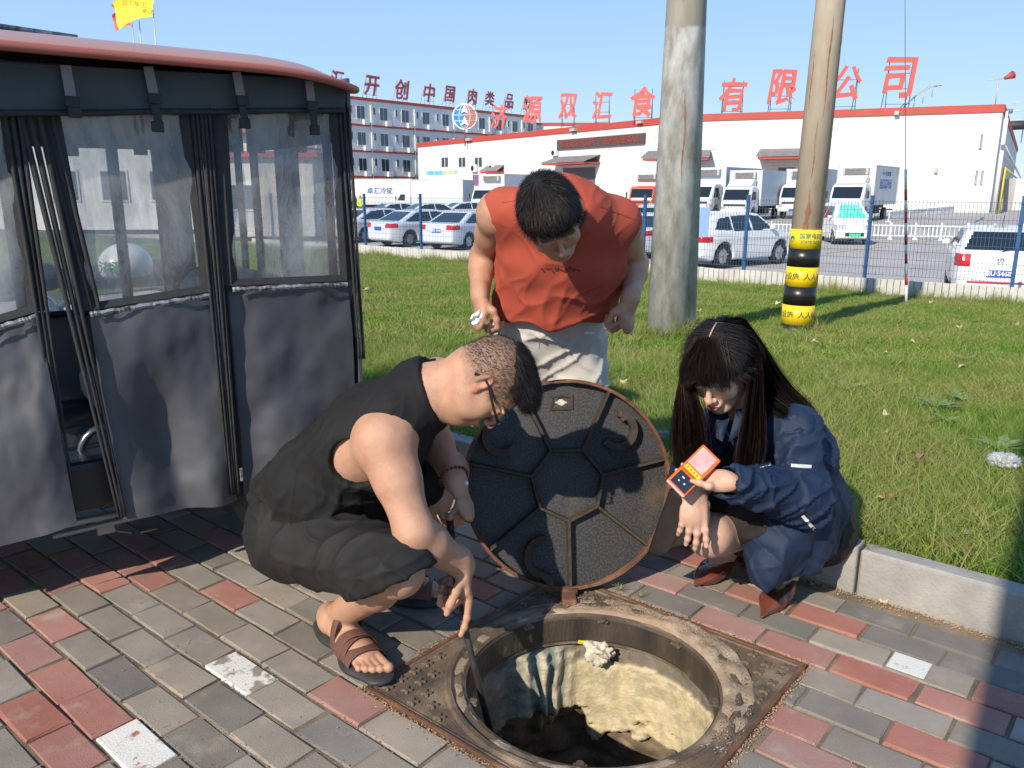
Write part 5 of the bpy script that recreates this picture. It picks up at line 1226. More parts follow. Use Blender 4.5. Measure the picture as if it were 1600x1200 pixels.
# valance strip under the roof
def val(u, v): return -.03+.012*math.sin(u*22)*v
vb = quad_sheet('valance', [(-140, 92), (538, 128), (532, 172), (-140, 178)], m_valc, tk, 60, 6, val)
A = side_pt(-140, 178); B = side_pt(532, 172); bm = bmesh.new(); bm_tube(bm, [Vector((A[0]+(B[0]-A[0])*i/40, -.035+.012*math.sin(i/40*22), A[1]+(B[1]-A[1])*i/40-.003)) for i in range(41)], .009, 6); obj('valance_hem', bm, m_trim, tk)
# pleated zip pillars between panels
def pillar(q, w0, w1, n, name='zip_pillar', y=-.012):
    a = side_pt(*q[0]); b = side_pt(*q[1]); a = Vector((a[0], y, a[1])); b = Vector((b[0], y, b[1])); d = (b-a).normalized(); nn = Vector((-d.z, 0, d.x)); bm = bmesh.new()
    for k in range(n):
        f = (k-(n-1)/2)/max(1, n-1)*2; pts = []
        for i in range(25):
            t = i/24; w_ = (w0+(w1-w0)*t); pts.append(a.lerp(b, t)+nn*(f*w_/2)+Vector((0, -.004*abs(math.sin(k*2.1+t*3)), 0)))
        bm_tube(bm, pts, [max(.004, (w0+(w1-w0)*i/24)/n*.62) for i in range(25)], 6)
    return obj(name, bm, m_trim, tk)
pillar([(306, 112), (364, 770)], .052, .030, 5); pillar([(322, 150), (377, 776)], .03, .02, 4, y=.004)
pillar([(534, 168), (563, 560)], .030, .018, 3); pillar([(30, 112), (190, 806)], .045, .018, 3); pillar([(10, 130), (112, 800)], .034, .018, 3); pillar([(68, 172), (150, 490)], .03, .02, 2, y=-.006)
zp = obj('zip_pull', box_bm((*[side_pt(372, 737)[0], -.035], side_pt(372, 737)[1]), (.010, .006, .045), bev=.002), m_reflt, tk)
# hanging straps with buckles
def strap(px, y0, y1, y2, dx=10):
    a = side_pt(px, y0); b = side_pt(px+dx, y1); bm = bmesh.new(); y = -.056
    s = (b[0]-a[0]); pts = [(a[0], y, a[1]), (b[0], y-.006, b[1])]
    R_ = Matrix.Rotation(-math.atan2(b[0]-a[0], -(b[1]-a[1])), 3, 'Y')
    bm_box(bm, ((a[0]+b[0])/2, y, (a[1]+b[1])/2), (.026, .004, math.hypot(a[0]-b[0], a[1]-b[1])), R_)
    st_ = obj('strap', bm, m_strap, tk); bm = bmesh.new()
    bm_box(bm, (b[0], y-.008, b[1]), (.036, .012, .028), bev=.003); c = side_pt(px+dx+4, y2); bm_box(bm, ((b[0]+c[0])/2, y-.006, (b[1]+c[1])/2), (.022, .004, abs(b[1]-c[1])), R_); bm_box(bm, (c[0], y-.006, c[1]), (.034, .010, .030), bev=.003)
    obj('buckle', bm, m_trim, st_)
strap(97, 106, 162, 178, 10); strap(224, 108, 157, 200, 10); strap(360, 116, 160, 195, 8); strap(472, 130, 168, 205, 4)
for px in (107, 216, 402, 468):        # far-side buckles seen through the film
    a = side_pt(px, 205, .9); bm = bmesh.new(); bm_box(bm, (a[0], .9, a[1]), (.03, .006, .12)); bm_box(bm, (a[0], .895, a[1]-.07), (.05, .014, .04), bev=.004); obj('far_buckle', bm, m_trim, tk)
# roof: shallow moulded shell
def roof():
    V = []; F = []; nx, ny = 60, 24; x0, x1 = -TL-.15, .005; y0, y1 = -.14, TW+.16
    a = side_pt(300, 95, -.14)[1]
    for i in range(nx+1):
        for j in range(ny+1):
            u, v = i/nx, j/ny; x = x0+(x1-x0)*u; y = y0+(y1-y0)*v
            # rounded rectangle inset near the ends
            ex = max(0, (u-.86)/.14); ey = abs(v-.5)*2
            crown = .050*(1-ey**8)*(1-ex**5) + .030*(1-ey**2)
            z = a + crown - .030*ex**2
            yy = (y-TW/2)*(1-.10*ex**3)+TW/2
            V.append((x, yy, z))
    for i in range(nx):
        for j in range(ny): q = i*(ny+1)+j; F.append((q, q+ny+1, q+ny+2, q+1))
    return mesh_from('roof', V, F), a
rm, rz_ = roof(); ro = obj('roof', rm, m_roof, tk, smooth=True)
sm_ = ro.modifiers.new('t', 'SOLIDIFY'); sm_.thickness = .012
me = rm; edge = [i*25+0 for i in range(61)]
pts = [Vector(me.vertices[i].co)+Vector((0, 0, -.004)) for i in edge]+[Vector(me.vertices[60*25+j].co)+Vector((0, 0, -.004)) for j in range(1, 25)]+[Vector(me.vertices[i*25+24].co)+Vector((0, 0, -.004)) for i in range(59, -1, -1)]
obj('roof_lip', tube_bm(pts, .013, 8), m_roofd, ro)
bm = bmesh.new(); bm_box(bm, (-TL*.5, TW/2, rz_-.03), (TL, TW, .02)); obj('headlining', bm, M('lining', (.05, .05, .055), rough=.9), tk)
bm = bmesh.new(); a_ = side_pt(10, 60); bm_tube(bm, [(a_[0]-.5, .3, rz_+.135), (a_[0]+.22, .3, rz_+.10)], .008, 6); obj('roof_rail', bm, m_reflt, tk)
# frame posts, far side frame with film, floor and seats
bm = bmesh.new()
for x in (-.05, -.72, -1.45, -2.25):
    for y in (.05, TW-.05): bm_tube(bm, [(x, y, .30), (x, y, rz_)], .016, 8)
for z in (.32, .78, rz_-.03):
    bm_tube(bm, [(-.05, TW-.05, z), (-2.25, TW-.05, z)], .014, 8); 
bm_tube(bm, [(-.05, .05, .78), (-.72, .05, .78)], .012, 8); bm_tube(bm, [(-.05, .05, rz_-.03), (-2.25, .05, rz_-.03)], .014, 8)
obj('tube_frame', bm, m_frame_b, tk)
bm = bmesh.new()
bm.free()
for xa_, xb_ in ((243, 296), (434, 470), (0, 20)):
    a_, b_ = side_pt(xa_, 300, TW)[0], side_pt(xb_, 300, TW)[0]; obj('far_pillar', box_bm(((a_+b_)/2, TW+.01, .95), (abs(b_-a_), .012, 1.25)), m_trim, tk)
bm = bmesh.new(); bm_box(bm, (-TL/2, TW+.02, rz_-.09), (TL, .012, .20)); bm_box(bm, (-TL/2, TW+.02, .54), (TL, .012, .44)); obj('far_curtain', bm, m_cur, tk)
bm = bmesh.new(); bm_box(bm, (.015, TW/2, .53), (.012, TW, .42)); bm_box(bm, (.015, TW/2, rz_-.09), (.012, TW, .2)); bm_box(bm, (.015, .06, .95), (.012, .07, 1.2)); bm_box(bm, (.015, TW-.06, .95), (.012, .07, 1.2)); obj('rear_curtain', bm, m_cur, tk)
for nm, A, B in (('far_film', (-TL, TW+.03), (0, TW+.03)), ('rear_film', (.02, 0.05), (.02, TW-.05))):
    V = []; F = []
    for i in range(9):
        for j in range(7):
            u, v = i/8, j/6; V.append((A[0]+(B[0]-A[0])*u+.006*math.sin(v*9+i), A[1]+(B[1]-A[1])*u+.006*math.sin(u*11+j), .74+(rz_-.19-.74)*v))
    for i in range(8):
        for j in range(6): q = i*7+j; F.append((q, q+1, q+8, q+7))
    obj(nm, mesh_from(nm, V, F), m_pvc, tk, smooth=True)
body = bmesh.new(); bm_box(body, (-.55, TW/2, .36), (1.15, TW-.12, .16), bev=.02); bm_box(body, (-1.75, TW/2, .29), (1.3, TW-.16, .06), bev=.01); obj('chassis', body, m_frame_b, tk)
m_seat = M('seat_grey', (.26, .24, .23), (.2, .19, .18), ns=3, rough=.6)
bm = bmesh.new(); bm_prism(bm, [(-.12+.16*math.cos(a), .80+.16*math.sin(a)) if a < 3.3 else (-.12+.16*math.cos(a), .80) for a in np.linspace(0, math.pi, 14)]+[(-.30, .45), (.0, .45)], .12, TW-.16, f3=lambda u, v, w: (u-.10, w, v)); obj('seat_back', bm, m_seat, tk, smooth=False)
obj('seat', box_bm((-.52, TW/2, .52), (.50, TW-.25, .12), bev=.03), m_seat, tk)
# running gear glimpsed in the gap: handlebar column, controller, spring coils
bm = bmesh.new(); bm_tube(bm, [(-2.0, .5, .35), (-1.85, .5, .95)], .03, 8); bm_tube(bm, [(-1.85, .15, 1.0), (-1.85, .85, 1.0)], .014, 8); obj('handlebar', bm, m_frame_b, tk)
g0 = side_pt(150, 690, .35); bm = bmesh.new()
bm_tube(bm, [(g0[0]+.07*math.cos(a), .2, g0[1]+.085*math.sin(a)) for a in np.linspace(0, 2*math.pi, 20)], .012, 8); bm_cyl(bm, (g0[0]-.1, .26, g0[1]), (g0[0]-.1, .30, g0[1]), .06, n=18)
obj('motor_cover', bm, M('metal_shiny', (.15, .16, .18), rough=.3, metal=.8), tk)
bm = bmesh.new(); g1 = side_pt(215, 800, .15); bm_tube(bm, [(g1[0]-.5, .12, g1[1]+.02), (g1[0]+.1, .1, g1[1]+.03)], .012, 6); bm_tube(bm, [(g1[0]-.25, .15, g1[1]-.02), (g1[0]+.45, .1, g1[1]+.01)], .010, 6); bm_box(bm, (g1[0]-.1, .16, g1[1]-.02), (.05, .03, .06)); obj('sill_bar', bm, M('metal_dull', (.3, .3, .3), rough=.5, metal=.6), tk)
# wheels
def wheel(x, y, R_=.23, W=.12):
    bm = lathe_bm([(R_*.6, -W*.45), (R_*.86, -W*.5), (R_, -W*.32), (R_*1.005, 0), (R_, W*.32), (R_*.86, W*.5), (R_*.6, W*.45)], 40); bmesh.ops.rotate(bm, cent=(0, 0, 0), matrix=Matrix.Rotation(math.pi/2, 3, 'X'), verts=bm.verts)
    for v in bm.verts:
        pass
    w_ = obj('wheel', bm, M('tyre_dusty', (.035, .034, .033), (.09, .085, .08), ns=9, rough=.9, bump=1, bs=150), tk, smooth=True); w_.location = (x, y, R_)
    bm = bmesh.new(); bm_cyl(bm, (0, -W*.3, 0), (0, W*.3, 0), R_*.62, n=24); bm_cyl(bm, (0, -W*.5, 0), (0, W*.5, 0), R_*.2, n=16); r_ = obj('rim', bm, m_rimv, w_)
wx = side_pt(468, 790, .06)[0]
wheel(wx, .12); wheel(wx, TW-.10); wheel(-2.25, TW/2)
for px_, s in ():
    bm = bmesh.new(); g2 = side_pt(px_, 800, .05); bm_tube(bm, [(g2[0]+.013*math.cos(a), .02, g2[1]-.06+.013*math.sin(a)) for a in np.linspace(0, 2*math.pi, 12)], .003, 6); obj('hem_eyelet', bm, m_reflt, tk)
# dry straw stuck under the sill
for k, (a_, b_) in enumerate((((172, 828), (205, 833)), ((220, 832), (246, 826)))):
    A = gp(*a_, .05); B = gp(*b_, .05); o = obj('straw', tube_bm([(0, 0, 0), Vector(B-A)], .003, 5), M('straw_yellow', (.55, .47, .25), rough=.8)); o.location = A; tag(o, ('pale straw stalk under the tricycle hem, the left of two', 'pale straw stalk under the tricycle hem, the right of two')[k], 'straw', 'straw stalks under the tricycle')

# ================================================================== BEYOND THE TRICYCLE
# red stone name wall and pale building seen through the film
m_rs = M('red_granite', (.36, .13, .09), (.30, .10, .075), ns=2, rough=.6, world=True)
Wp = gp(190, 345, -.55)
rw = thing('red_stone_wall', 'low red-brown stone wall with a pale coping seen through the tricycle window', 'wall', (Wp[0]+1, Wp[1], -.75), math.radians(8))
obj('slab', box_bm((0, 0, .95), (9, .5, 1.5), bev=.02), m_rs, rw); obj('coping', box_bm((0, 0, 1.76), (9.4, .7, .14), bev=.02), M('coping_pale', (.6, .57, .5), rough=.8), rw); obj('plinth', box_bm((0, 0, .1), (9.6, .8, .22), bev=.02), M('plinth_pale', (.62, .55, .42), rough=.8), rw)
me = text_mesh('济源双汇', 1.05, .03, .02); me.materials.append(M('carved', (.27, .09, .07), rough=.6)); q = obj('lettering', me, None, rw); q.matrix_local = frame_mat((0, -.27, .95), (1, 0, 0))
gb = thing('gate_building', 'pale gate building with a grey roof line seen through the tricycle windows', 'building', (-19, 42, -.7), math.radians(6))
g_ = obj('wall', box_bm((0, 3, 2.4), (15, 6, 4.8)), M('gate_wall', (.66, .65, .62), (.6, .59, .56), ns=.5, rough=.8), gb); obj('roof_edge', box_bm((0, 2.9, 4.95), (15.8, 6.9, .3)), M('gate_edge', (.35, .16, .14), rough=.7), g_)
for i in range(6):
    o = obj('window', box_bm((-6+i*2.4, -.02, 2.2), (1.4, .08, 1.6)), m_wf, g_); obj('pane', box_bm((-6+i*2.4, -.07, 2.2), (1.2, .02, 1.4)), m_win, o)
gx = thing('gate_lodge', 'cream gate lodge with a flat roof behind the right-hand tricycle window', 'building', (-11.2, 36, -.72), math.radians(4))
g_ = obj('wall', box_bm((0, 2, 1.7), (5, 4, 3.4)), M('lodge_wall', (.62, .58, .50), (.55, .52, .46), ns=.7, rough=.8), gx); obj('roof_edge', box_bm((0, 2, 3.5), (5.6, 4.6, .24)), m_redtrim, g_); o = obj('window', box_bm((-.6, -.02, 1.7), (1.2, .08, 1.2)), m_wf, g_); obj('pane', box_bm((-.6, -.07, 1.7), (1.0, .02, 1.0)), m_win, o)
# electric scooters parked beyond
def scooter(loc, ang, label, col, helmet=True):
    t = thing('electric_scooter', label, 'scooter', loc, math.radians(ang), 'scooters parked behind the tricycle')
    mb = M('scoot_'+str(col[0]), col, rough=.3, coat=.5); tm = wheel_meshes(.22, .09)
    V, Q = sdf_mesh('b', [Cone((-.55, 0, .55), (-.15, 0, .50), .11, .12, k=.05, w=(0, 1, 0), s=1.1), Cone((-.15, 0, .32), (.30, 0, .30), .09, .09, k=.05), Cone((.30, 0, .35), (.42, 0, .95), .07, .10, k=.05, w=(0, 1, 0), s=1.5), Cone((-.5, 0, .4), (-.2, 0, .35), .1, .1, k=.05)], .022)
    obj('body', mesh_np('b', V, Q), mb, t, smooth=True)
    V, Q = sdf_mesh('s', [Cone((-.62, 0, .74), (-.12, 0, .72), .075, .065, k=.03, w=(0, 1, 0), s=1.6)], .02); obj('seat', mesh_np('s', V, Q), m_dark, t, smooth=True)
    for x in (-.6, .58):
        o = bpy.data.objects.new('wheel', tm[0]); link(o); o.parent = t; o.location = (x, 0, .22); r = bpy.data.objects.new('rim', tm[1]); link(r); r.parent = o
    bm = bmesh.new(); bm_tube(bm, [(.58, 0, .22), (.42, 0, .95)], .025, 8); bm_tube(bm, [(.36, -.34, 1.05), (.42, -.12, 1.0), (.42, .12, 1.0), (.36, .34, 1.05)], .014, 8); obj('handlebar', bm, m_frame_b, t)
    for s in (-1, 1):
        bm = bmesh.new(); bm_tube(bm, [(.40, s*.22, 1.02), (.42, s*.28, 1.18)], .006, 6); bm_cyl(bm, (.41, s*.28, 1.20), (.43, s*.28, 1.20), .055, n=14); obj('mirror', bm, m_frame_b, t)
    V, Q = sdf_mesh('l', [Ell((.50, 0, .86), (.07, .09, .06), k=.01)], .015); obj('headlamp', mesh_np('l', V, Q), m_lampw, t, smooth=True)
    return t
scooter((-2.55, 4.35, .06), 200, 'silver electric scooter seen through the middle tricycle window', (.40, .42, .44))
scooter((-3.0, 3.95, .06), 215, 'pale electric scooter nearest the open gap in the curtains', (.55, .56, .58))
scooter((-3.5, 4.2, .06), 195, 'dark electric scooter seen through the left tricycle window', (.05, .05, .06))
V, Q = sdf_mesh('h', [Ell((0, 0, 0), (.12, .14, .11), k=.001)], .014, clip=lambda P, A: -(P[..., 2]+.05)); o = obj('helmet', mesh_np('h', V, Q), M('helmet_white', (.72, .74, .72), rough=.3, coat=.5), smooth=True); o.location = at(197, 415, 3.95); tag(o, 'white helmet resting behind the tricycle, seen through its middle window', 'helmet')
me = text_mesh('济源', .06, .001, .001); me.materials.append(M('helmet_ink', (.05, .3, .2))); q = obj('lettering', me, None, o)
q.matrix_local = frame_mat((0, -.146, 0), (1, 0, 0))
# ================================================================== PEOPLE
def skin_mat():
    m = M('skin', (1, 1, 1), (.86, .80, .76), ns=22, rough=.50, bump=.45, bs=380, attr='Col', spec=.45, sub=.12, detail=6); return m
m_skin = skin_mat()
m_hair = M('hair_black', (.010, .009, .009), (.018, .014, .013), ns=40, rough=.55, spec=.2); m_hairb = M('hair_brown', (.013, .009, .008), (.028, .016, .012), ns=60, rough=.42, spec=.45)
def frame3(F, U): F = nrm(F); U = np.asarray(U, float); U = nrm(U-F*(U@F)); R = np.cross(F, U); return np.stack([R, F, U], 1)   # columns
def head_prims(C, B, s=1.0, female=False, neck=None, nr=.056):
    T = lambda x, y, z: C + B@(np.array([x, y, z])*s)
    E = lambda c, r, k=.014, Rr=None: Ell(T(*c), np.array(r)*s, B if Rr is None else B@Rr, k*s)
    Cn = lambda a, b, r1, r2, k=.012: Cone(T(*a), T(*b), r1*s, r2*s, k*s)
    jw = .92 if female else 1.0
    P = [E((0, -.014, .034), (.076, .094, .083), .03), E((0, .020, -.022), (.063*jw, .066, .088), .03), E((0, -.045, -.02), (.062, .055, .06), .03)]
    for q in (-1, 1):
        P += [Cn((q*.054*jw, -.004, -.055), (q*.022*jw, .052, -.098), .018, .017, .03), E((q*.040, .056, -.034), (.024, .022, .024), .02), E((q*.030, .080, .021), (.024, .010, .007 if female else .009), .012)]
    P += [E((0, .066, -.102), (.022, .018, .017), .02), Cn((0, .086, .010), (0, .107, -.024), .0065, .0095, .012), E((0, .108, -.030), (.0105, .010, .009), .008)]
    for q in (-1, 1):
        P += [Sub(E((q*.031, .094, .001), (.019, .013, .0115), .012)), E((q*.031, .0745, .000), (.0165, .0125, .0115), .004), E((q*.012, .098, -.033), (.0075, .009, .007), .005)]
    P += [E((0, .084, -.064), (.024, .014, .016), .014), Cn((-.017, .093, -.0605), (.017, .093, -.0605), .0045, .0045, .006), E((0, .0985, -.058), (.012, .006, .0045), .005), E((0, .0965, -.069), (.015, .007, .0055), .006), Sub(Cn((-.019, .101, -.0635), (.019, .101, -.0635), .0022, .0022, .003))]
    for q in (-1, 1):
        P += [E((q*.078, -.012, .000), (.0085, .019, .030), .006), E((q*.075, .000, -.022), (.007, .010, .012), .006), Sub(E((q*.086, -.010, .004), (.006, .0105, .018), .004)), E((q*.083, -.020, .010), (.0045, .005, .018), .004)]
    if neck is not None: P += [Cone(T(0, -.030, -.045), neck, nr*s, nr*1.08*s, .035)]
    return P
def head_color(V, C, B, base, s=1.0, lips=(.50, .17, .15), brow=(.035, .028, .025), fade=None, brows=1):
    L = ((V-C)@B)/s; x, y, z = np.abs(L[:, 0]), L[:, 1], L[:, 2]; col = np.tile(np.asarray(base, float), (len(V), 1)); r2 = (L**2).sum(1); hd = r2 < .17**2
    def blend(m, c): m = np.clip(m, 0, 1)[:, None]; col[:] = col*(1-m)+np.asarray(c)*m
    rosy = np.exp(-(((x-.045)/.025)**2+((y-.06)/.03)**2+((z+.035)/.03)**2)); blend(.35*rosy*hd, np.array(base)*(1.05, .80, .76))
    blend(.4*np.exp(-((x/.014)**2+((z+.028)/.016)**2))*(y > .09), np.array(base)*(1.05, .78, .72)); blend(.5*(hd & (x > .072) & (np.abs(z) < .04)), np.array(base)*(1.05, .72, .66))
    blend(np.clip(1.6-((x/.021)**2+((z+.0635)/.0095)**2)*1.5, 0, 1)*(y > .085)*(hd), lips)
    blend(.8*np.clip(1.3-((z+.0635)/.0018)**2, 0, 1)*(x < .02)*(y > .088), (.14, .04, .04))
    if brows:
        zb = .024+.004*np.cos((x-.03)*60); blend(1.0*brows*np.clip(1.5-(((x-.031)/.020)**4+((z-zb)/.0045)**2), 0, 1)*(y > .06), brow)
    le = -.0035+.0*x; blend(np.clip(1.3-(((x-.031)/.0155)**4+((z+.0045)/.0016)**2), 0, 1)*(y > .07), (.02, .015, .015))
    if fade is not None: blend(fade(L), (.12, .085, .065))
    return col
def hand_prims(W, d, n, side, curls=(40, 50, 30), thumb=None, s=1.0, spread=.05, each=None, k=.006, wr=.026, prev=None):
    """W wrist, d wrist->knuckles, n palm-facing normal, side = +1/-1 picks thumb side (side*cross(n, d))"""
    d = nrm(d); n = nrm(np.asarray(n, float)-d*(np.asarray(n, float)@d)); t = side*np.cross(n, d); P = []
    W = np.asarray(W, float); T = lambda a, b, c: W + (d*a+t*b+n*c)*s
    P += [Cone(W-d*.02*s, T(.02, 0, 0), wr*s, .026*s, .02, n, .72), Cone(T(.030, .004, 0), T(.078, 0, 0), .030*s, .037*s, .014, n, .40), Cone(T(.025, .022, .008), T(.055, .030, .010), .013*s, .013*s, .014)]
    offs = (.029, .0095, -.010, -.028); lens = ((.040, .025, .020), (.045, .028, .021), (.041, .026, .020), (.032, .020, .018)); rad = (.0088, .0090, .0086, .0076); bx = (.084, .088, .084, .076)
    tips = []
    for i in range(4):
        c = curls if each is None or each[i] is None else each[i]; a = 0; p = T(bx[i]-.014, offs[i], -.001); fd = nrm(d + t*spread*(1.5-i)); 
        for j in range(3):
            a += math.radians(c[j]); dr = fd*math.cos(a)+n*math.sin(a); L = (lens[i][j]+(.014 if j == 0 else 0))*s; q = p+dr*L
            P.append(Cone(p, q, rad[i]*s*(1-.07*j), rad[i]*s*(.93-.07*j), k if j else .009)); P.append(Ell(q, np.array([rad[i]]*3)*s*(.98-.07*j), k=.004)) if j < 2 else None; p = q
        tips.append(p)
    th = thumb or ((.5, .75, .35), (.85, .35, .35), (.95, .1, .3)); p = T(.022, .024, .008)
    for (a, b, c), L, r1, r2 in zip(th, (.040, .032, .026), (.0135, .0115, .0098), (.0115, .0100, .0080)):
        dr = nrm(d*a+t*b+n*c); q = p+dr*L*s; P.append(Cone(p, q, r1*s, r2*s, .008)); p = q
    tips.append(p)
    return [q for q in P if q is not None], tips
def arm_prims(S, E, W, s=1.0, fat=1.0, k=.03):
    S, E, W = map(lambda q: np.asarray(q, float), (S, E, W)); f = fat*s
    up = S+(E-S)*.45; fo = E+(W-E)*.30
    return [Ell(S+(E-S)*.06, (.057*f,)*3, k=.05), Cone(S+(E-S)*.1, up, .054*f, .050*f, .05), Cone(up, E, .050*f, .041*f, .03), Cone(E, fo, .041*f, .043*f, .03), Cone(fo, W, .043*f, .030*f, .02)]
def leg_prims(Hp, K, A, s=1.0, fat=1.0):
    Hp, K, A = map(lambda q: np.asarray(q, float), (Hp, K, A)); f = fat*s
    c = K+(A-K)*.30
    return [Cone(Hp, K, .088*f, .058*f, .04), Ell(K, (.060*f,)*3, k=.03), Cone(K, c, .052*f, .056*f, .025), Cone(c, A, .056*f, .036*f, .025)]
def foot_prims(A, toe, z0=.03, s=1.0, toes=True, wid=.042):
    A = np.asarray(A, float); toe = np.asarray(toe, float); d = toe-A; d[2] = 0; L = np.linalg.norm(d); d = d/L; sd = np.cross(d, [0, 0, 1]); P = []
    B_ = lambda a, b, z: np.array([A[0], A[1], 0])+d*a+sd*b+np.array([0, 0, z])
    P += [Cone(A, B_(-.005, 0, z0+.03), .036*s, .036*s, .03), Ell(B_(-.035, 0, z0+.028), (.032, .032, .03), k=.02), Cone(A+d*.02, B_(L*.62, 0, z0+.022), .034*s, .024*s, .03, [0, 0, 1], .9), Cone(B_(L*.35, 0, z0+.022), B_(L*.68, 0, z0+.018), .034*s, wid*s, .02, [0, 0, 1], .45), Cone(B_(-.03, 0, z0+.018), B_(L*.5, 0, z0+.016), .028*s, .034*s, .02, [0, 0, 1], .5)]
    if toes:
        sg = toes if toes in (-1, 1) else 1
        for i, (o, l, r) in enumerate(((.030, .99, .0125), (.010, .97, .0095), (-.007, .94, .009), (-.022, .90, .0085), (-.036, .85, .008))):
            P += [Cone(B_(L*.66, sg*o*.9, z0+.014), B_(L*l, sg*o, z0+.011), r*.95, r, .005), Ell(B_(L*l, sg*o, z0+.011), (r*1.08,)*3, k=.004)]
    return P
def body_mesh(name, prims, boxes, base, parent, colorf, h=.006, hf=.0028, mat=None):
    groups = prims if isinstance(prims[0], list) else [prims]; prims = [q for g in groups for q in g]
    def ev(lo, hi, h):
        A = None
        for g in groups:
            a_, l_, h_ = evalf(g, lo, hi, h); A = a_ if A is None else np.minimum(A, a_)
        return A, l_, h_
    lo, hi = bounds(prims); A, l0, h = ev(lo, hi, h); V, Q = nets(A, l0, h); V = laplace(V, Q, 1, .3)
    C = V[Q].mean(1); keep = np.ones(len(Q), bool); Vs = [V]; Qs = []
    for b0, b1 in boxes:
        b0 = np.asarray(b0); b1 = np.asarray(b1); keep &= ~((C > b0+.007) & (C < b1-.007)).all(1)
    Qs = [Q[keep]]; off = len(V)
    for b0, b1 in boxes:
        A, l0, _ = ev(b0, b1, hf); V2, Q2 = nets(A, l0, hf)
        Vs.append(V2); Qs.append(Q2+off); off += len(V2)
    V = np.concatenate(Vs); Q = np.concatenate(Qs); u, inv = np.unique(Q, return_inverse=True); V = V[u]; Q = inv.reshape(Q.shape)
    me = mesh_np(name, V, Q); setcol(me, np.clip(colorf(V), .003, .95)); o = obj(name, me, mat or m_skin, parent, smooth=True); return o
def box_around(pts, m): pts = np.array(pts); return pts.min(0)-m, pts.max(0)+m
def crease(V, d, fa, fl, seed, sharp=3):
    d = nrm(d); q = V*fa - np.outer(V@d, d)*(fa-fl); q = q + .35*np.stack([vnoise(V*fa*.5, seed+5), vnoise(V*fa*.5, seed+6), vnoise(V*fa*.5, seed+7)], 1)
    return (1-np.abs(vnoise(q, seed)))**sharp
def strands(name, roots, dirs, lens, width, mat, parent, nseg=2, grav=.0, jitter=.1, normals=None, wave=None):
    n = len(roots); R_ = RNG
    D = dirs + R_.normal(0, jitter, dirs.shape); D /= np.linalg.norm(D, axis=1)[:, None]
    sidev = np.cross(D, normals if normals is not None else R_.normal(0, 1, D.shape)); sidev /= np.linalg.norm(sidev, axis=1)[:, None]+1e-9
    sidev = sidev + R_.normal(0, .35, sidev.shape); sidev /= np.linalg.norm(sidev, axis=1)[:, None]
    pts = []; p = roots.copy(); L = lens[:, None]/nseg
    V = np.zeros((n, (nseg+1)*2, 3))
    for i in range(nseg+1):
        w_ = width*(1-.75*i/nseg); V[:, 2*i] = p-sidev*w_; V[:, 2*i+1] = p+sidev*w_
        D = D + np.array([0, 0, -grav]); D /= np.linalg.norm(D, axis=1)[:, None]; p = p+D*L
    q = np.array([[2*i, 2*i+1, 2*i+3, 2*i+2] for i in range(nseg)]); Q = (np.arange(n)[:, None, None]*(nseg+1)*2+q[None]).reshape(-1, 4)
    o = obj(name, mesh_np(name, V.reshape(-1, 3), Q), mat, parent, smooth=False); o['kind'] = 'stuff'; return o
def sample_mesh(V, Q, n, mask=None):
    N = vnormals(V, Q); q = Q if mask is None else Q[mask]; a = np.linalg.norm(np.cross(V[q[:, 2]]-V[q[:, 0]], V[q[:, 3]]-V[q[:, 1]]), axis=1); i = RNG.choice(len(q), n, p=a/a.sum()); u, v = RNG.random((2, n, 1))
    P = (V[q[i, 0]]*(1-u)+V[q[i, 1]]*u)*(1-v)+(V[q[i, 3]]*(1-u)+V[q[i, 2]]*u)*v; return P, N[q[i, 0]]
def cloth(name, prims, h, mat, parent, clip=None, disp=None, lab=None, smooth=1, color=None):
    lo, hi = bounds(prims); V, Q = sdf_mesh(name, prims, h, clip=clip, lo=lo, hi=hi, smooth=smooth)
    N = vnormals(V, Q)
    if disp is not None: V = V + N*disp(V)[:, None]
    me = mesh_np(name, V, Q); o = obj(name, me, mat, parent, smooth=True)
    if lab: o['label'] = lab
    if color is not None: setcol(me, color(V))
    return o
def fabric(name, c1, c2, rough=.75, bs=900, sheen=0, bump=.4, ns=12): return M(name, c1, c2, ns=ns, rough=rough, bump=bump, bs=bs, spec=.3)

# ------------------------------------------------------------------ MAN 1: black vest, squatting
SK = (.50, .285, .19)
p1_ = thing('person', 'squatting man in a black sleeveless top and black shorts holding a black rod', 'person', (-.45, 2.1, 0))
def loc_parent(o, t): o.matrix_parent_inverse = Matrix.Translation(-t.location); return o
N1 = at(664, 618, 2.03); SR = at(598, 680, 1.92); SL = SR+np.array([.11, .34, .06]); ER = at(648, 832, 1.83); WRr = at(722, 884, 1.93)
EL = at(672, 672, 2.30); WLl = at(712, 752, 2.12); HR_ = np.array([-.60, 2.10, .30]); HL_ = np.array([-.56, 2.30, .30]); KR = at(622, 893, 1.82); AR_ = at(522, 968, 2.08); KL = np.array([-.20, 2.36, .40]); AL_ = np.array([-.36, 2.29, .11])
HC1 = at(762, 596, 1.99); B1 = frame3((.30, -.10, -.95), (.94, -.06, .28)); s1 = 1.01
TOE_R = gp(592, 1060, .02); TOE_L = gp(684, 930, .02)
pelv = (HR_+HL_)/2 + np.array([-.01, 0, .05]); waist = at(512, 752, 2.13); chest = at(592, 676, 2.07); lat = nrm(SL-SR)
body = head_prims(HC1, B1, s1, neck=N1, nr=.060)
_T = lambda x, y, z: HC1+B1@(np.array([x, y, z])*s1)
for q in (-1, 1): body += [Ell(_T(q*.040, .030, -.062), (.036, .042, .034), B1, .025)]
body += [Ell(_T(0, .030, -.092), (.042, .046, .030), B1, .03), Ell(_T(0, .055, -.085), (.034, .032, .030), B1, .02)]
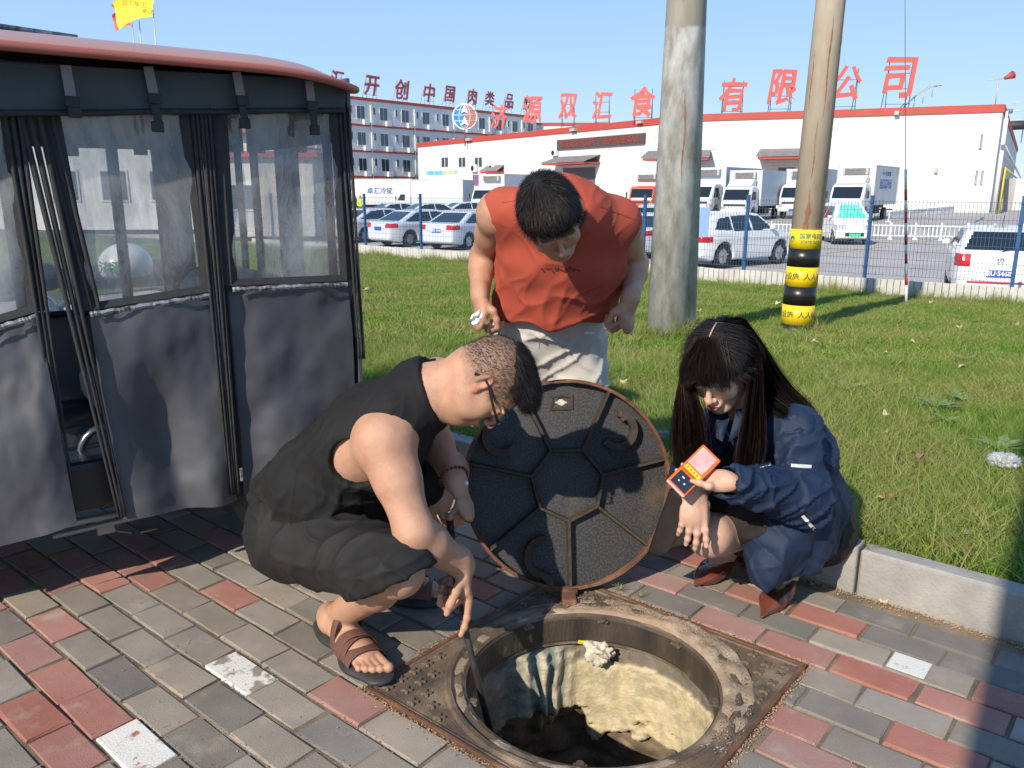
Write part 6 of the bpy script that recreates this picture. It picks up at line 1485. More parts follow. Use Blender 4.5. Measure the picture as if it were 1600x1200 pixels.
body += [Cone(pelv, waist, .115, .112, .06, lat, 1.15), Cone(waist, chest, .116, .118, .06, lat, 1.22), Cone(chest, N1, .108, .064, .07, lat, 1.22), Cone(SR, N1, .048, .044, .05), Cone(SL, N1, .048, .044, .05)]
body += arm_prims(SR, ER, WRr, fat=1.13) + arm_prims(SL, EL, WLl, fat=1.12)
legs = []
legs += leg_prims(HR_, KR, AR_, fat=1.0) + leg_prims(HL_, KL, AL_, fat=1.0)
legs += foot_prims(AR_, TOE_R, .028, toes=-1) + foot_prims(AL_, TOE_L, .028, toes=1)
# hands: right grips the rod, index finger pointing down it; left loosely curled
hr, tr = hand_prims(WRr, (.10, -.05, -1), (-.75, -.25, .1), 1, curls=(62, 78, 40), each=[(12, 12, 10), (62, 80, 45), (72, 86, 50), (76, 88, 50)], wr=.034, thumb=((.55, .55, .65), (.9, .1, .6), (.9, -.2, .4)), s=1.05)
hl, tl_ = hand_prims(WLl, (.35, -.45, -.80), (-.60, .1, -.55), -1, curls=(58, 62, 35), thumb=((.6, .6, .5), (.9, .1, .45), (.9, -.1, .3)), s=1.05)
body += hr+hl
def mean_(L): return np.mean(L, 0)
bx = [box_around([HC1-.13, HC1+.13], .0), box_around([WRr]+tr, .035), box_around([WLl]+tl_, .035), box_around([TOE_R, AR_], .05)]
def fade1(L):
    x, y, z = np.abs(L[:, 0]), L[:, 1], L[:, 2]; n_ = fbm(L*60, 2, 4)*.010
    line = np.where(y > .035, -.02+(y-.035)*2.4, np.where(y > -.015, .0, -.045))+n_
    return .62*np.clip((z-line)/.035, 0, 1)*np.clip((.085-y)/.015, 0, 1)*(z < .13)
b1 = body_mesh('body', [body, legs], bx, SK, None, lambda V: head_color(V, HC1, B1, SK, s1, fade=fade1))
b1.parent = p1_; loc_parent(b1, p1_)
# fine skin variation on knuckles is left to the relief; hair
def hair_cap(C, B, s, rule, off=.004, h=.004, k=.03, extra=()):
    T = lambda x, y, z: C + B@(np.array([x, y, z])*s)
    pr = [Ell(T(0, -.014, .034), np.array((.076, .094, .083))*s+off, B, k), Ell(T(0, -.045, -.02), np.array((.062, .055, .06))*s+off, B, k), Ell(T(0, .012, .03), np.array((.068, .074, .070))*s+off, B, k)] + [Ell(T(*c), np.array(r)*s, B, kk) for c, r, kk in extra]
    def clip(P, A): L = ((P-C)@B)/s; return rule(L)*s
    V, Q = sdf_mesh('cap', pr, h, clip=clip, smooth=1); return V, Q, ((V-C)@B)/s
def rule_top1(L):
    x, y, z = np.abs(L[..., 0]), L[..., 1], L[..., 2]; line = np.where(y > .02, .070-(.0)*y+np.clip(x-.03, 0, 1)*-.2, .075+(.02-y)*.28); return line + .006*vnoise(L*70) - z
V, Q, L = hair_cap(HC1, B1, s1, rule_top1, .006, .0035, extra=(((0, .045, .090), (.055, .045, .030), .02),))
def hairobj(nm, V, Q, mat, t): return loc_parent(obj(nm, mesh_np(nm, V, Q), mat, t, smooth=True), t)
hairobj('hair', V, Q, m_hair, p1_)
P, N = sample_mesh(V, Q, 9000); Lp = (P-HC1)@B1; fwd = B1[:, 1]; up = B1[:, 2]
o = strands('hair_strands', P, (N*.16+fwd*.9+up*.1-N*((fwd*.9)@N.T)[:, None]*.8), .018+.014*RNG.random(len(P)), .0007, m_hair, p1_, 2, .03, .10, N); loc_parent(o, p1_)
P, N = sample_mesh(*hair_cap(HC1, B1, s1, lambda L: np.maximum(np.maximum(np.where(L[..., 1] > .035, -.02+(L[..., 1]-.035)*2.4, np.where(L[..., 1] > -.015, .0, -.055))-L[..., 2], L[..., 1]-.078), L[..., 2]-.11), .0005, .006)[:2], 11000)
o = strands('hair_fade', P, N*.35-up*.5-fwd*.45, .004+.006*RNG.random(len(P))*np.clip(1+8*((P-HC1)@B1)[:, 2], .5, 1.8), .00042, m_hair, p1_, 1, 0, .25, N); loc_parent(o, p1_)
# spectacles
T1 = lambda x, y, z: Vector(HC1 + B1@(np.array([x, y, z])*s1))
gl = thing('spectacles', None, None); gl.parent = p1_; del_keys = [k for k in ('label', 'category') if k in gl.keys()]
gl.location = (0, 0, 0); gl.matrix_parent_inverse = Matrix.Translation(-p1_.location)
bm = bmesh.new()
for q in (-1, 1):
    bm_tube(bm, [T1(q*.068, .098, .004), T1(q*.078, .06, .006), T1(q*.082, .0, .012), T1(q*.080, -.022, .008), T1(q*.077, -.036, -.012)], [.0036, .0034, .0032, .0036, .004], 8)
    bm_tube(bm, [T1(q*(.036+.028*math.cos(a)), .106-.006*math.cos(a)*1, -.004+.019*math.sin(a)) for a in np.linspace(0, 2*math.pi, 21)], .0018, 6, caps=False)
bm_tube(bm, [T1(-.009, .110, .002), T1(0, .113, .005), T1(.009, .110, .002)], .0018, 6); obj('rim', bm, M('specs_black', (.012, .012, .012), rough=.25), gl)
m_lens = bpy.data.materials.new('lens'); m_lens.use_nodes = True; _n = m_lens.node_tree; _n.nodes.remove(_n.nodes['Principled BSDF']); _t = _n.nodes.new('ShaderNodeBsdfTransparent'); _t.inputs[0].default_value = (.82, .85, .87, 1); _g = _n.nodes.new('ShaderNodeBsdfGlossy'); _g.inputs['Roughness'].default_value = .05; _m = _n.nodes.new('ShaderNodeMixShader'); _m.inputs[0].default_value = .07; _n.links.new(_t.outputs[0], _m.inputs[1]); _n.links.new(_g.outputs[0], _m.inputs[2]); _n.links.new(_m.outputs[0], _n.nodes['Material Output'].inputs[0])
for q in (-1, 1):
    bm = bmesh.new(); bm.faces.new([bm.verts.new(T1(q*(.036+.027*math.cos(a)), .106-.006*math.cos(a), -.004+.018*math.sin(a))) for a in np.linspace(0, 2*math.pi, 21)[:-1]]); obj('lens', bm, m_lens, gl)
# vest
m_bt = fabric('vest_black', (.009, .009, .0095), (.013, .013, .0135), .82, 1400, bump=.3)
off = .010
vest = [Cone(pelv+np.array([.0, 0, .02]), waist, .146+off, .134+off, .05, lat, 1.18), Cone(waist, chest, .134+off, .128+off, .05, lat, 1.18), Cone(chest, N1-nrm(N1-chest)*.035, .120+off, .075+off, .06, lat, 1.30), Cone(SR*.72+N1*.28, N1*.9+chest*.1, .040+off*.5, .050+off*.5, .04), Cone(SL*.75+N1*.25, N1*.9+chest*.1, .045+off*.5, .050+off*.5, .04)]
bk = nrm(np.cross(lat, N1-pelv)); bk = bk if bk[2] > 0 else -bk
armc = SR+(ER-SR)*.30+nrm(waist-SR)*.05
fw = nrm(HC1-N1)
vest += [Cone(SR*.62+N1*.38+np.array([-.01, .01, .012]), N1+np.array([-.012, 0, .012]), .082, .088, .04), Cone(SL*.60+N1*.40, N1, .078, .086, .04)]
vest += [Sub(Ell(SR+np.array([.022, -.062, -.062]), (.078, .090, .108), frame3(nrm(N1-chest), (0, 0, 1)), .012)), Sub(Ell(SR+(waist-SR)*.34+np.array([-.008, -.075, -.005]), (.098, .064, .062), frame3(nrm(chest-waist), (0, 0, 1)), .012)), Sub(Cone(SL, EL, .06, .06, .01))]
def dv(V):
    a = crease(V, (.55, .0, .8), 15, 2.0, 3, 5); b = crease(V, (.9, .1, -.35), 19, 2.2, 9, 5); c = fbm(V*7, 2, 1)
    low = np.clip((waist[2]+.08-V[:, 2])/.12, 0, 1); nr_ = np.clip(np.minimum(np.linalg.norm(V-(N1*.6+SR*.4), axis=1), np.minimum(np.linalg.norm(V-SR, axis=1)*1.1, np.linalg.norm(V-N1, axis=1)))/.17, .06, 1); return nr_*(.014*a*(.35+.65*low) + .015*b*low + .005*crease(V, (.2, .3, 1), 34, 5, 19, 5) - .006 + .006*c)
cn_ = nrm((.92, -.05, .38)); cp_ = at(664, 588, 2.0)
o = cloth('vest', vest, .0055, m_bt, p1_, disp=dv, clip=lambda P, A: (P-cp_)@cn_ - .35*np.abs((P-cp_)@lat)*0); loc_parent(o, p1_)
m_sh = fabric('shorts_black', (.012, .0115, .012), (.017, .0165, .017), .7, 1100, bump=.3)
thd = nrm(KR-HR_); hn = nrm((.42, -.25, -.87)); hp = KR+np.array([.0, 0, -.018])
thl = nrm(KL-HL_)
shorts = [Cone(HR_+np.array([-.01, 0, .0]), KR+thd*.0, .128, .090, .05), Cone(KR, KR-np.array([.05, -.03, .05]), .088, .085, .04), Cone(HL_, KL, .12, .085, .05), Cone(pelv, pelv+np.array([-.02, 0, -.05]), .158, .150, .06, lat, 1.15)]
def dsh(V):
    return .009*crease(V, (.3, -.5, .8), 13, 1.5, 21, 4) + .007*crease(V, (.8, .3, .2), 16, 1.6, 22, 5) - .004
def hemclip(P, A):
    near_ = (P@np.array([0, 1, 0])) < 2.12; return np.where(near_ & (P[..., 0] > -.50), np.maximum((P-hp)@hn, -9), np.where(near_, -9, (P-KL)@nrm((.9, 0, -.4))))
o = cloth('shorts', shorts, .0055, m_sh, p1_, clip=hemclip, disp=dsh); loc_parent(o, p1_)
# white lettering on the chest front
me = text_mesh('thin', .05, .0006, .0006, .2); me.materials.append(m_white_t); q = obj('lettering', me, None, o)
fr_ = np.array(at(676, 716, 1.94)); q.matrix_world = Matrix.Translation(Vector((0, 0, 0))); loc_parent(q, p1_)
q.parent = o; q.matrix_parent_inverse = Matrix.Translation(-p1_.location); q.matrix_basis = frame_mat(fr_, (.8, -.1, .45), (-.35, -.1, .9))
# bracelet
bc = WLl+nrm(EL-WLl)*.015; ax_ = nrm(EL-WLl); e1_ = nrm(np.cross(ax_, (0, 0, 1))); e2_ = np.cross(ax_, e1_); bm = bmesh.new()
for i in range(20):
    a = 2*math.pi*i/20; c = bc+(e1_*math.cos(a)+e2_*math.sin(a))*.0405; bmesh.ops.create_icosphere(bm, subdivisions=1, radius=.0058, matrix=Matrix.Translation(Vector(c)))
o = obj('bracelet', bm, M('beads_brown', (.16, .03, .015), rough=.25), p1_, smooth=True); loc_parent(o, p1_); o['kind'] = 'stuff'
bm = bmesh.new(); c = bc+(e1_*.2-e2_*.97)*.036; c = WLl+np.array([.03, -.015, .0]); bmesh.ops.create_icosphere(bm, subdivisions=2, radius=.007, matrix=Matrix.Translation(Vector(c))); o = obj('white_bead', bm, m_white_t, p1_, smooth=True); loc_parent(o, p1_)
# sandals
m_sole = M('sole_black', (.02, .022, .025), (.035, .035, .035), ns=20, rough=.6); m_leb = M('sandal_leather', (.13, .055, .038), (.165, .075, .05), ns=60, rough=.45, bump=.7, bs=700)
def sandal(A, toe, sg, t, lab=None):
    A = np.array([A[0], A[1], 0]); d = np.array([toe[0]-A[0], toe[1]-A[1], 0]); L = np.linalg.norm(d); d = d/L; sd = np.cross(d, [0, 0, 1])*sg
    B_ = lambda a, b, z: A+d*a+sd*b+np.array([0, 0, z])
    pr = [Cone(B_(-.045, -.002, .016), B_(.02, 0, .016), .040, .037, .02, [0, 0, 1], .40), Cone(B_(.02, 0, .016), B_(L*.66, .004, .016), .037, .052, .03, [0, 0, 1], .34), Cone(B_(L*.66, .004, .016), B_(L*.95, .008, .018), .052, .044, .02, [0, 0, 1], .34), Sub(Cone(B_(-.035, 0, .044), B_(L*.9, .006, .046), .030, .042, .006, [0, 0, 1], .40))]
    V, Q = sdf_mesh('sole', pr, .004, clip=lambda P, A_: .002-P[..., 2]); so = loc_parent(obj('sandal', mesh_np('s', V, Q), m_sole, t, smooth=True), t)
    if lab: so['label'] = lab
    def strap_(pts, w_, th=.0035):
        V = []; F = []; n = len(pts)
        for p, tn in pts:
            for k, (u, v) in enumerate(((-w_, 0), (w_, 0), (w_, th), (-w_, th))): V.append(Vector(p)+Vector(tn)*u+Vector(nrm(np.array(p)-B_(L*.4, 0, 0)))*v)
        for i in range(n-1):
            for k in range(4): F.append((4*i+k, 4*i+(k+1) % 4, 4*i+4+(k+1) % 4, 4*i+4+k))
        return mesh_from('strap', V, F)
    def arch(a0, a1, wd, hgt, w_, z0=.02, lean=0):
        pts = []
        for i in range(17):
            f = i/16; ang = math.pi*f; pts.append((B_(a0+(a1-a0)*f, wd*math.cos(ang), z0+hgt*math.sin(ang)**.75), d))
        return strap_(pts, w_)
    for a0, a1, wd, hg, w_ in ((L*.72, L*.66, .052, .047, .028), (L*.60, L*.46, .050, .064, .021), (L*.26, L*.34, .046, .094, .017), (L*.50, L*.60, .051, .058, .018)):
        o_ = obj('sandal_strap', arch(a0, a1, wd, hg, w_), m_leb, so, smooth=False); o_.matrix_parent_inverse = Matrix.Translation(-t.location) if False else Matrix.Identity(4)
        sm = o_.modifiers.new('s', 'SUBSURF'); sm.levels = 1; sm.render_levels = 1
    return so
sandal(AR_, TOE_R, -1, p1_, 'brown strapped sandal on the near foot'); sandal(AL_, TOE_L, 1, p1_, 'brown strapped sandal on the far foot, in shade')
# the rod
r0, r1 = at(702, 806, 2.08), at(768, 1150, 1.86); hnd = mean_([t for t in tr[1:4]]); 
_d = nrm((.10, -.05, -1)); _n = np.array((-.75, -.25, .1)); _n = nrm(_n-_d*(_n@_d)); gr = WRr + _d*.092+_n*.022
rod_top = gr + (r0-gr)*1.0; rod = thing('black_rod', 'long thin black pry rod held by the squatting man and reaching into the hole', 'rod', tuple(gr))
bm = bmesh.new(); bm_tube(bm, [Vector(r0-gr), Vector((r0-gr)*.5), Vector((0, 0, 0)), Vector((r1-gr)*.5), Vector(r1-gr)], [.011, .0095, .009, .009, .010], 10); obj('shank', bm, M('rod_black', (.018, .018, .019), (.05, .045, .04), ns=30, rough=.35, bump=.4, bs=200), rod)
bm = bmesh.new(); bm_box(bm, Vector(r1-gr)+Vector((0, 0, -.01)), (.014, .006, .04)); obj('tip', bm, M('rod_tip', (.3, .28, .25), rough=.4, metal=.7), rod)
# ------------------------------------------------------------------ MAN 2: rust sleeveless top, bending forward behind the cover
SK2 = (.47, .26, .175)
p2_ = thing('person', 'standing man in a rust red sleeveless top and pale trousers bending over the cover', 'person', (.13, 2.9, 0))
PV = at(857, 520, 2.88); CH = at(880, 400, 2.70); NB = at(882, 328, 2.50); lat2 = nrm((1, -.06, -.04))
S2R = at(782, 330, 2.60); S2L = at(966, 346, 2.58); E2R = at(754, 402, 2.82); E2L = at(992, 412, 2.80); W2R = at(750, 464, 2.66); W2L = at(984, 468, 2.62)
HC2 = at(861, 340, 2.27); B2 = frame3((.24, -.60, -.76), (-.22, -.72, .62)); s2 = .99
H2R = PV+np.array([-.095, 0, -.03]); H2L = PV+np.array([.095, 0, -.03]); K2R = np.array([.02, 2.86, .47]); K2L = np.array([.25, 2.84, .47]); A2R = np.array([-.0, 2.96, .10]); A2L = np.array([.28, 2.95, .10])
body = head_prims(HC2, B2, s2, neck=NB, nr=.058)
body += [Cone(PV, CH, .12, .125, .06, lat2, 1.25), Cone(CH, NB, .12, .075, .06, lat2, 1.2), Cone(S2R, NB, .058, .05, .05), Cone(S2L, NB, .058, .05, .05)]
body += arm_prims(S2R, E2R, W2R, fat=1.02)+arm_prims(S2L, E2L, W2L, fat=1.02)
hr, tr2 = hand_prims(W2R, (-.05, -.25, -.97), (.75, .35, -.2), -1, curls=(48, 60, 35), thumb=((.6, .5, .5), (.9, .0, .45), (.95, -.15, .3)), wr=.030)
hl, tl2 = hand_prims(W2L, (-.08, -.22, -.97), (-.65, .45, -.2), 1, curls=(60, 75, 45), thumb=((.6, .5, .5), (.9, .0, .5), (.9, -.2, .4)), wr=.030)
body += hr+hl
legs = leg_prims(H2R, K2R, A2R)+leg_prims(H2L, K2L, A2L)
bx = [box_around([HC2-.135, HC2+.135], 0), box_around([W2R]+tr2, .035), box_around([W2L]+tl2, .035)]
b2 = body_mesh('body', [body, legs], bx, SK2, p2_, lambda V: head_color(V, HC2, B2, SK2, s2, lips=(.40, .15, .12))); loc_parent(b2, p2_)
def rule2(L):
    x, y, z = np.abs(L[..., 0]), L[..., 1], L[..., 2]
    line = np.where(y > .045, .060-.3*np.clip(x-.045, 0, 1)*0, np.where(y > -.02, .030, -.055+(-.02-y)*.0)); line = np.where((y > .03) & (x > .058), .035, line)
    line = np.where((y > .0) & (x > .066) & (y < .03), .0, line); return line + .006*vnoise(L*60) - z
V, Q, L = hair_cap(HC2, B2, s2, rule2, .007, .0038, extra=(((0, .040, .082), (.060, .052, .036), .03),))
loc_parent(obj('hair', mesh_np('hair', V, Q), m_hair, p2_, smooth=True), p2_)
P, N = sample_mesh(V, Q, 14000); C0 = HC2+B2@np.array([.01, -.045, .11]); rad = P-C0; rad /= np.linalg.norm(rad, axis=1)[:, None]; tang = rad-N*(rad*N).sum(1)[:, None]; tang /= np.linalg.norm(tang, axis=1)[:, None]+1e-9
Lh = ((P-HC2)@B2); ln = .018+.016*RNG.random(len(P)); ln *= np.where(Lh[:, 2] < .03, .35, 1)
o = strands('hair_strands', P, tang*1.0+N*.14, ln, .0007, m_hair, p2_, 2, .03, .11, N); loc_parent(o, p2_)
m_or = fabric('top_rust', (.35, .064, .038), (.38, .074, .045), .85, 1300, bump=.3)
of = .020
SRo, SLo = S2R+np.array([.012, 0, .0]), S2L+np.array([-.006, 0, 0])
BL_ = PV+nrm(PV-CH)*.00
top = [Cone(PV+np.array([0, -.03, .03]), CH, .150+of, .150+of, .05, lat2, 1.28), Cone(CH, NB, .130+of, .082+of, .06, lat2, 1.3), Cone(SRo, NB, .064, .078, .06), Cone(SLo, NB, .064, .078, .06), Cone(SRo, CH+lat2*-.10, .068, .085, .05), Cone(SLo, CH+lat2*.09, .068, .085, .05)]
top += [Sub(Cone(S2R+(E2R-S2R)*.22+np.array([-.012, 0, -.0]), E2R+np.array([-.06, 0, 0]), .070, .075, .01)), Sub(Cone(S2L+(E2L-S2L)*.22+np.array([.012, 0, 0]), E2L+np.array([.06, 0, 0]), .070, .075, .01)), Sub(Cone(NB+nrm(HC2-NB)*.045, HC2, .072, .090, .012))]
axT = nrm(PV-CH)
def hem2(P, A): return (P-(PV+np.array([0, -.05, .088])))@nrm((.06, .12, -1)) + .010*np.sin(P[..., 0]*38)
def d2(V):
    low = np.clip((CH[2]+.05-V[:, 2])/.25, 0, 1); return .010*crease(V, (.25, -.3, 1), 11, 1.4, 31, 5)*low + .011*crease(V, (.9, .1, .35), 13, 1.3, 33, 5)*low + .004*crease(V, (.6, -.2, .8), 18, 3, 35, 5)-.005 + .008*fbm(V*6, 2, 3)
_d2 = d2
def d2(V): f = np.clip(np.minimum(np.linalg.norm(V-S2R, axis=1), np.linalg.norm(V-S2L, axis=1))/.17, .1, 1); return _d2(V)*f
o = cloth('top', top, .006, m_or, p2_, clip=hem2, disp=d2, lab='rust red sleeveless top, creased at the hem'); loc_parent(o, p2_)
# seams: armhole piping
m_seam = fabric('top_seam', (.33, .055, .035), (.36, .06, .038), .85, 900)
# small dark print across the chest: unreadable marks
bm = bmesh.new(); rr = random.Random(5)
fc = at(893, 425, 2.50)
bm.free()
m_pt = fabric('trousers_pale', (.47, .44, .40), (.51, .48, .44), .8, 1200, bump=.3)
tr_ = [Cone(PV+(CH-PV)*.80, PV, .138, .150, .04, lat2, 1.24), Cone(H2R, K2R, .112, .098, .04), Cone(H2L, K2L, .112, .098, .04), Cone(K2R, A2R, .095, .075, .03), Cone(K2L, A2L, .095, .075, .03)]
def d3(V): return .013*crease(V, (.6, 0, .5), 14, 2, 41, 5) + .013*crease(V, (-.7, .1, .5), 15, 2, 43, 5)-.008+.004*fbm(V*8, 2, 2)
o = cloth('trousers', tr_, .007, m_pt, p2_, disp=d3, clip=lambda P, A: .035-P[..., 2]); loc_parent(o, p2_)
for K_, A_, nm in ((K2R, A2R, 1), (K2L, A2L, 2)):
    V, Q = sdf_mesh('shoe', [Cone(A_+np.array([0, .05, -.055]), A_+np.array([0, -.16, -.065]), .040, .042, .03, (0, 0, 1), .9)], .006, clip=lambda P, A: .004-P[..., 2]); loc_parent(obj('shoe', mesh_np('shoe', V, Q), fabric('shoe_grey', (.4, .4, .4), (.3, .3, .3)), p2_, smooth=True), p2_)
# crumpled tissue in his hand
V = []; F = []
for i in range(9):
    for j in range(9): V.append((.030*(i/8-.5)*(.5+j/8)+.002*math.sin(j*1.3), .004*math.sin(i*1.1+j*.7)+.003*math.cos(j*1.3), -.045*j/8+.004*math.sin(i*1.1)))
for i in range(8):
    for j in range(8): q = i*9+j; F.append((q, q+1, q+10, q+9))
o = obj('tissue', mesh_from('tissue', V, F), M('paper_white', (.80, .80, .80), rough=.8), smooth=False); o.location = at(750, 487, 2.56); o.rotation_euler = (.3, .5, .4); tag(o, 'crumpled white tissue pinched in the hand of the bending man', 'tissue')

# ------------------------------------------------------------------ WOMAN: navy work jacket, squatting
SK3 = (.60, .375, .275)
p3_ = thing('person', 'squatting long haired woman in a navy jacket, dark skirt and brown heeled shoes', 'person', (.80, 2.4, 0))
HC3 = at(1124, 574, 2.17); B3 = frame3((-.46, -.68, -.57), (-.25, -.30, .90)); s3 = .97
N3 = at(1172, 642, 2.36); CH3 = at(1212, 712, 2.40); PV3 = at(1246, 812, 2.46); lat3 = nrm((.62, -.78, .05))      # towards her left (image right, nearer)
S3R = at(1118, 672, 2.44); S3L = at(1242, 676, 2.24); E3L = at(1252, 780, 2.14); W3L = at(1134, 752, 2.00); E3R = at(1078, 742, 2.30); W3R = at(1082, 758, 2.07)
H3R = PV3+np.array([-.07, .03, -.01]); H3L = PV3+np.array([.05, -.06, -.01]); K3R = at(1108, 836, 2.16); K3L = at(1180, 812, 2.22)
T3R = gp(1086, 912, .015); T3L = gp(1190, 962, .015); A3R = gp(1146, 884, .0)*np.array([1, 1, 0])+np.array([0, 0, .10]); A3L = gp(1240, 908, .0)*np.array([1, 1, 0])+np.array([0, 0, .105])
for nm_, a_, b_ in (('thighR', H3R, K3R), ('shinR', K3R, A3R), ('thighL', H3L, K3L), ('shinL', K3L, A3L), ('uaL', S3L, E3L), ('faL', E3L, W3L), ('uaR', S3R, E3R), ('faR', E3R, W3R), ('m1ua', SR, ER), ('m1fa', ER, WRr), ('m1th', HR_, KR), ('m1sh', KR, AR_), ('m2ua', S2L, E2L), ('m2fa', E2L, W2L), ('footR', A3R, T3R), ('footL', A3L, T3L)): 0 and print('LEN', nm_, round(float(np.linalg.norm(np.asarray(a_)-b_)), 3))
body = head_prims(HC3, B3, s3, female=True, neck=N3, nr=.046)
body += [Cone(PV3, CH3, .12, .11, .05, lat3, 1.2), Cone(CH3, N3, .10, .06, .05, lat3, 1.2)]
body += arm_prims(S3R, E3R, W3R, fat=.80)+arm_prims(S3L, E3L, W3L, fat=.80)
legs = leg_prims(H3R, K3R, A3R, fat=.98)+leg_prims(H3L, K3L, A3L, fat=.92)
for A_, T_ in ((A3R, T3R), (A3L, T3L)):
    d = nrm((T_-A_)*np.array([1, 1, 0])); legs += [Cone(A_, A_+d*.09+np.array([0, 0, -.055]), .030, .028, .03), Cone(A_+d*.06+np.array([0, 0, -.045]), A_+d*.15+np.array([0, 0, -.078]), .030, .026, .03), Ell(A_-d*.02+np.array([0, 0, -.03]), (.027, .027, .035), k=.02)]
# left hand holds the instrument, right hand hangs with the index finger pointing down
DA_, DB_, DC_, DD_ = at(1097, 697, 2.05), at(1128, 718, 2.03), at(1071, 776, 1.985), at(1039, 752, 2.005)
DCn = (DA_+DB_+DC_+DD_)/4; du = nrm((DA_+DB_)/2-(DC_+DD_)/2); dv_ = (DB_-DA_)/2+(DC_-DD_)/2; dv_ = nrm(dv_-du*(dv_@du)); dn = np.cross(dv_, du); dn = dn if dn[1] < 0 else -dn
Ldev = np.linalg.norm((DA_+DB_)/2-(DC_+DD_)/2); Wdev = (np.linalg.norm(DB_-DA_)+np.linalg.norm(DC_-DD_))/2
gripW = DCn+dv_*(Wdev/2+.060)-du*.0-dn*.012
hl3, tl3 = hand_prims(W3L, DCn-dn*.045-W3L, dn, 1, each=[(10, 30, 25), (12, 38, 30), (14, 40, 34), (16, 42, 36)], thumb=((.35, .35, .85), (.95, .0, .55), (1, -.05, .0)), s=.80, wr=.021)
hr3, tr3 = hand_prims(W3R, (.02, -.30, -.95), (-.15, .92, -.30), -1, each=[(2, 5, 4), (8, 14, 8), (10, 16, 10), (13, 20, 12)], thumb=((.8, .45, .25), (.95, .1, .2), (1, 0, .1)), s=1.0, wr=.023)
body2 = hr3
bx = [box_around([HC3-.125, HC3+.125], 0), box_around([W3R]+tr3, .03), box_around([W3L]+tl3, .03)]
b3 = body_mesh('body', [body+hl3, body2+[Cone(E3R+(W3R-E3R)*.6, W3R, .03, .024, .02)], legs], bx, SK3, p3_, lambda V: head_color(V, HC3, B3, SK3, s3, lips=(.56, .12, .11), brows=.6)); loc_parent(b3, p3_)
# instrument
dev = thing('gas_detector', 'orange handheld instrument with a pink screen and a black display held by the woman', 'instrument', tuple(DCn))
Rd = Matrix(((dv_[0], du[0], dn[0]), (dv_[1], du[1], dn[1]), (dv_[2], du[2], dn[2])))
m_org = M('instrument_orange', (.85, .13, .01), rough=.3, coat=.4)
obj('case', box_bm((0, 0, -.012), (Wdev, Ldev, .026), None, bev=.006), m_org, dev)
obj('upper_block', box_bm((0, Ldev*.18, .006), (Wdev, Ldev*.60, .022), None, bev=.005), m_org, dev)
obj('upper_screen', box_bm((-.002, Ldev*.22, .0175), (Wdev*.78, Ldev*.42, .003), None, bev=.001), M('screen_pink', (.72, .28, .27), (.80, .42, .38), ns=45, rough=.15, coat=.6), dev)
obj('warning_label', box_bm((0, -Ldev*.06, .0175), (Wdev*.80, Ldev*.085, .002)), M('label_yellow', (.80, .52, .02), rough=.4), dev)
bm = bmesh.new()
for i in range(4): [bm_box(bm, (-Wdev*.28+i*Wdev*.17+dx_*Wdev*.03, -Ldev*.06+dy_*Ldev*.014, .0188), (Wdev*sx_, Ldev*sy_, .0008)) for dx_, dy_, sx_, sy_ in ((0, 1, .08, .008), (0, -1, .08, .008), (-1, 0, .012, .045), (1, 0, .012, .04))]; 
o = obj('label_marks', bm, m_blk, dev); o['kind'] = 'stuff'
obj('lower_display', box_bm((0, -Ldev*.30, .0025), (Wdev*.80, Ldev*.30, .004), None, bev=.001), M('display_black', (.015, .018, .03), rough=.08, coat=1), dev)
bm = bmesh.new(); bm_box(bm, (-Wdev*.1, -Ldev*.24, .005), (.008, .003, .001)); bm_box(bm, (Wdev*.12, -Ldev*.32, .005), (.004, .004, .001)); bm_box(bm, (-Wdev*.15, -Ldev*.34, .005), (.004, .004, .001)); o = obj('display_glints', bm, m_white_t, dev); o['kind'] = 'stuff'
bm = bmesh.new(); bm_box(bm, (0, -Ldev*.49, -.006), (Wdev*.96, .006, .014), bev=.002); obj('lower_edge', bm, M('edge_pale', (.6, .42, .38), rough=.3), dev)
for c in dev.children: c.data.transform(Rd.to_4x4())
# jacket
m_nv = fabric('jacket_navy', (.009, .019, .048), (.012, .025, .058), .6, 1000, bump=.3)
bk3 = nrm(np.cross(lat3, N3-PV3)); 
T_flap = at(1200, 905, 2.18); T_back = at(1272, 806, 2.42)
jk = [Cone(PV3+np.array([.0, .02, .0]), CH3, .150, .140, .05, lat3, 1.12), Cone(CH3, N3+np.array([0, 0, -.04]), .145, .085, .05, lat3, 1.25), Cone(S3L, N3+np.array([0, 0, -.03]), .078, .07, .05), Cone(S3R, N3+np.array([0, 0, -.03]), .070, .07, .05),
      Cone(PV3+np.array([.02, -.06, -.02]), T_flap, .135, .060, .07, nrm((.6, -.78, .1)), .75), Cone(PV3+np.array([.0, 0, 0]), T_back, .14, .085, .06), Cone(at(1236, 790, 2.22), at(1200, 896, 2.10), .085, .042, .06), Cone(at(1262, 800, 2.3), at(1250, 880, 2.22), .10, .06, .06), Cone(at(1274, 770, 2.40), at(1276, 830, 2.34), .075, .055, .06), Cone(at(1200, 880, 2.10), at(1194, 925, 2.10), .04, .02, .03), Cone(CH3+lat3*.05, T_flap+np.array([.0, 0, .10]), .12, .085, .06, nrm((.6, -.78, .1)), .8)]
slv = [Cone(S3L, E3L, .076, .070, .03), Cone(E3L, W3L+(E3L-W3L)*.04, .074, .048, .03), Ell(E3L+np.array([.005, 0, -.005]), (.070, .068, .068), k=.04)]
slr = [Cone(S3R, E3R, .066, .052, .03), Cone(E3R, W3R+(E3R-W3R)*.25, .050, .040, .03)]
hpA, hpB = at(1195, 922, 2.08), at(1318, 826, 2.50)
hd = nrm(hpB-hpA); hnn = nrm(np.cross(hd, np.array([.6, .78, 0]))); hnn = hnn if hnn[2] < 0 else -hnn
pm3 = np.array([.03, -.03, 0])
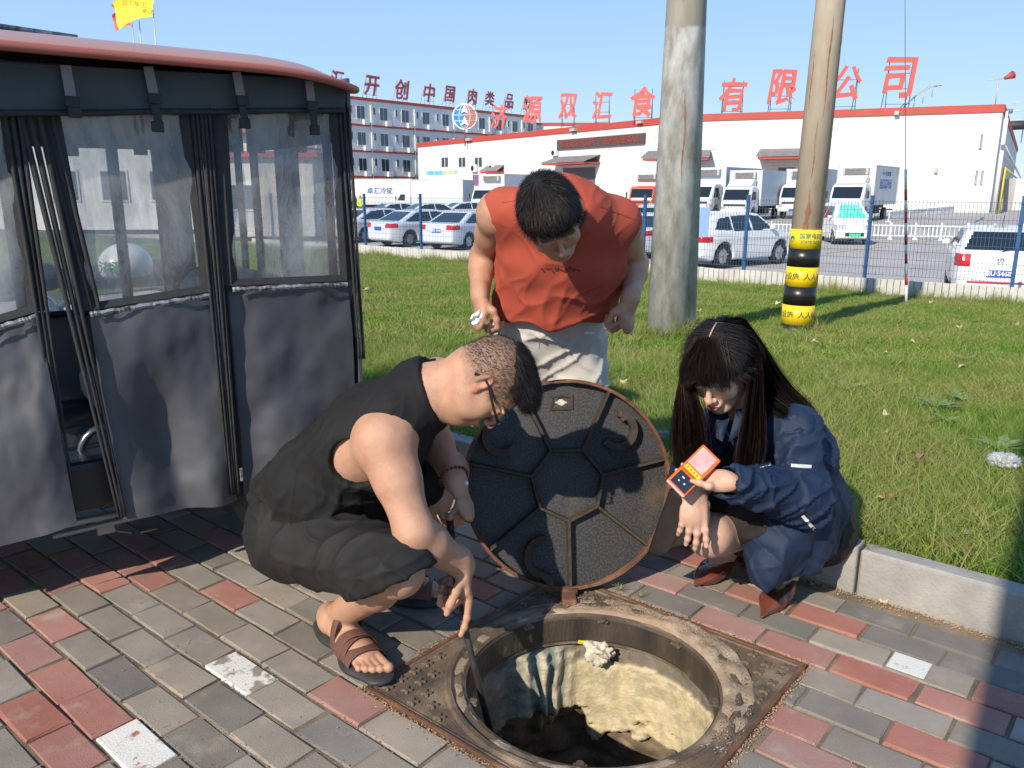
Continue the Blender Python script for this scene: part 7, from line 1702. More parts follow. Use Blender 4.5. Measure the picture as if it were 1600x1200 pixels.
lapn = nrm(np.cross(nrm(N3-PV3), lat3)); lapn = lapn if lapn[1] < 0 else -lapn     # front of the chest
jk_open = [Sub(Cone(N3+nrm(HC3-N3)*.02, HC3, .052, .08, .012)), Sub(Cone(N3+lapn*.12+np.array([0, 0, .03]), CH3+lapn*.19-lat3*.02, .045, .020, .015))]
def clipj(P, A): return (P-hpA)@hnn
def dj(V):
    return .010*crease(V, (.3, .1, .9), 10, 1.2, 51, 5) + .009*crease(V, (-.6, .2, .6), 13, 1.4, 53, 5) + .003*crease(V, (.8, -.2, .3), 24, 4, 55, 5) - .005 + .008*fbm(V*6, 2, 6)
o = cloth('jacket', jk+jk_open, .0062, m_nv, p3_, clip=clipj, disp=dj, lab='navy work jacket hanging open to the ground side'); loc_parent(o, p3_)
def djs(V): return .011*crease(V, (.1, .2, .9), 19, 3, 61, 5) + .013*crease(V, (.8, 0, .4), 22, 3, 63, 5) + .005*crease(V, (.3, .8, .3), 30, 6, 65, 4) - .008
o = cloth('jacket_sleeve', slv+[Sub(Cone(W3L, W3L+(W3L-E3L)*.4, .040, .040, .003)), Sub(Cone(W3L+(E3L-W3L)*.08, W3L, .036, .036, .003))], .0055, m_nv, p3_, disp=djs, clip=lambda P, A: (P-(W3L+(E3L-W3L)*.02))@nrm(W3L-E3L)); loc_parent(o, p3_)
o = cloth('jacket_sleeve', slr, .006, m_nv, p3_, disp=djs, clip=lambda P, A: (P-(W3R+(E3R-W3R)*.28))@nrm(W3R-E3R)); loc_parent(o, p3_)
# collar: two turned-down leaves
def leaf(pts, th=.006):
    V = [np.array(p) for p in pts]; return V
mcol = m_nv
def patch(name, P4, mat, parent, th=.005, n=8, bulge=.012, out=None):
    P4 = [np.asarray(p, float) for p in P4]; out = nrm(out if out is not None else np.array([0, -1, .3])); V = []; F = []
    for side_ in (0, 1):
        for i in range(n+1):
            for j in range(n+1):
                u, v = i/n, j/n; p = (P4[0]*(1-u)+P4[1]*u)*(1-v)+(P4[3]*(1-u)+P4[2]*u)*v + out*(bulge*math.sin(math.pi*u)*math.sin(math.pi*v)+ (th if side_ else 0)); V.append(p)
    m = (n+1)**2
    for i in range(n):
        for j in range(n):
            q = i*(n+1)+j; F.append((q, q+n+1, q+n+2, q+1)); F.append((m+q, m+q+1, m+q+n+2, m+q+n+1))
    for i in range(n):
        for a, b in (((i)*(n+1), (i+1)*(n+1)), ((i)*(n+1)+n, (i+1)*(n+1)+n), (i, i+1), (n*(n+1)+i, n*(n+1)+i+1)): F.append((a, b, m+b, m+a))
    o = obj(name, mesh_from(name, V, F), mat, parent, smooth=False); loc_parent(o, p3_) if parent is p3_ else None; return o
patch('collar', [at(1150, 640, 2.17), at(1178, 632, 2.20), at(1172, 668, 2.16), at(1138, 690, 2.13)], mcol, p3_)
patch('collar', [at(1120, 655, 2.20), at(1140, 652, 2.19), at(1128, 690, 2.15), at(1112, 680, 2.17)], mcol, p3_)
m_refl2 = M('reflective_strip', (.62, .62, .60), rough=.35, metal=.2)
for q in ([(1236, 726), (1268, 727), (1267, 731), (1236, 731)], ):
    pass
# sleeve and pocket strips, set on the cloth
from mathutils.bvhtree import BVHTree
def bvh_of(o):
    me = o.data; V = [v.co.copy() for v in me.vertices]; return BVHTree.FromPolygons(V, [tuple(p.vertices) for p in me.polygons])
def drape(name, pxs, wdt, mat, trees, parent, t, lift=.003, n=14):
    """a strip laid on the cloth where the view rays through two pixels meet it"""
    O_ = Vector((0, 0, CAMH)); A, B = pxs; pts = []
    for i in range(n+1):
        x = A[0]+(B[0]-A[0])*i/n; y = A[1]+(B[1]-A[1])*i/n; L = math.hypot(B[0]-A[0], B[1]-A[1]); nx, ny = -(B[1]-A[1])/L, (B[0]-A[0])/L; row = []
        for s in (-1, 1):
            r = Vector(ray(x+nx*wdt*s/2, y+ny*wdt*s/2)).normalized(); best = None
            for tr in trees:
                h_ = tr.ray_cast(O_, r)
                if h_[0] is not None and (best is None or h_[3] < best[3]): best = h_
            if best is None: continue
            row.append(best[0]-r*lift)
        if len(row) == 2: pts.append(row)
    if len(pts) < 2: return None
    V = [p for r in pts for p in r]; F = [(2*i, 2*i+1, 2*i+3, 2*i+2) for i in range(len(pts)-1)]
    o = obj(name, mesh_from(name, V, F), mat, parent); sm = o.modifiers.new('s', 'SOLIDIFY'); sm.thickness = .0015; loc_parent(o, t); return o
jt = [bvh_of(o) for o in p3_.children if o.name.startswith('jacket')]
drape('reflective_strip', ((1236, 727), (1268, 729)), 5, m_refl2, jt, p3_, p3_); drape('reflective_strip', ((1187, 727), (1205, 723)), 6, m_refl2, jt, p3_, p3_); drape('reflective_strip', ((1254, 806), (1273, 828)), 5, m_refl2, jt, p3_, p3_)
for px in ((1139, 805), (1155, 676)):
    drape('snap_button', ((px[0]-3, px[1]), (px[0]+3, px[1])), 5, m_dark, jt, p3_, p3_, .004, 4)
# prints on the men's clothes, laid on the cloth the same way
jt2 = [bvh_of(o) for o in p2_.children if o.name.startswith('top')]; m_pr = M('print_dark', (.12, .03, .025), rough=.9)
rr = random.Random(8)
for i in range(9):
    x = 846+i*7; drape('chest_print', ((x, 421+rr.uniform(-3, 3)), (x+5, 423+rr.uniform(-3, 3))), rr.choice((2, 5, 7)), m_pr, jt2, p2_, p2_, .003, 3)
drape('seam_line', ((784, 316), (806, 313)), 1.6, m_seam, jt2, p2_, p2_, .002); drape('seam_line', ((938, 322), (990, 342)), 1.8, m_seam, jt2, p2_, p2_, .002)
jt2 = [bvh_of(o) for o in p2_.children if o.name.startswith('trousers')]
for i in range(4): drape('small_logo', ((914+i*4, 520), (917+i*4, 521)), 4, M('logo_white', (.78, .76, .72), rough=.7), jt2, p2_, p2_, .003, 2)
drape('fly_seam', ((843, 500), (842, 545)), 1.4, M('seam_grey', (.42, .40, .37), rough=.9), jt2, p2_, p2_, .002)
# skirt
m_sk = fabric('skirt_brown', (.018, .014, .013), (.025, .019, .018), .8, 900)
sk = [Cone(H3R, H3R+(K3R-H3R)*.50, .115, .092, .04), Cone(H3L, K3L, .115, .085, .04), Cone(K3L, K3L+(A3L-K3L)*.5+np.array([-.03, 0, 0]), .075, .05, .05), Cone(PV3, PV3+np.array([0, 0, -.05]), .11, .10, .04)]
sk += [Ell(at(1140, 790, 2.26), (.07, .06, .07), k=.05)]
th3 = nrm(K3R-H3R)
o = cloth('skirt', sk, .006, m_sk, p3_, disp=lambda V: .010*crease(V, (.4, -.4, .6), 14, 4, 71)-.006, clip=lambda P, A: np.maximum(.03-P[..., 2], np.where(((P-H3R)@nrm(np.cross(th3, [0, 0, 1]))) > -9, -9, -9))); loc_parent(o, p3_)
V = []; F = []; c4 = [at(1046, 764, 2.16), at(1098, 778, 2.12), at(1080, 846, 2.08), at(1012, 868, 2.20)]
n_ = 14
for i in range(n_+1):
    for j in range(n_+1):
        u, v = i/n_, j/n_; p = (c4[0]*(1-u)+c4[1]*u)*(1-v)+(c4[3]*(1-u)+c4[2]*u)*v; p = p+np.array([0, -.035*math.sin(math.pi*u)*(1-v*.5)+.012*math.sin(u*9+v*2)*v, 0]); V.append(p)
for i in range(n_):
    for j in range(n_): q = i*(n_+1)+j; F.append((q, q+1, q+n_+2, q+n_+1))
o = obj('skirt_hem', mesh_from('skirt_hem', V, F), m_sk, p3_, smooth=True); sm = o.modifiers.new('s', 'SOLIDIFY'); sm.thickness = .004; loc_parent(o, p3_)
# shoes: pointed slingback heels
m_shoe = M('shoe_brown', (.11, .028, .014), (.14, .04, .02), ns=20, rough=.18, coat=.5)
def heel(A_, T_, lab):
    Az = np.array([A_[0], A_[1], 0]); d = nrm((T_-A_)*np.array([1, 1, 0])); sd = np.cross(d, [0, 0, 1]); L = np.linalg.norm((T_-A_)[:2])
    B_ = lambda a, b, z: Az+d*a+sd*b+np.array([0, 0, z])
    pr = [Cone(B_(-.02, 0, .062), B_(L*.45, 0, .026), .024, .030, .03, [0, 0, 1], .5), Cone(B_(L*.42, 0, .028), B_(L*.70, 0, .024), .034, .033, .03, [0, 0, 1], .72), Cone(B_(L*.70, 0, .022), B_(L*1.0, 0, .011), .030, .006, .03, [0, 0, 1], .8),
          Cone(B_(L*.30, .018, .05), B_(L*.55, .026, .035), .012, .016, .02), Cone(B_(L*.30, -.018, .05), B_(L*.55, -.026, .035), .012, .016, .02),
          Sub(Cone(B_(L*.10, 0, .088), B_(L*.52, 0, .058), .030, .024, .006)), Sub(Cone(B_(L*.52, 0, .058), B_(L*.62, 0, .052), .020, .006, .006))]
    V, Q = sdf_mesh('shoe', pr, .0035, clip=lambda P, A: .003-P[..., 2]); s_ = loc_parent(obj('shoe', mesh_np('shoe', V, Q), m_shoe, p3_, smooth=True), p3_); s_['label'] = lab
    bm = bmesh.new(); bm_cyl(bm, B_(-.035, 0, .055), B_(-.042, 0, .002), .020, .007, 14); o = obj('heel', bm, m_shoe, s_)
    pts = [B_(L*.30, .028, .045), B_(.02, .036, .075), B_(-.03, .026, .098), B_(-.046, 0, .102), B_(-.03, -.026, .098), B_(.02, -.036, .075), B_(L*.30, -.028, .045)]; obj('ankle_strap', tube_bm(pts, .004, 6), m_blk, s_)
heel(A3R, T3R, 'pointed dark brown shoe pointing towards the cover'); heel(A3L, T3L, 'pointed dark brown shoe nearer the camera')
# earring
ep = Vector(HC3+B3@(np.array([-.080, -.012, -.038])*s3)); bm = bmesh.new(); bm_tube(bm, [ep, ep+Vector((.001, -.003, -.012)), ep+Vector((0, -.004, -.030))], .0022, 6); bmesh.ops.create_icosphere(bm, subdivisions=1, radius=.005, matrix=Matrix.Translation(ep+Vector((0, -.004, -.034)))); loc_parent(obj('earring', bm, M('earring_silver', (.7, .7, .7), rough=.15, metal=1), p3_, smooth=True), p3_)
# long hair ------------------------------------------------------
T3 = lambda x, y, z: HC3+B3@(np.array([x, y, z])*s3)
cap_rule = lambda L: np.where(L[..., 1] > .05, .052, np.where(L[..., 1] > .005, .030, -.09)) - L[..., 2]
V, Q, L = hair_cap(HC3, B3, s3, cap_rule, .010, .004)
loc_parent(obj('hair', mesh_np('hair', V, Q), m_hair, p3_, smooth=True), p3_)
P, N = sample_mesh(V, Q, 9000); Lh = (P-HC3)@B3; sg = np.where(Lh[:, 0] > 0, 1., -1.)[:, None]
dr = sg*B3[:, 0]*(.9-.6*np.clip(np.abs(Lh[:, :1])/.07, 0, 1)) - B3[:, 2]*(.35+.9*np.clip(np.abs(Lh[:, :1])/.07, 0, 1)) + B3[:, 1]*.9*np.clip((Lh[:, 1:2]-.02)/.05, 0, 1)
tg = dr-N*(dr*N).sum(1)[:, None]; tg /= np.linalg.norm(tg, axis=1)[:, None]+1e-9
kp = (np.abs(Lh[:, 0]) > .003) & (np.abs(Lh[:, 0]) < .066); o = strands('hair_crown', P[kp]+N[kp]*.001, (tg+N*.05)[kp], (.035+.03*RNG.random(len(P)))[kp], .0008, m_hair, p3_, 3, .05, .09, N[kp]); loc_parent(o, p3_)
o = obj('parting', tube_bm([T3(0, y, z) for y, z in ((-.05, .1275), (-.02, .1305), (.01, .1295), (.03, .1255), (.05, .118))], .0022, 6), M('scalp', (.45, .27, .20), rough=.7), p3_); loc_parent(o, p3_)
def catmull(P, t):
    n = len(P)-1; f = t*n; i = np.minimum(np.floor(f).astype(int), n-1); u = (f-i)[..., None]
    g = lambda k: P[np.clip(k, 0, n)]
    p0, p1, p2, p3 = g(i-1), g(i), g(i+1), g(i+2); return .5*((2*p1)+(-p0+p2)*u+(2*p0-5*p1+4*p2-p3)*u*u+(-p0+3*p1-3*p2+p3)*u**3)
def lock(name, n, guides, spreads, width=.0011, nseg=14, mat=None, wav=.004, lenvar=.12, depth_axis=None):
    """guides: list of (A, B) end points of the row each strand passes; strands spread along A-B"""
    A = np.array([g[0] for g in guides]); B = np.array([g[1] for g in guides]); sp = np.array(spreads)
    w_ = RNG.random(n); dth = RNG.normal(0, 1, (n, 3)); cut = 1-lenvar*RNG.random(n); ph = RNG.random(n)*6.28; ts = np.linspace(0, 1, nseg+1)
    clump = np.round(w_*14)/14; Vv = np.zeros((n, nseg+1, 2, 3))
    for k, t in enumerate(ts):
        tt = t*cut
        pa = catmull(A, tt); pb = catmull(B, tt); s_ = np.interp(tt, np.linspace(0, 1, len(sp)), sp); cl = .65*t**1.2; ww = w_*(1-cl)+clump*cl+.012*np.sin(ph+t*7)
        p = pa*(1-ww[:, None])+pb*ww[:, None]+dth*s_[:, None]*(1-.45*t)+wav*t*np.stack([np.sin(ph*3+t*9), np.cos(ph*2+t*8), 0*ph], 1)*.5
        sd = nrm(B[min(len(B)-1, int(t*(len(B)-1)))]-A[min(len(A)-1, int(t*(len(A)-1)))]); sv = sd+.5*dth*[1, 1, 1]; sv /= np.linalg.norm(sv, axis=1)[:, None]
        wd = width*(1-.6*t); Vv[:, k, 0] = p-sv*wd; Vv[:, k, 1] = p+sv*wd
    q = np.array([[2*i, 2*i+1, 2*i+3, 2*i+2] for i in range(nseg)]); Q = (np.arange(n)[:, None, None]*(nseg+1)*2+q[None]).reshape(-1, 4)
    o = obj(name, mesh_np(name, Vv.reshape(-1, 3), Q), mat or m_hair, p3_); o['kind'] = 'stuff'; loc_parent(o, p3_)
    return o
pc, pf = T3(0, -.055, .118), T3(.0, .058, .104)      # parting from crown to forehead
# right side of her head (image left): from the parting down past the cheek to the chest
lock('hair_left_fall', 3600, [(pc, pf), (T3(.055, -.05, .10), T3(.045, .062, .085)), (T3(.098, -.05, .03), T3(.082, .055, .02)), (at(1060, 640, 2.22), at(1092, 645, 2.10)), (at(1054, 700, 2.20), at(1100, 705, 2.12)), (at(1058, 752, 2.17), at(1110, 756, 2.12))], (.001, .003, .004, .010, .013, .013), mat=m_hairb, lenvar=.32)
# left side over the ear, front lock
lock('hair_front_lock', 2600, [(pc, pf*.6+pc*.4), (T3(-.055, -.045, .10), T3(-.05, .03, .092)), (T3(-.098, -.05, .02), T3(-.094, -.012, .03)), (at(1188, 620, 2.16), at(1168, 640, 2.09)), (at(1192, 680, 2.14), at(1160, 690, 2.08)), (at(1188, 720, 2.12), at(1152, 735, 2.07)), (at(1180, 765, 2.10), at(1150, 762, 2.07))], (.001, .003, .004, .007, .010, .012, .010), mat=m_hairb, lenvar=.32)
# back fall over the far shoulder to image right
lock('hair_back_fall', 3600, [(pc, pc*.5+pf*.5), (T3(-.04, -.11, .09), T3(-.065, -.04, .09)), (T3(-.06, -.13, .01), T3(-.100, -.05, .02)), (at(1226, 598, 2.36), at(1192, 622, 2.22)), (at(1262, 634, 2.36), at(1226, 650, 2.20)), (at(1292, 680, 2.36), at(1262, 678, 2.20))], (.001, .003, .005, .010, .010, .008))
lock('hair_back_fall', 2000, [(pc, T3(.03, -.09, .10)), (T3(.0, -.12, .08), T3(.07, -.08, .07)), (T3(-.03, -.135, .0), T3(.09, -.07, -.02)), (at(1215, 650, 2.45), at(1120, 680, 2.40)), (at(1225, 720, 2.5), at(1110, 740, 2.45))], (.001, .004, .006, .012, .012))
# side coverage down from the parting on both sides of the skull
lock('hair_side', 2600, [(pf, pc), (T3(-.05, .055, .082), T3(-.05, -.06, .10)), (T3(-.083, .035, .035), T3(-.098, -.07, .03)), (T3(-.094, -.005, -.005), T3(-.10, -.08, -.04))], (.001, .003, .003, .004), nseg=9)
# fringe
lock('fringe', 3200, [(T3(.018, .030, .128), T3(-.022, .030, .128)), (T3(.056, .082, .096), T3(-.060, .082, .096)), (T3(.066, .104, .050), T3(-.066, .104, .050)), (T3(.066, .106, .022), T3(-.072, .100, .030))], (.007, .005, .004, .005), nseg=8, lenvar=.42, width=.0008, wav=.010)
# ================================================================== GRASS, WEEDS, LITTER
def grass_mat(name, c1, c2, dry, fdry):
    m = bpy.data.materials.new(name); m.use_nodes = True; n = m.node_tree.nodes; l = m.node_tree.links; b = n['Principled BSDF']; out = n['Material Output']
    oi = n.new('ShaderNodeObjectInfo'); ge = n.new('ShaderNodeNewGeometry'); nz = n.new('ShaderNodeTexNoise'); nz.inputs['Scale'].default_value = .9; nz.inputs['Detail'].default_value = 5; l.new(ge.outputs['Position'], nz.inputs[0])
    def mix(f, a, bb):
        x = n.new('ShaderNodeMix'); x.data_type = 'RGBA'; l.new(f, x.inputs[0])
        for i, q in ((6, a), (7, bb)):
            if isinstance(q, tuple): x.inputs[i].default_value = (*q, 1)
            else: l.new(q, x.inputs[i])
        return x.outputs[2]
    def rng(s, a, bb):
        r = n.new('ShaderNodeMapRange'); r.inputs['From Min'].default_value = a; r.inputs['From Max'].default_value = bb; l.new(s, r.inputs['Value']); return r.outputs[0]
    base = mix(oi.outputs['Random'], c1, c2); wn = n.new('ShaderNodeTexWhiteNoise'); wn.noise_dimensions = '1D'; l.new(oi.outputs['Random'], wn.inputs['W'])
    n2 = n.new('ShaderNodeTexNoise'); n2.inputs['Scale'].default_value = 60; l.new(ge.outputs['Position'], n2.inputs[0])
    sm = n.new('ShaderNodeMath'); sm.operation = 'MULTIPLY_ADD'; sm.inputs[1].default_value = .35; l.new(wn.outputs['Value'], sm.inputs[0]); l.new(nz.outputs['Fac'], sm.inputs[2])
    col = mix(rng(sm.outputs[0], 1-fdry-.10, 1-fdry+.12), base, dry)
    col = mix(rng(n2.outputs['Fac'], .35, .7), col, mix(oi.outputs['Random'], c2, (c2[0]*1.3, c2[1]*1.2, c2[2])))
    l.new(col, b.inputs['Base Color']); b.inputs['Roughness'].default_value = .55; b.inputs['Specular IOR Level'].default_value = .3
    tl = n.new('ShaderNodeBsdfTranslucent'); l.new(col, tl.inputs[0]); ms = n.new('ShaderNodeMixShader'); ms.inputs[0].default_value = .35; l.new(b.outputs[0], ms.inputs[1]); l.new(tl.outputs[0], ms.inputs[2]); l.new(ms.outputs[0], out.inputs[0]); return m
m_g1 = grass_mat('grass_green', (.092, .205, .024), (.150, .28, .034), (.36, .32, .12), .33)
m_g2 = grass_mat('grass_olive', (.11, .20, .028), (.18, .27, .045), (.42, .35, .15), .43)
def tuft(name, nb, h0, h1, rad, w, mat, seed, lean=.5):
    r = random.Random(seed); V = []; F = []
    for _ in range(nb):
        a = r.uniform(0, 6.28); q = rad*math.sqrt(r.random()); x, y = q*math.cos(a), q*math.sin(a); h = r.uniform(h0, h1); la = r.uniform(0, 6.28); ln = r.uniform(.1, lean)*h; wd = w*r.uniform(.6, 1.2); fa = r.uniform(0, 3.14); sx, sy = math.cos(fa)*wd, math.sin(fa)*wd
        b = len(V)
        for t, ww in ((0, 1), (.4, .9), (.75, .6)):
            cx_, cy_, cz_ = x+math.cos(la)*ln*t*t*1.3, y+math.sin(la)*ln*t*t*1.3, h*(t-.18*t*t)-.004; V += [(cx_-sx*ww, cy_-sy*ww, cz_), (cx_+sx*ww, cy_+sy*ww, cz_)]
        V.append((x+math.cos(la)*ln*1.3, y+math.sin(la)*ln*1.3, h*.82)); F += [(b, b+1, b+3, b+2), (b+2, b+3, b+5, b+4), (b+4, b+5, b+6)]
    me = mesh_from(name, V, F); me.materials.append(mat); return bpy.data.objects.new(name, me)
def scatter(name, pts, rot, sca, tufts, label=None):
    col = bpy.data.collections.new(name+'_source'); [col.objects.link(t) for t in tufts]
    me = bpy.data.meshes.new(name); me.vertices.add(len(pts)); me.vertices.foreach_set('co', np.asarray(pts, np.float32).ravel())
    a = me.attributes.new('rot', 'FLOAT_VECTOR', 'POINT'); a.data.foreach_set('vector', np.asarray(rot, np.float32).ravel()); a = me.attributes.new('sca', 'FLOAT_VECTOR', 'POINT'); a.data.foreach_set('vector', np.asarray(sca, np.float32).ravel()); me.update()
    o = bpy.data.objects.new(name, me); link(o); ng = bpy.data.node_groups.new(name, 'GeometryNodeTree'); ng.interface.new_socket('Geometry', in_out='INPUT', socket_type='NodeSocketGeometry'); ng.interface.new_socket('Geometry', in_out='OUTPUT', socket_type='NodeSocketGeometry')
    n = ng.nodes; l = ng.links; gi = n.new('NodeGroupInput'); go = n.new('NodeGroupOutput'); ip = n.new('GeometryNodeInstanceOnPoints'); ci = n.new('GeometryNodeCollectionInfo'); ci.inputs['Collection'].default_value = col; ci.inputs['Separate Children'].default_value = True; ci.inputs['Reset Children'].default_value = True
    ip.inputs['Pick Instance'].default_value = True; l.new(gi.outputs[0], ip.inputs['Points']); l.new(ci.outputs[0], ip.inputs['Instance'])
    for nm, sk_ in (('rot', 'Rotation'), ('sca', 'Scale')):
        at_ = n.new('GeometryNodeInputNamedAttribute'); at_.data_type = 'FLOAT_VECTOR'; at_.inputs['Name'].default_value = nm
        if sk_ == 'Rotation':
            er = n.new('FunctionNodeEulerToRotation'); l.new(at_.outputs['Attribute'], er.inputs[0]); l.new(er.outputs[0], ip.inputs[sk_])
        else: l.new(at_.outputs['Attribute'], ip.inputs[sk_])
    l.new(ip.outputs[0], go.inputs[0]); md = o.modifiers.new('scatter', 'NODES'); md.node_group = ng; o['kind'] = 'stuff'; return o
def lawn_points(n, d0, d1, a0, a1, dens):
    a = RNG.uniform(a0, a1, n); d = RNG.uniform(d0, d1, n); x = E1[0]*a+E2[0]*d; y = E1[1]*a+E2[1]*d; z = np.array([lz(p, q) for p, q in zip(a, d)])
    P = np.stack([x, y, z], 1); q = P-P0; dz = q@Fd; px = 800+FPX*q[:, 0]/np.maximum(dz, .1); py = 600-FPX*(q@Ud)/np.maximum(dz, .1)
    ok = (dz > .5) & (px > -80) & (px < 1720) & (py < 1300) & (RNG.random(n) < dens(np.maximum(dz, 1), P)); return P[ok], dz[ok]
near_t = [tuft('t', 16, .035, .085, .045, .0016, m_g1, i, .9) for i in range(5)]+[tuft('t', 12, .05, .115, .05, .0015, m_g2, 10+i, 1.0) for i in range(3)]
far_t = [tuft('t', 26, .03, .075, .10, .0036, m_g1, 20+i, .8) for i in range(4)]+[tuft('t', 22, .04, .085, .10, .0034, m_g2, 30+i, .8) for i in range(2)]
tall_t = [tuft('t', 14, .12, .26, .06, .0022, m_g2, 40+i, .7) for i in range(3)]
def mk(P, s0, s1, tilt=.15):
    n = len(P); s = RNG.uniform(s0, s1, n)*(1+.35*vnoise(P*1.7, 3)); return np.stack([RNG.normal(0, tilt, n), RNG.normal(0, tilt, n), RNG.uniform(0, 6.28, n)], 1), np.stack([s, s, s*RNG.uniform(.8, 1.25, n)], 1)
bare = lambda P: 1-.55*np.clip(vnoise(P*1.1, 17)*2-.5, 0, 1)
P, dz = lawn_points(60000, KERB_D+.085, 8, -8, 4.5, lambda z, P: np.clip(5.0/z, 0, 1)*(z < 6.5)*bare(P)); r_, s_ = mk(P, .8, 1.25); scatter('lawn_grass', P, r_, s_, near_t)
P, dz = lawn_points(120000, 4, FENCE_D-.1, -26, 8, lambda z, P: np.clip((z-4.5)/2, 0, 1)*np.clip(9/z, .35, 1)*bare(P)); r_, s_ = mk(P, .8, 1.2); scatter('lawn_grass_far', P, r_, s_, far_t)
P, dz = lawn_points(9000, FENCE_D-.7, FENCE_D-.12, -26, 8, lambda z, P: np.clip(.35+.8*vnoise(P*1.3, 5), 0, 1)*.6); r_, s_ = mk(P, .7, 1.1); scatter('fence_foot_grass', P, r_, s_, tall_t)
def ring_tufts(C, r0, r1, n):
    t = RNG.uniform(0, 6.28, n); r = r0+(r1-r0)*RNG.random(n)**1.5; P = np.stack([C[0]+r*np.cos(t), C[1]+r*np.sin(t), np.zeros(n)], 1); P[:, 2] = [lz(p[:2]@E1, p[:2]@E2) for p in P]; return P
P = np.concatenate([ring_tufts(P1, .20, .50, 150), ring_tufts(P2, .15, .35, 60)]); r_, s_ = mk(P, .5, 1.0); scatter('pole_foot_grass', P, r_, s_, tall_t)
# small plants in the brick joints
def weed(px, py, size, label, seed, mat, leafn=9, z=None, kindname='weed', wide=.32, up=.6):
    P = lawn_at(px, py) if z is None else gp(px, py, z); r = random.Random(seed); t = thing(kindname, label, 'weed', tuple(P))
    for k in range(leafn):
        a = 6.28*k/leafn+r.uniform(-.3, .3); L = size*r.uniform(.6, 1.1); bm = bmesh.new(); N = 7; prev = None; el = up*r.uniform(.5, 1.3)
        for i in range(N+1):
            f = i/N; w_ = L*wide*math.sin(math.pi*min(1, f*.92+.06))*(1+.35*math.sin(f*26)); c = Vector((math.cos(a)*L*f*math.cos(el*(1-f*.6)), math.sin(a)*L*f*math.cos(el*(1-f*.6)), L*f*math.sin(el)*(1.15-.55*f)+.005)); s = Vector((-math.sin(a), math.cos(a), 0))*w_*.5
            row = [bm.verts.new(c-s), bm.verts.new(c+Vector((0, 0, -w_*.12))), bm.verts.new(c+s)]
            if prev: bm.faces.new((prev[0], prev[1], row[1], row[0])); bm.faces.new((prev[1], prev[2], row[2], row[1]))
            prev = row
        obj('leaf', bm, mat, t)
    return t
m_wd = grass_mat('weed_grey_green', (.16, .25, .10), (.22, .31, .13), (.25, .3, .15), .05); m_wd2 = grass_mat('weed_bright', (.12, .27, .04), (.18, .34, .06), (.3, .35, .1), .05)
for px, py, sz, lab, sd in ((1318, 612, .17, 'pale grey-green thistle-like weed in the lawn right of the woman\'s head', 1), (1508, 565, .13, 'upright pale weed in the upper right lawn', 2), (1465, 640, .14, 'spreading weed in the lawn above the dry leaf at right', 3), (1500, 628, .12, 'small weed beside the spreading one at right', 4), (1560, 705, .14, 'leafy weed just above the plastic bag', 5), (1035, 640, .10, 'weed in the lawn just behind the cover rim', 6), (1480, 660, .10, 'low weed in the middle of the right lawn', 7)):
    weed(px, py, sz, lab, sd, m_wd, 12)
weed(60, 918, .028, 'tiny green sprout in a joint between red bricks at lower left', 8, m_wd2, 6, z=0, kindname='sprout'); weed(968, 925, .05, 'small tuft of grass in the joint right of the cover foot', 9, m_g2, 16, z=0, kindname='sprout', wide=.06, up=1.0); weed(1000, 935, .035, 'yellowish grass sprig beside the manhole frame corner', 10, m_g2, 12, z=0, kindname='sprout', wide=.07, up=.9)
# tall grass stalks near the poles
def stalk(px, py, h, label, seed, lean):
    P = lawn_at(px, py); r = random.Random(seed); t = thing('grass_stalk', label, 'grass stalk', tuple(P), 0, 'tall grass stalks in the lawn')
    pts = [Vector((lean*h*f*f, r.uniform(-.01, .01), h*(f-.15*f*f*abs(lean)))) for f in [i/8 for i in range(9)]]; obj('stem', tube_bm(pts, [.0018]*8+[.001], 5), m_g2, t)
    e = pts[-1]; d = (pts[-1]-pts[-2]).normalized(); obj('seed_head', tube_bm([e, e+d*.02, e+d*.05], [.001, .0045, .001], 6), m_g2, t)
stalk(985, 575, .30, 'arching grass stalk with a seed head left of the thick pole', 1, .35); stalk(1010, 590, .36, 'tall bent grass stalk between the trousers and the thick pole', 2, .9); stalk(1190, 560, .22, 'upright grass stalk with a green head above the woman\'s shoulder', 3, .15); stalk(1150, 560, .2, 'second upright stalk beside the banded pole', 4, -.2); stalk(1400, 700, .16, 'short seeding stalk in the right lawn', 5, .2)
# fallen leaves
m_lf = M('dry_leaf', (.50, .30, .14), (.62, .44, .24), ns=30, rough=.8, objrand=.2); m_lf2 = M('dry_leaf_brown', (.30, .15, .06), (.42, .24, .11), ns=30, rough=.8, objrand=.2)
def dry_leaf(P, size, seed, label, mat, lift=.0):
    r = random.Random(seed); V = [(0, 0, 0)]; N = 14
    for i in range(N):
        a = 6.28*i/N; q = size*(.55+.45*abs(math.sin(a*2.5+.4)))*r.uniform(.75, 1.1); V.append((q*math.cos(a), q*.72*math.sin(a), size*(.35*math.sin(a*2+seed)+.12*r.uniform(-1, 1))))
    F = [(0, 1+i, 1+(i+1) % N) for i in range(N)]; o = obj('fallen_leaf', mesh_from('fallen_leaf', V, F), mat, smooth=True); sm = o.modifiers.new('s', 'SOLIDIFY'); sm.thickness = .0012
    o.location = (P[0], P[1], P[2]+size*.3+lift); o.rotation_euler = (r.uniform(-.4, .4), r.uniform(-.3, .3), r.uniform(0, 6)); tag(o, label, 'leaf', 'dry fallen leaves'); return o
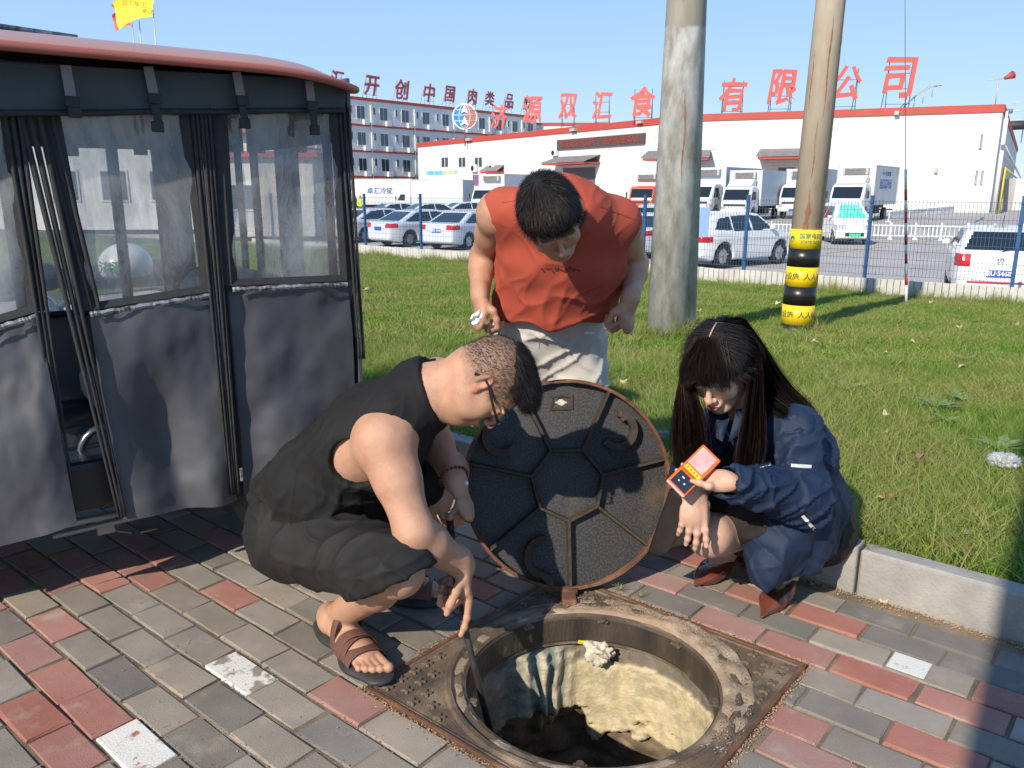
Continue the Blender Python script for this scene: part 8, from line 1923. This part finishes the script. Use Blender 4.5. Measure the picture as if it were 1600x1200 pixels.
lv = [(1437, 724, .035, 'largest curled tan leaf in the right lawn'), (1384, 656, .030, 'pale tan leaf above the largest leaf'), (1383, 684, .020, 'small reddish leaf under the pale tan one'), (1395, 790, .025, 'brown leaf low in the right lawn'), (1372, 790, .018, 'small tan leaf left of the low brown one'), (1510, 848, .022, 'orange leaf near the kerb at right'), (1508, 880, .020, 'tan leaf against the kerb top at right'), (1498, 516, .05, 'rust leaf in the far right lawn'), (1425, 540, .045, 'pale curled leaf below the stay wire'), (1382, 558, .03, 'whitish leaf scrap in the mid lawn'), (1502, 580, .045, 'brown leaf under the upright pale weed'), (575, 460, .09, 'dry leaf cluster beside the curtain edge, upper one'), (722, 518, .05, 'rust leaf left of the crouching man\'s head'), (974, 605, .04, 'tan leaf beside the cover rim'), (1092, 490, .05, 'brown leaf near the thick pole foot'), (1296, 484, .05, 'tan leaf between the two pole shadows'), (1216, 478, .07, 'pale crumpled leaf at the left of the banded pole'), (1272, 540, .045, 'small tan leaf right of the banded pole foot'), (1585, 512, .06, 'pale stick-like leaf at the far right edge'), (1455, 476, .06, 'flat brown leaf near the fence at right')]
for i, (px, py, sz, lab) in enumerate(lv): dry_leaf(lawn_at(px, py), sz, i+1, lab, m_lf if i % 3 else m_lf2, .03)
dry_leaf(gp(1382, 938, .0), .026, 50, 'curled orange leaf lying at the foot of the kerb', m_lf, .0); dry_leaf(gp(412, 1047-2, .0), .006, 51, 'tiny brown leaf flake on a grey brick', m_lf2, .004)
# debris crumbs along the kerb and frame
def crumbs(name, n, fpos, r0, r1, mat):
    V = []; F = []; 
    for _ in range(n):
        P = fpos(); r = random.uniform(r0, r1); b = len(V); V += [Vector(P)+Vector((random.gauss(0, 1), random.gauss(0, 1), random.gauss(0, .6))).normalized()*r for _ in range(5)]; F += [(b, b+1, b+2), (b, b+2, b+3), (b, b+3, b+4), (b+1, b+4, b+2), (b+2, b+4, b+3)]
    o = obj(name, mesh_from(name, V, F), mat); o['kind'] = 'stuff'
m_cr = M('crumb_tan', (.42, .28, .16), (.30, .20, .12), ns=50, rough=1, world=True)
crumbs('kerb_debris', 2600, lambda: rd(random.uniform(-2.2, .8), KERB_D-.003-abs(random.gauss(0, .022)), random.uniform(.0, .004)), .0015, .0045, m_cr)
def fr_pt():
    s = random.choice((-1, 1)); t = random.uniform(-1, 1)*(FRH+.03); e = FRH+abs(random.gauss(.012, .012))
    return rd(FRC[0]+(s*e if random.random() < .5 else t), FRC[1]+(t if random.random() < .5 else s*e), .002)
def fr2():
    k = random.randrange(4); e = FRH+.010+abs(random.gauss(0, .012)); t = random.uniform(-1, 1)*(FRH+.02); a, d = ((e, t), (-e, t), (t, e), (t, -e))[k]; return rd(FRC[0]+a, FRC[1]+d, .002)
crumbs('frame_debris', 2600, fr2, .0012, .004, m_cr)
def on_ring():
    t = random.uniform(-.9, 1.9); r = random.uniform(.35, .41); v = Vector((math.cos(t), math.sin(t), 0))*r; return Vector((HC.x, HC.y, .014))+v
crumbs('ring_debris', 900, on_ring, .001, .003, m_clay)
def joint_pt():
    k = random.randrange(0, 15); return rd(random.uniform(-3.2, .7), .72+.107*k+random.gauss(0, .004), .001) if random.random() < .75 else rd(-.565+.104*random.randrange(-22, 12)+random.gauss(0, .004), random.uniform(.6, 2.4), .001)
def jp():
    while True:
        q = joint_pt(); a = q.x*E1[0]+q.y*E1[1]; d = q.x*E2[0]+q.y*E2[1]
        if max(abs(a-FRC[0]), abs(d-FRC[1])) > FRH+.01: return q
crumbs('joint_grit', 9000, jp, .0008, .0026, M('grit', (.36, .28, .19), (.22, .17, .12), ns=60, rough=1, world=True))
# litter
def bagmesh(name, r, seed, mat, P, label, sc=(1, 1, .6)):
    pr = [Ell((0, 0, 0), (r*sc[0], r*sc[1], r*sc[2]), k=.001)]
    V, Q = sdf_mesh(name, pr, r/11, post=lambda V, N: V+N*((1-np.abs(fbm(V*3.2/r, 3, seed)))*.55*r-.35*r)[:, None]); o = obj(name, mesh_np(name, V, Q), mat, smooth=False); o.location = (P[0], P[1], P[2]+r*sc[2]+.02); tag(o, label, 'litter'); return o
m_bag = M('bag_film', (.62, .66, .68), (.50, .55, .58), ns=20, rough=.2, spec=.8, trans=.45)
bagmesh('plastic_bag', .055, 3, m_bag, lawn_at(1566, 738), 'crumpled clear plastic bag on the lawn at the right edge', (1.2, .9, .6)); bagmesh('plastic_scrap', .035, 5, m_bag, lawn_at(1036, 694), 'small clear plastic scrap in the grass between the cover and the woman')
bagmesh('teal_litter', .06, 7, M('teal', (.02, .42, .38), rough=.5), lawn_at(1580, 470), 'small teal scrap on the far lawn at the right', (1.3, .7, .35))
for px, py in ((1032, 648),): pass

# ================================================================== BEHIND THE VIEWPOINT: pillar added to throw the right-hand shadow
sdir = np.array([math.sin(SUN_AZ), math.cos(SUN_AZ)]); sper = np.array([math.cos(SUN_AZ), -math.sin(SUN_AZ)])
gpos = -sdir*1.9 + sper*(-.055+.45)
pi_ = thing('gate_pillar', 'grey rendered gate pillar behind the viewpoint throwing the shadow at the right edge', 'pillar', (gpos[0], gpos[1], -.012), -SUN_AZ)
obj('shaft', box_bm((0, 0, 2.2), (.90, .55, 4.4), bev=.01), M('pillar_render', (.45, .43, .40), (.38, .36, .33), ns=3, rough=.9, bump=.5, bs=60), pi_); obj('cap', box_bm((0, 0, 4.46), (1.0, .68, .12), bev=.01), m_plank, pi_)

# unseen tree added behind the viewpoint to shade the left of the tricycle
tr0 = thing('street_tree', 'young leafy street tree behind the viewpoint shading the left of the tricycle', 'tree', (-5.55, -1.12, -.012))
bm = bmesh.new(); bm_tube(bm, [(0, 0, 0), (.05, .03, 1.2), (.25, .15, 2.4), (.6, .3, 3.4), (1.1, .6, 4.3)], [.10, .085, .07, .05, .025], 12)
bm_tube(bm, [(.2, .12, 2.2), (.7, .5, 2.9), (1.3, .8, 3.5)], [.045, .03, .015], 8); bm_tube(bm, [(.4, .2, 2.9), (.3, -.3, 3.6), (.5, -.6, 4.3)], [.04, .025, .012], 8)
obj('trunk', bm, M('bark', (.16, .12, .09), (.10, .075, .055), ns=12, rough=.95, bump=1, bs=60, stretch=(1, 1, .3)), tr0)
V = []; F = []; rr = random.Random(12)
cl = [(1.30, .75, 3.60, .62), (.85, .25, 4.2, .6), (.5, -.5, 4.5, .5), (1.1, .2, 4.9, .6), (.55, .95, 3.7, .45)]
for cx_, cy_, cz_, cr_ in cl:
    for _ in range(900):
        d_ = Vector((rr.gauss(0, 1), rr.gauss(0, 1), rr.gauss(0, 1))).normalized()*cr_*rr.random()**.45; c = Vector((cx_, cy_, cz_))+d_; n_ = Vector((rr.gauss(0, 1), rr.gauss(0, 1), rr.gauss(0, 1)+.8)).normalized(); u_ = n_.orthogonal().normalized(); w_ = n_.cross(u_); L_ = rr.uniform(.035, .06)
        b_ = len(V); V += [c-u_*L_, c+w_*L_*.45, c+u_*L_, c-w_*L_*.45]; F.append((b_, b_+1, b_+2, b_+3))
o = obj('crown', mesh_from('crown', V, F), m_g1, tr0); o['kind'] = 'stuff'
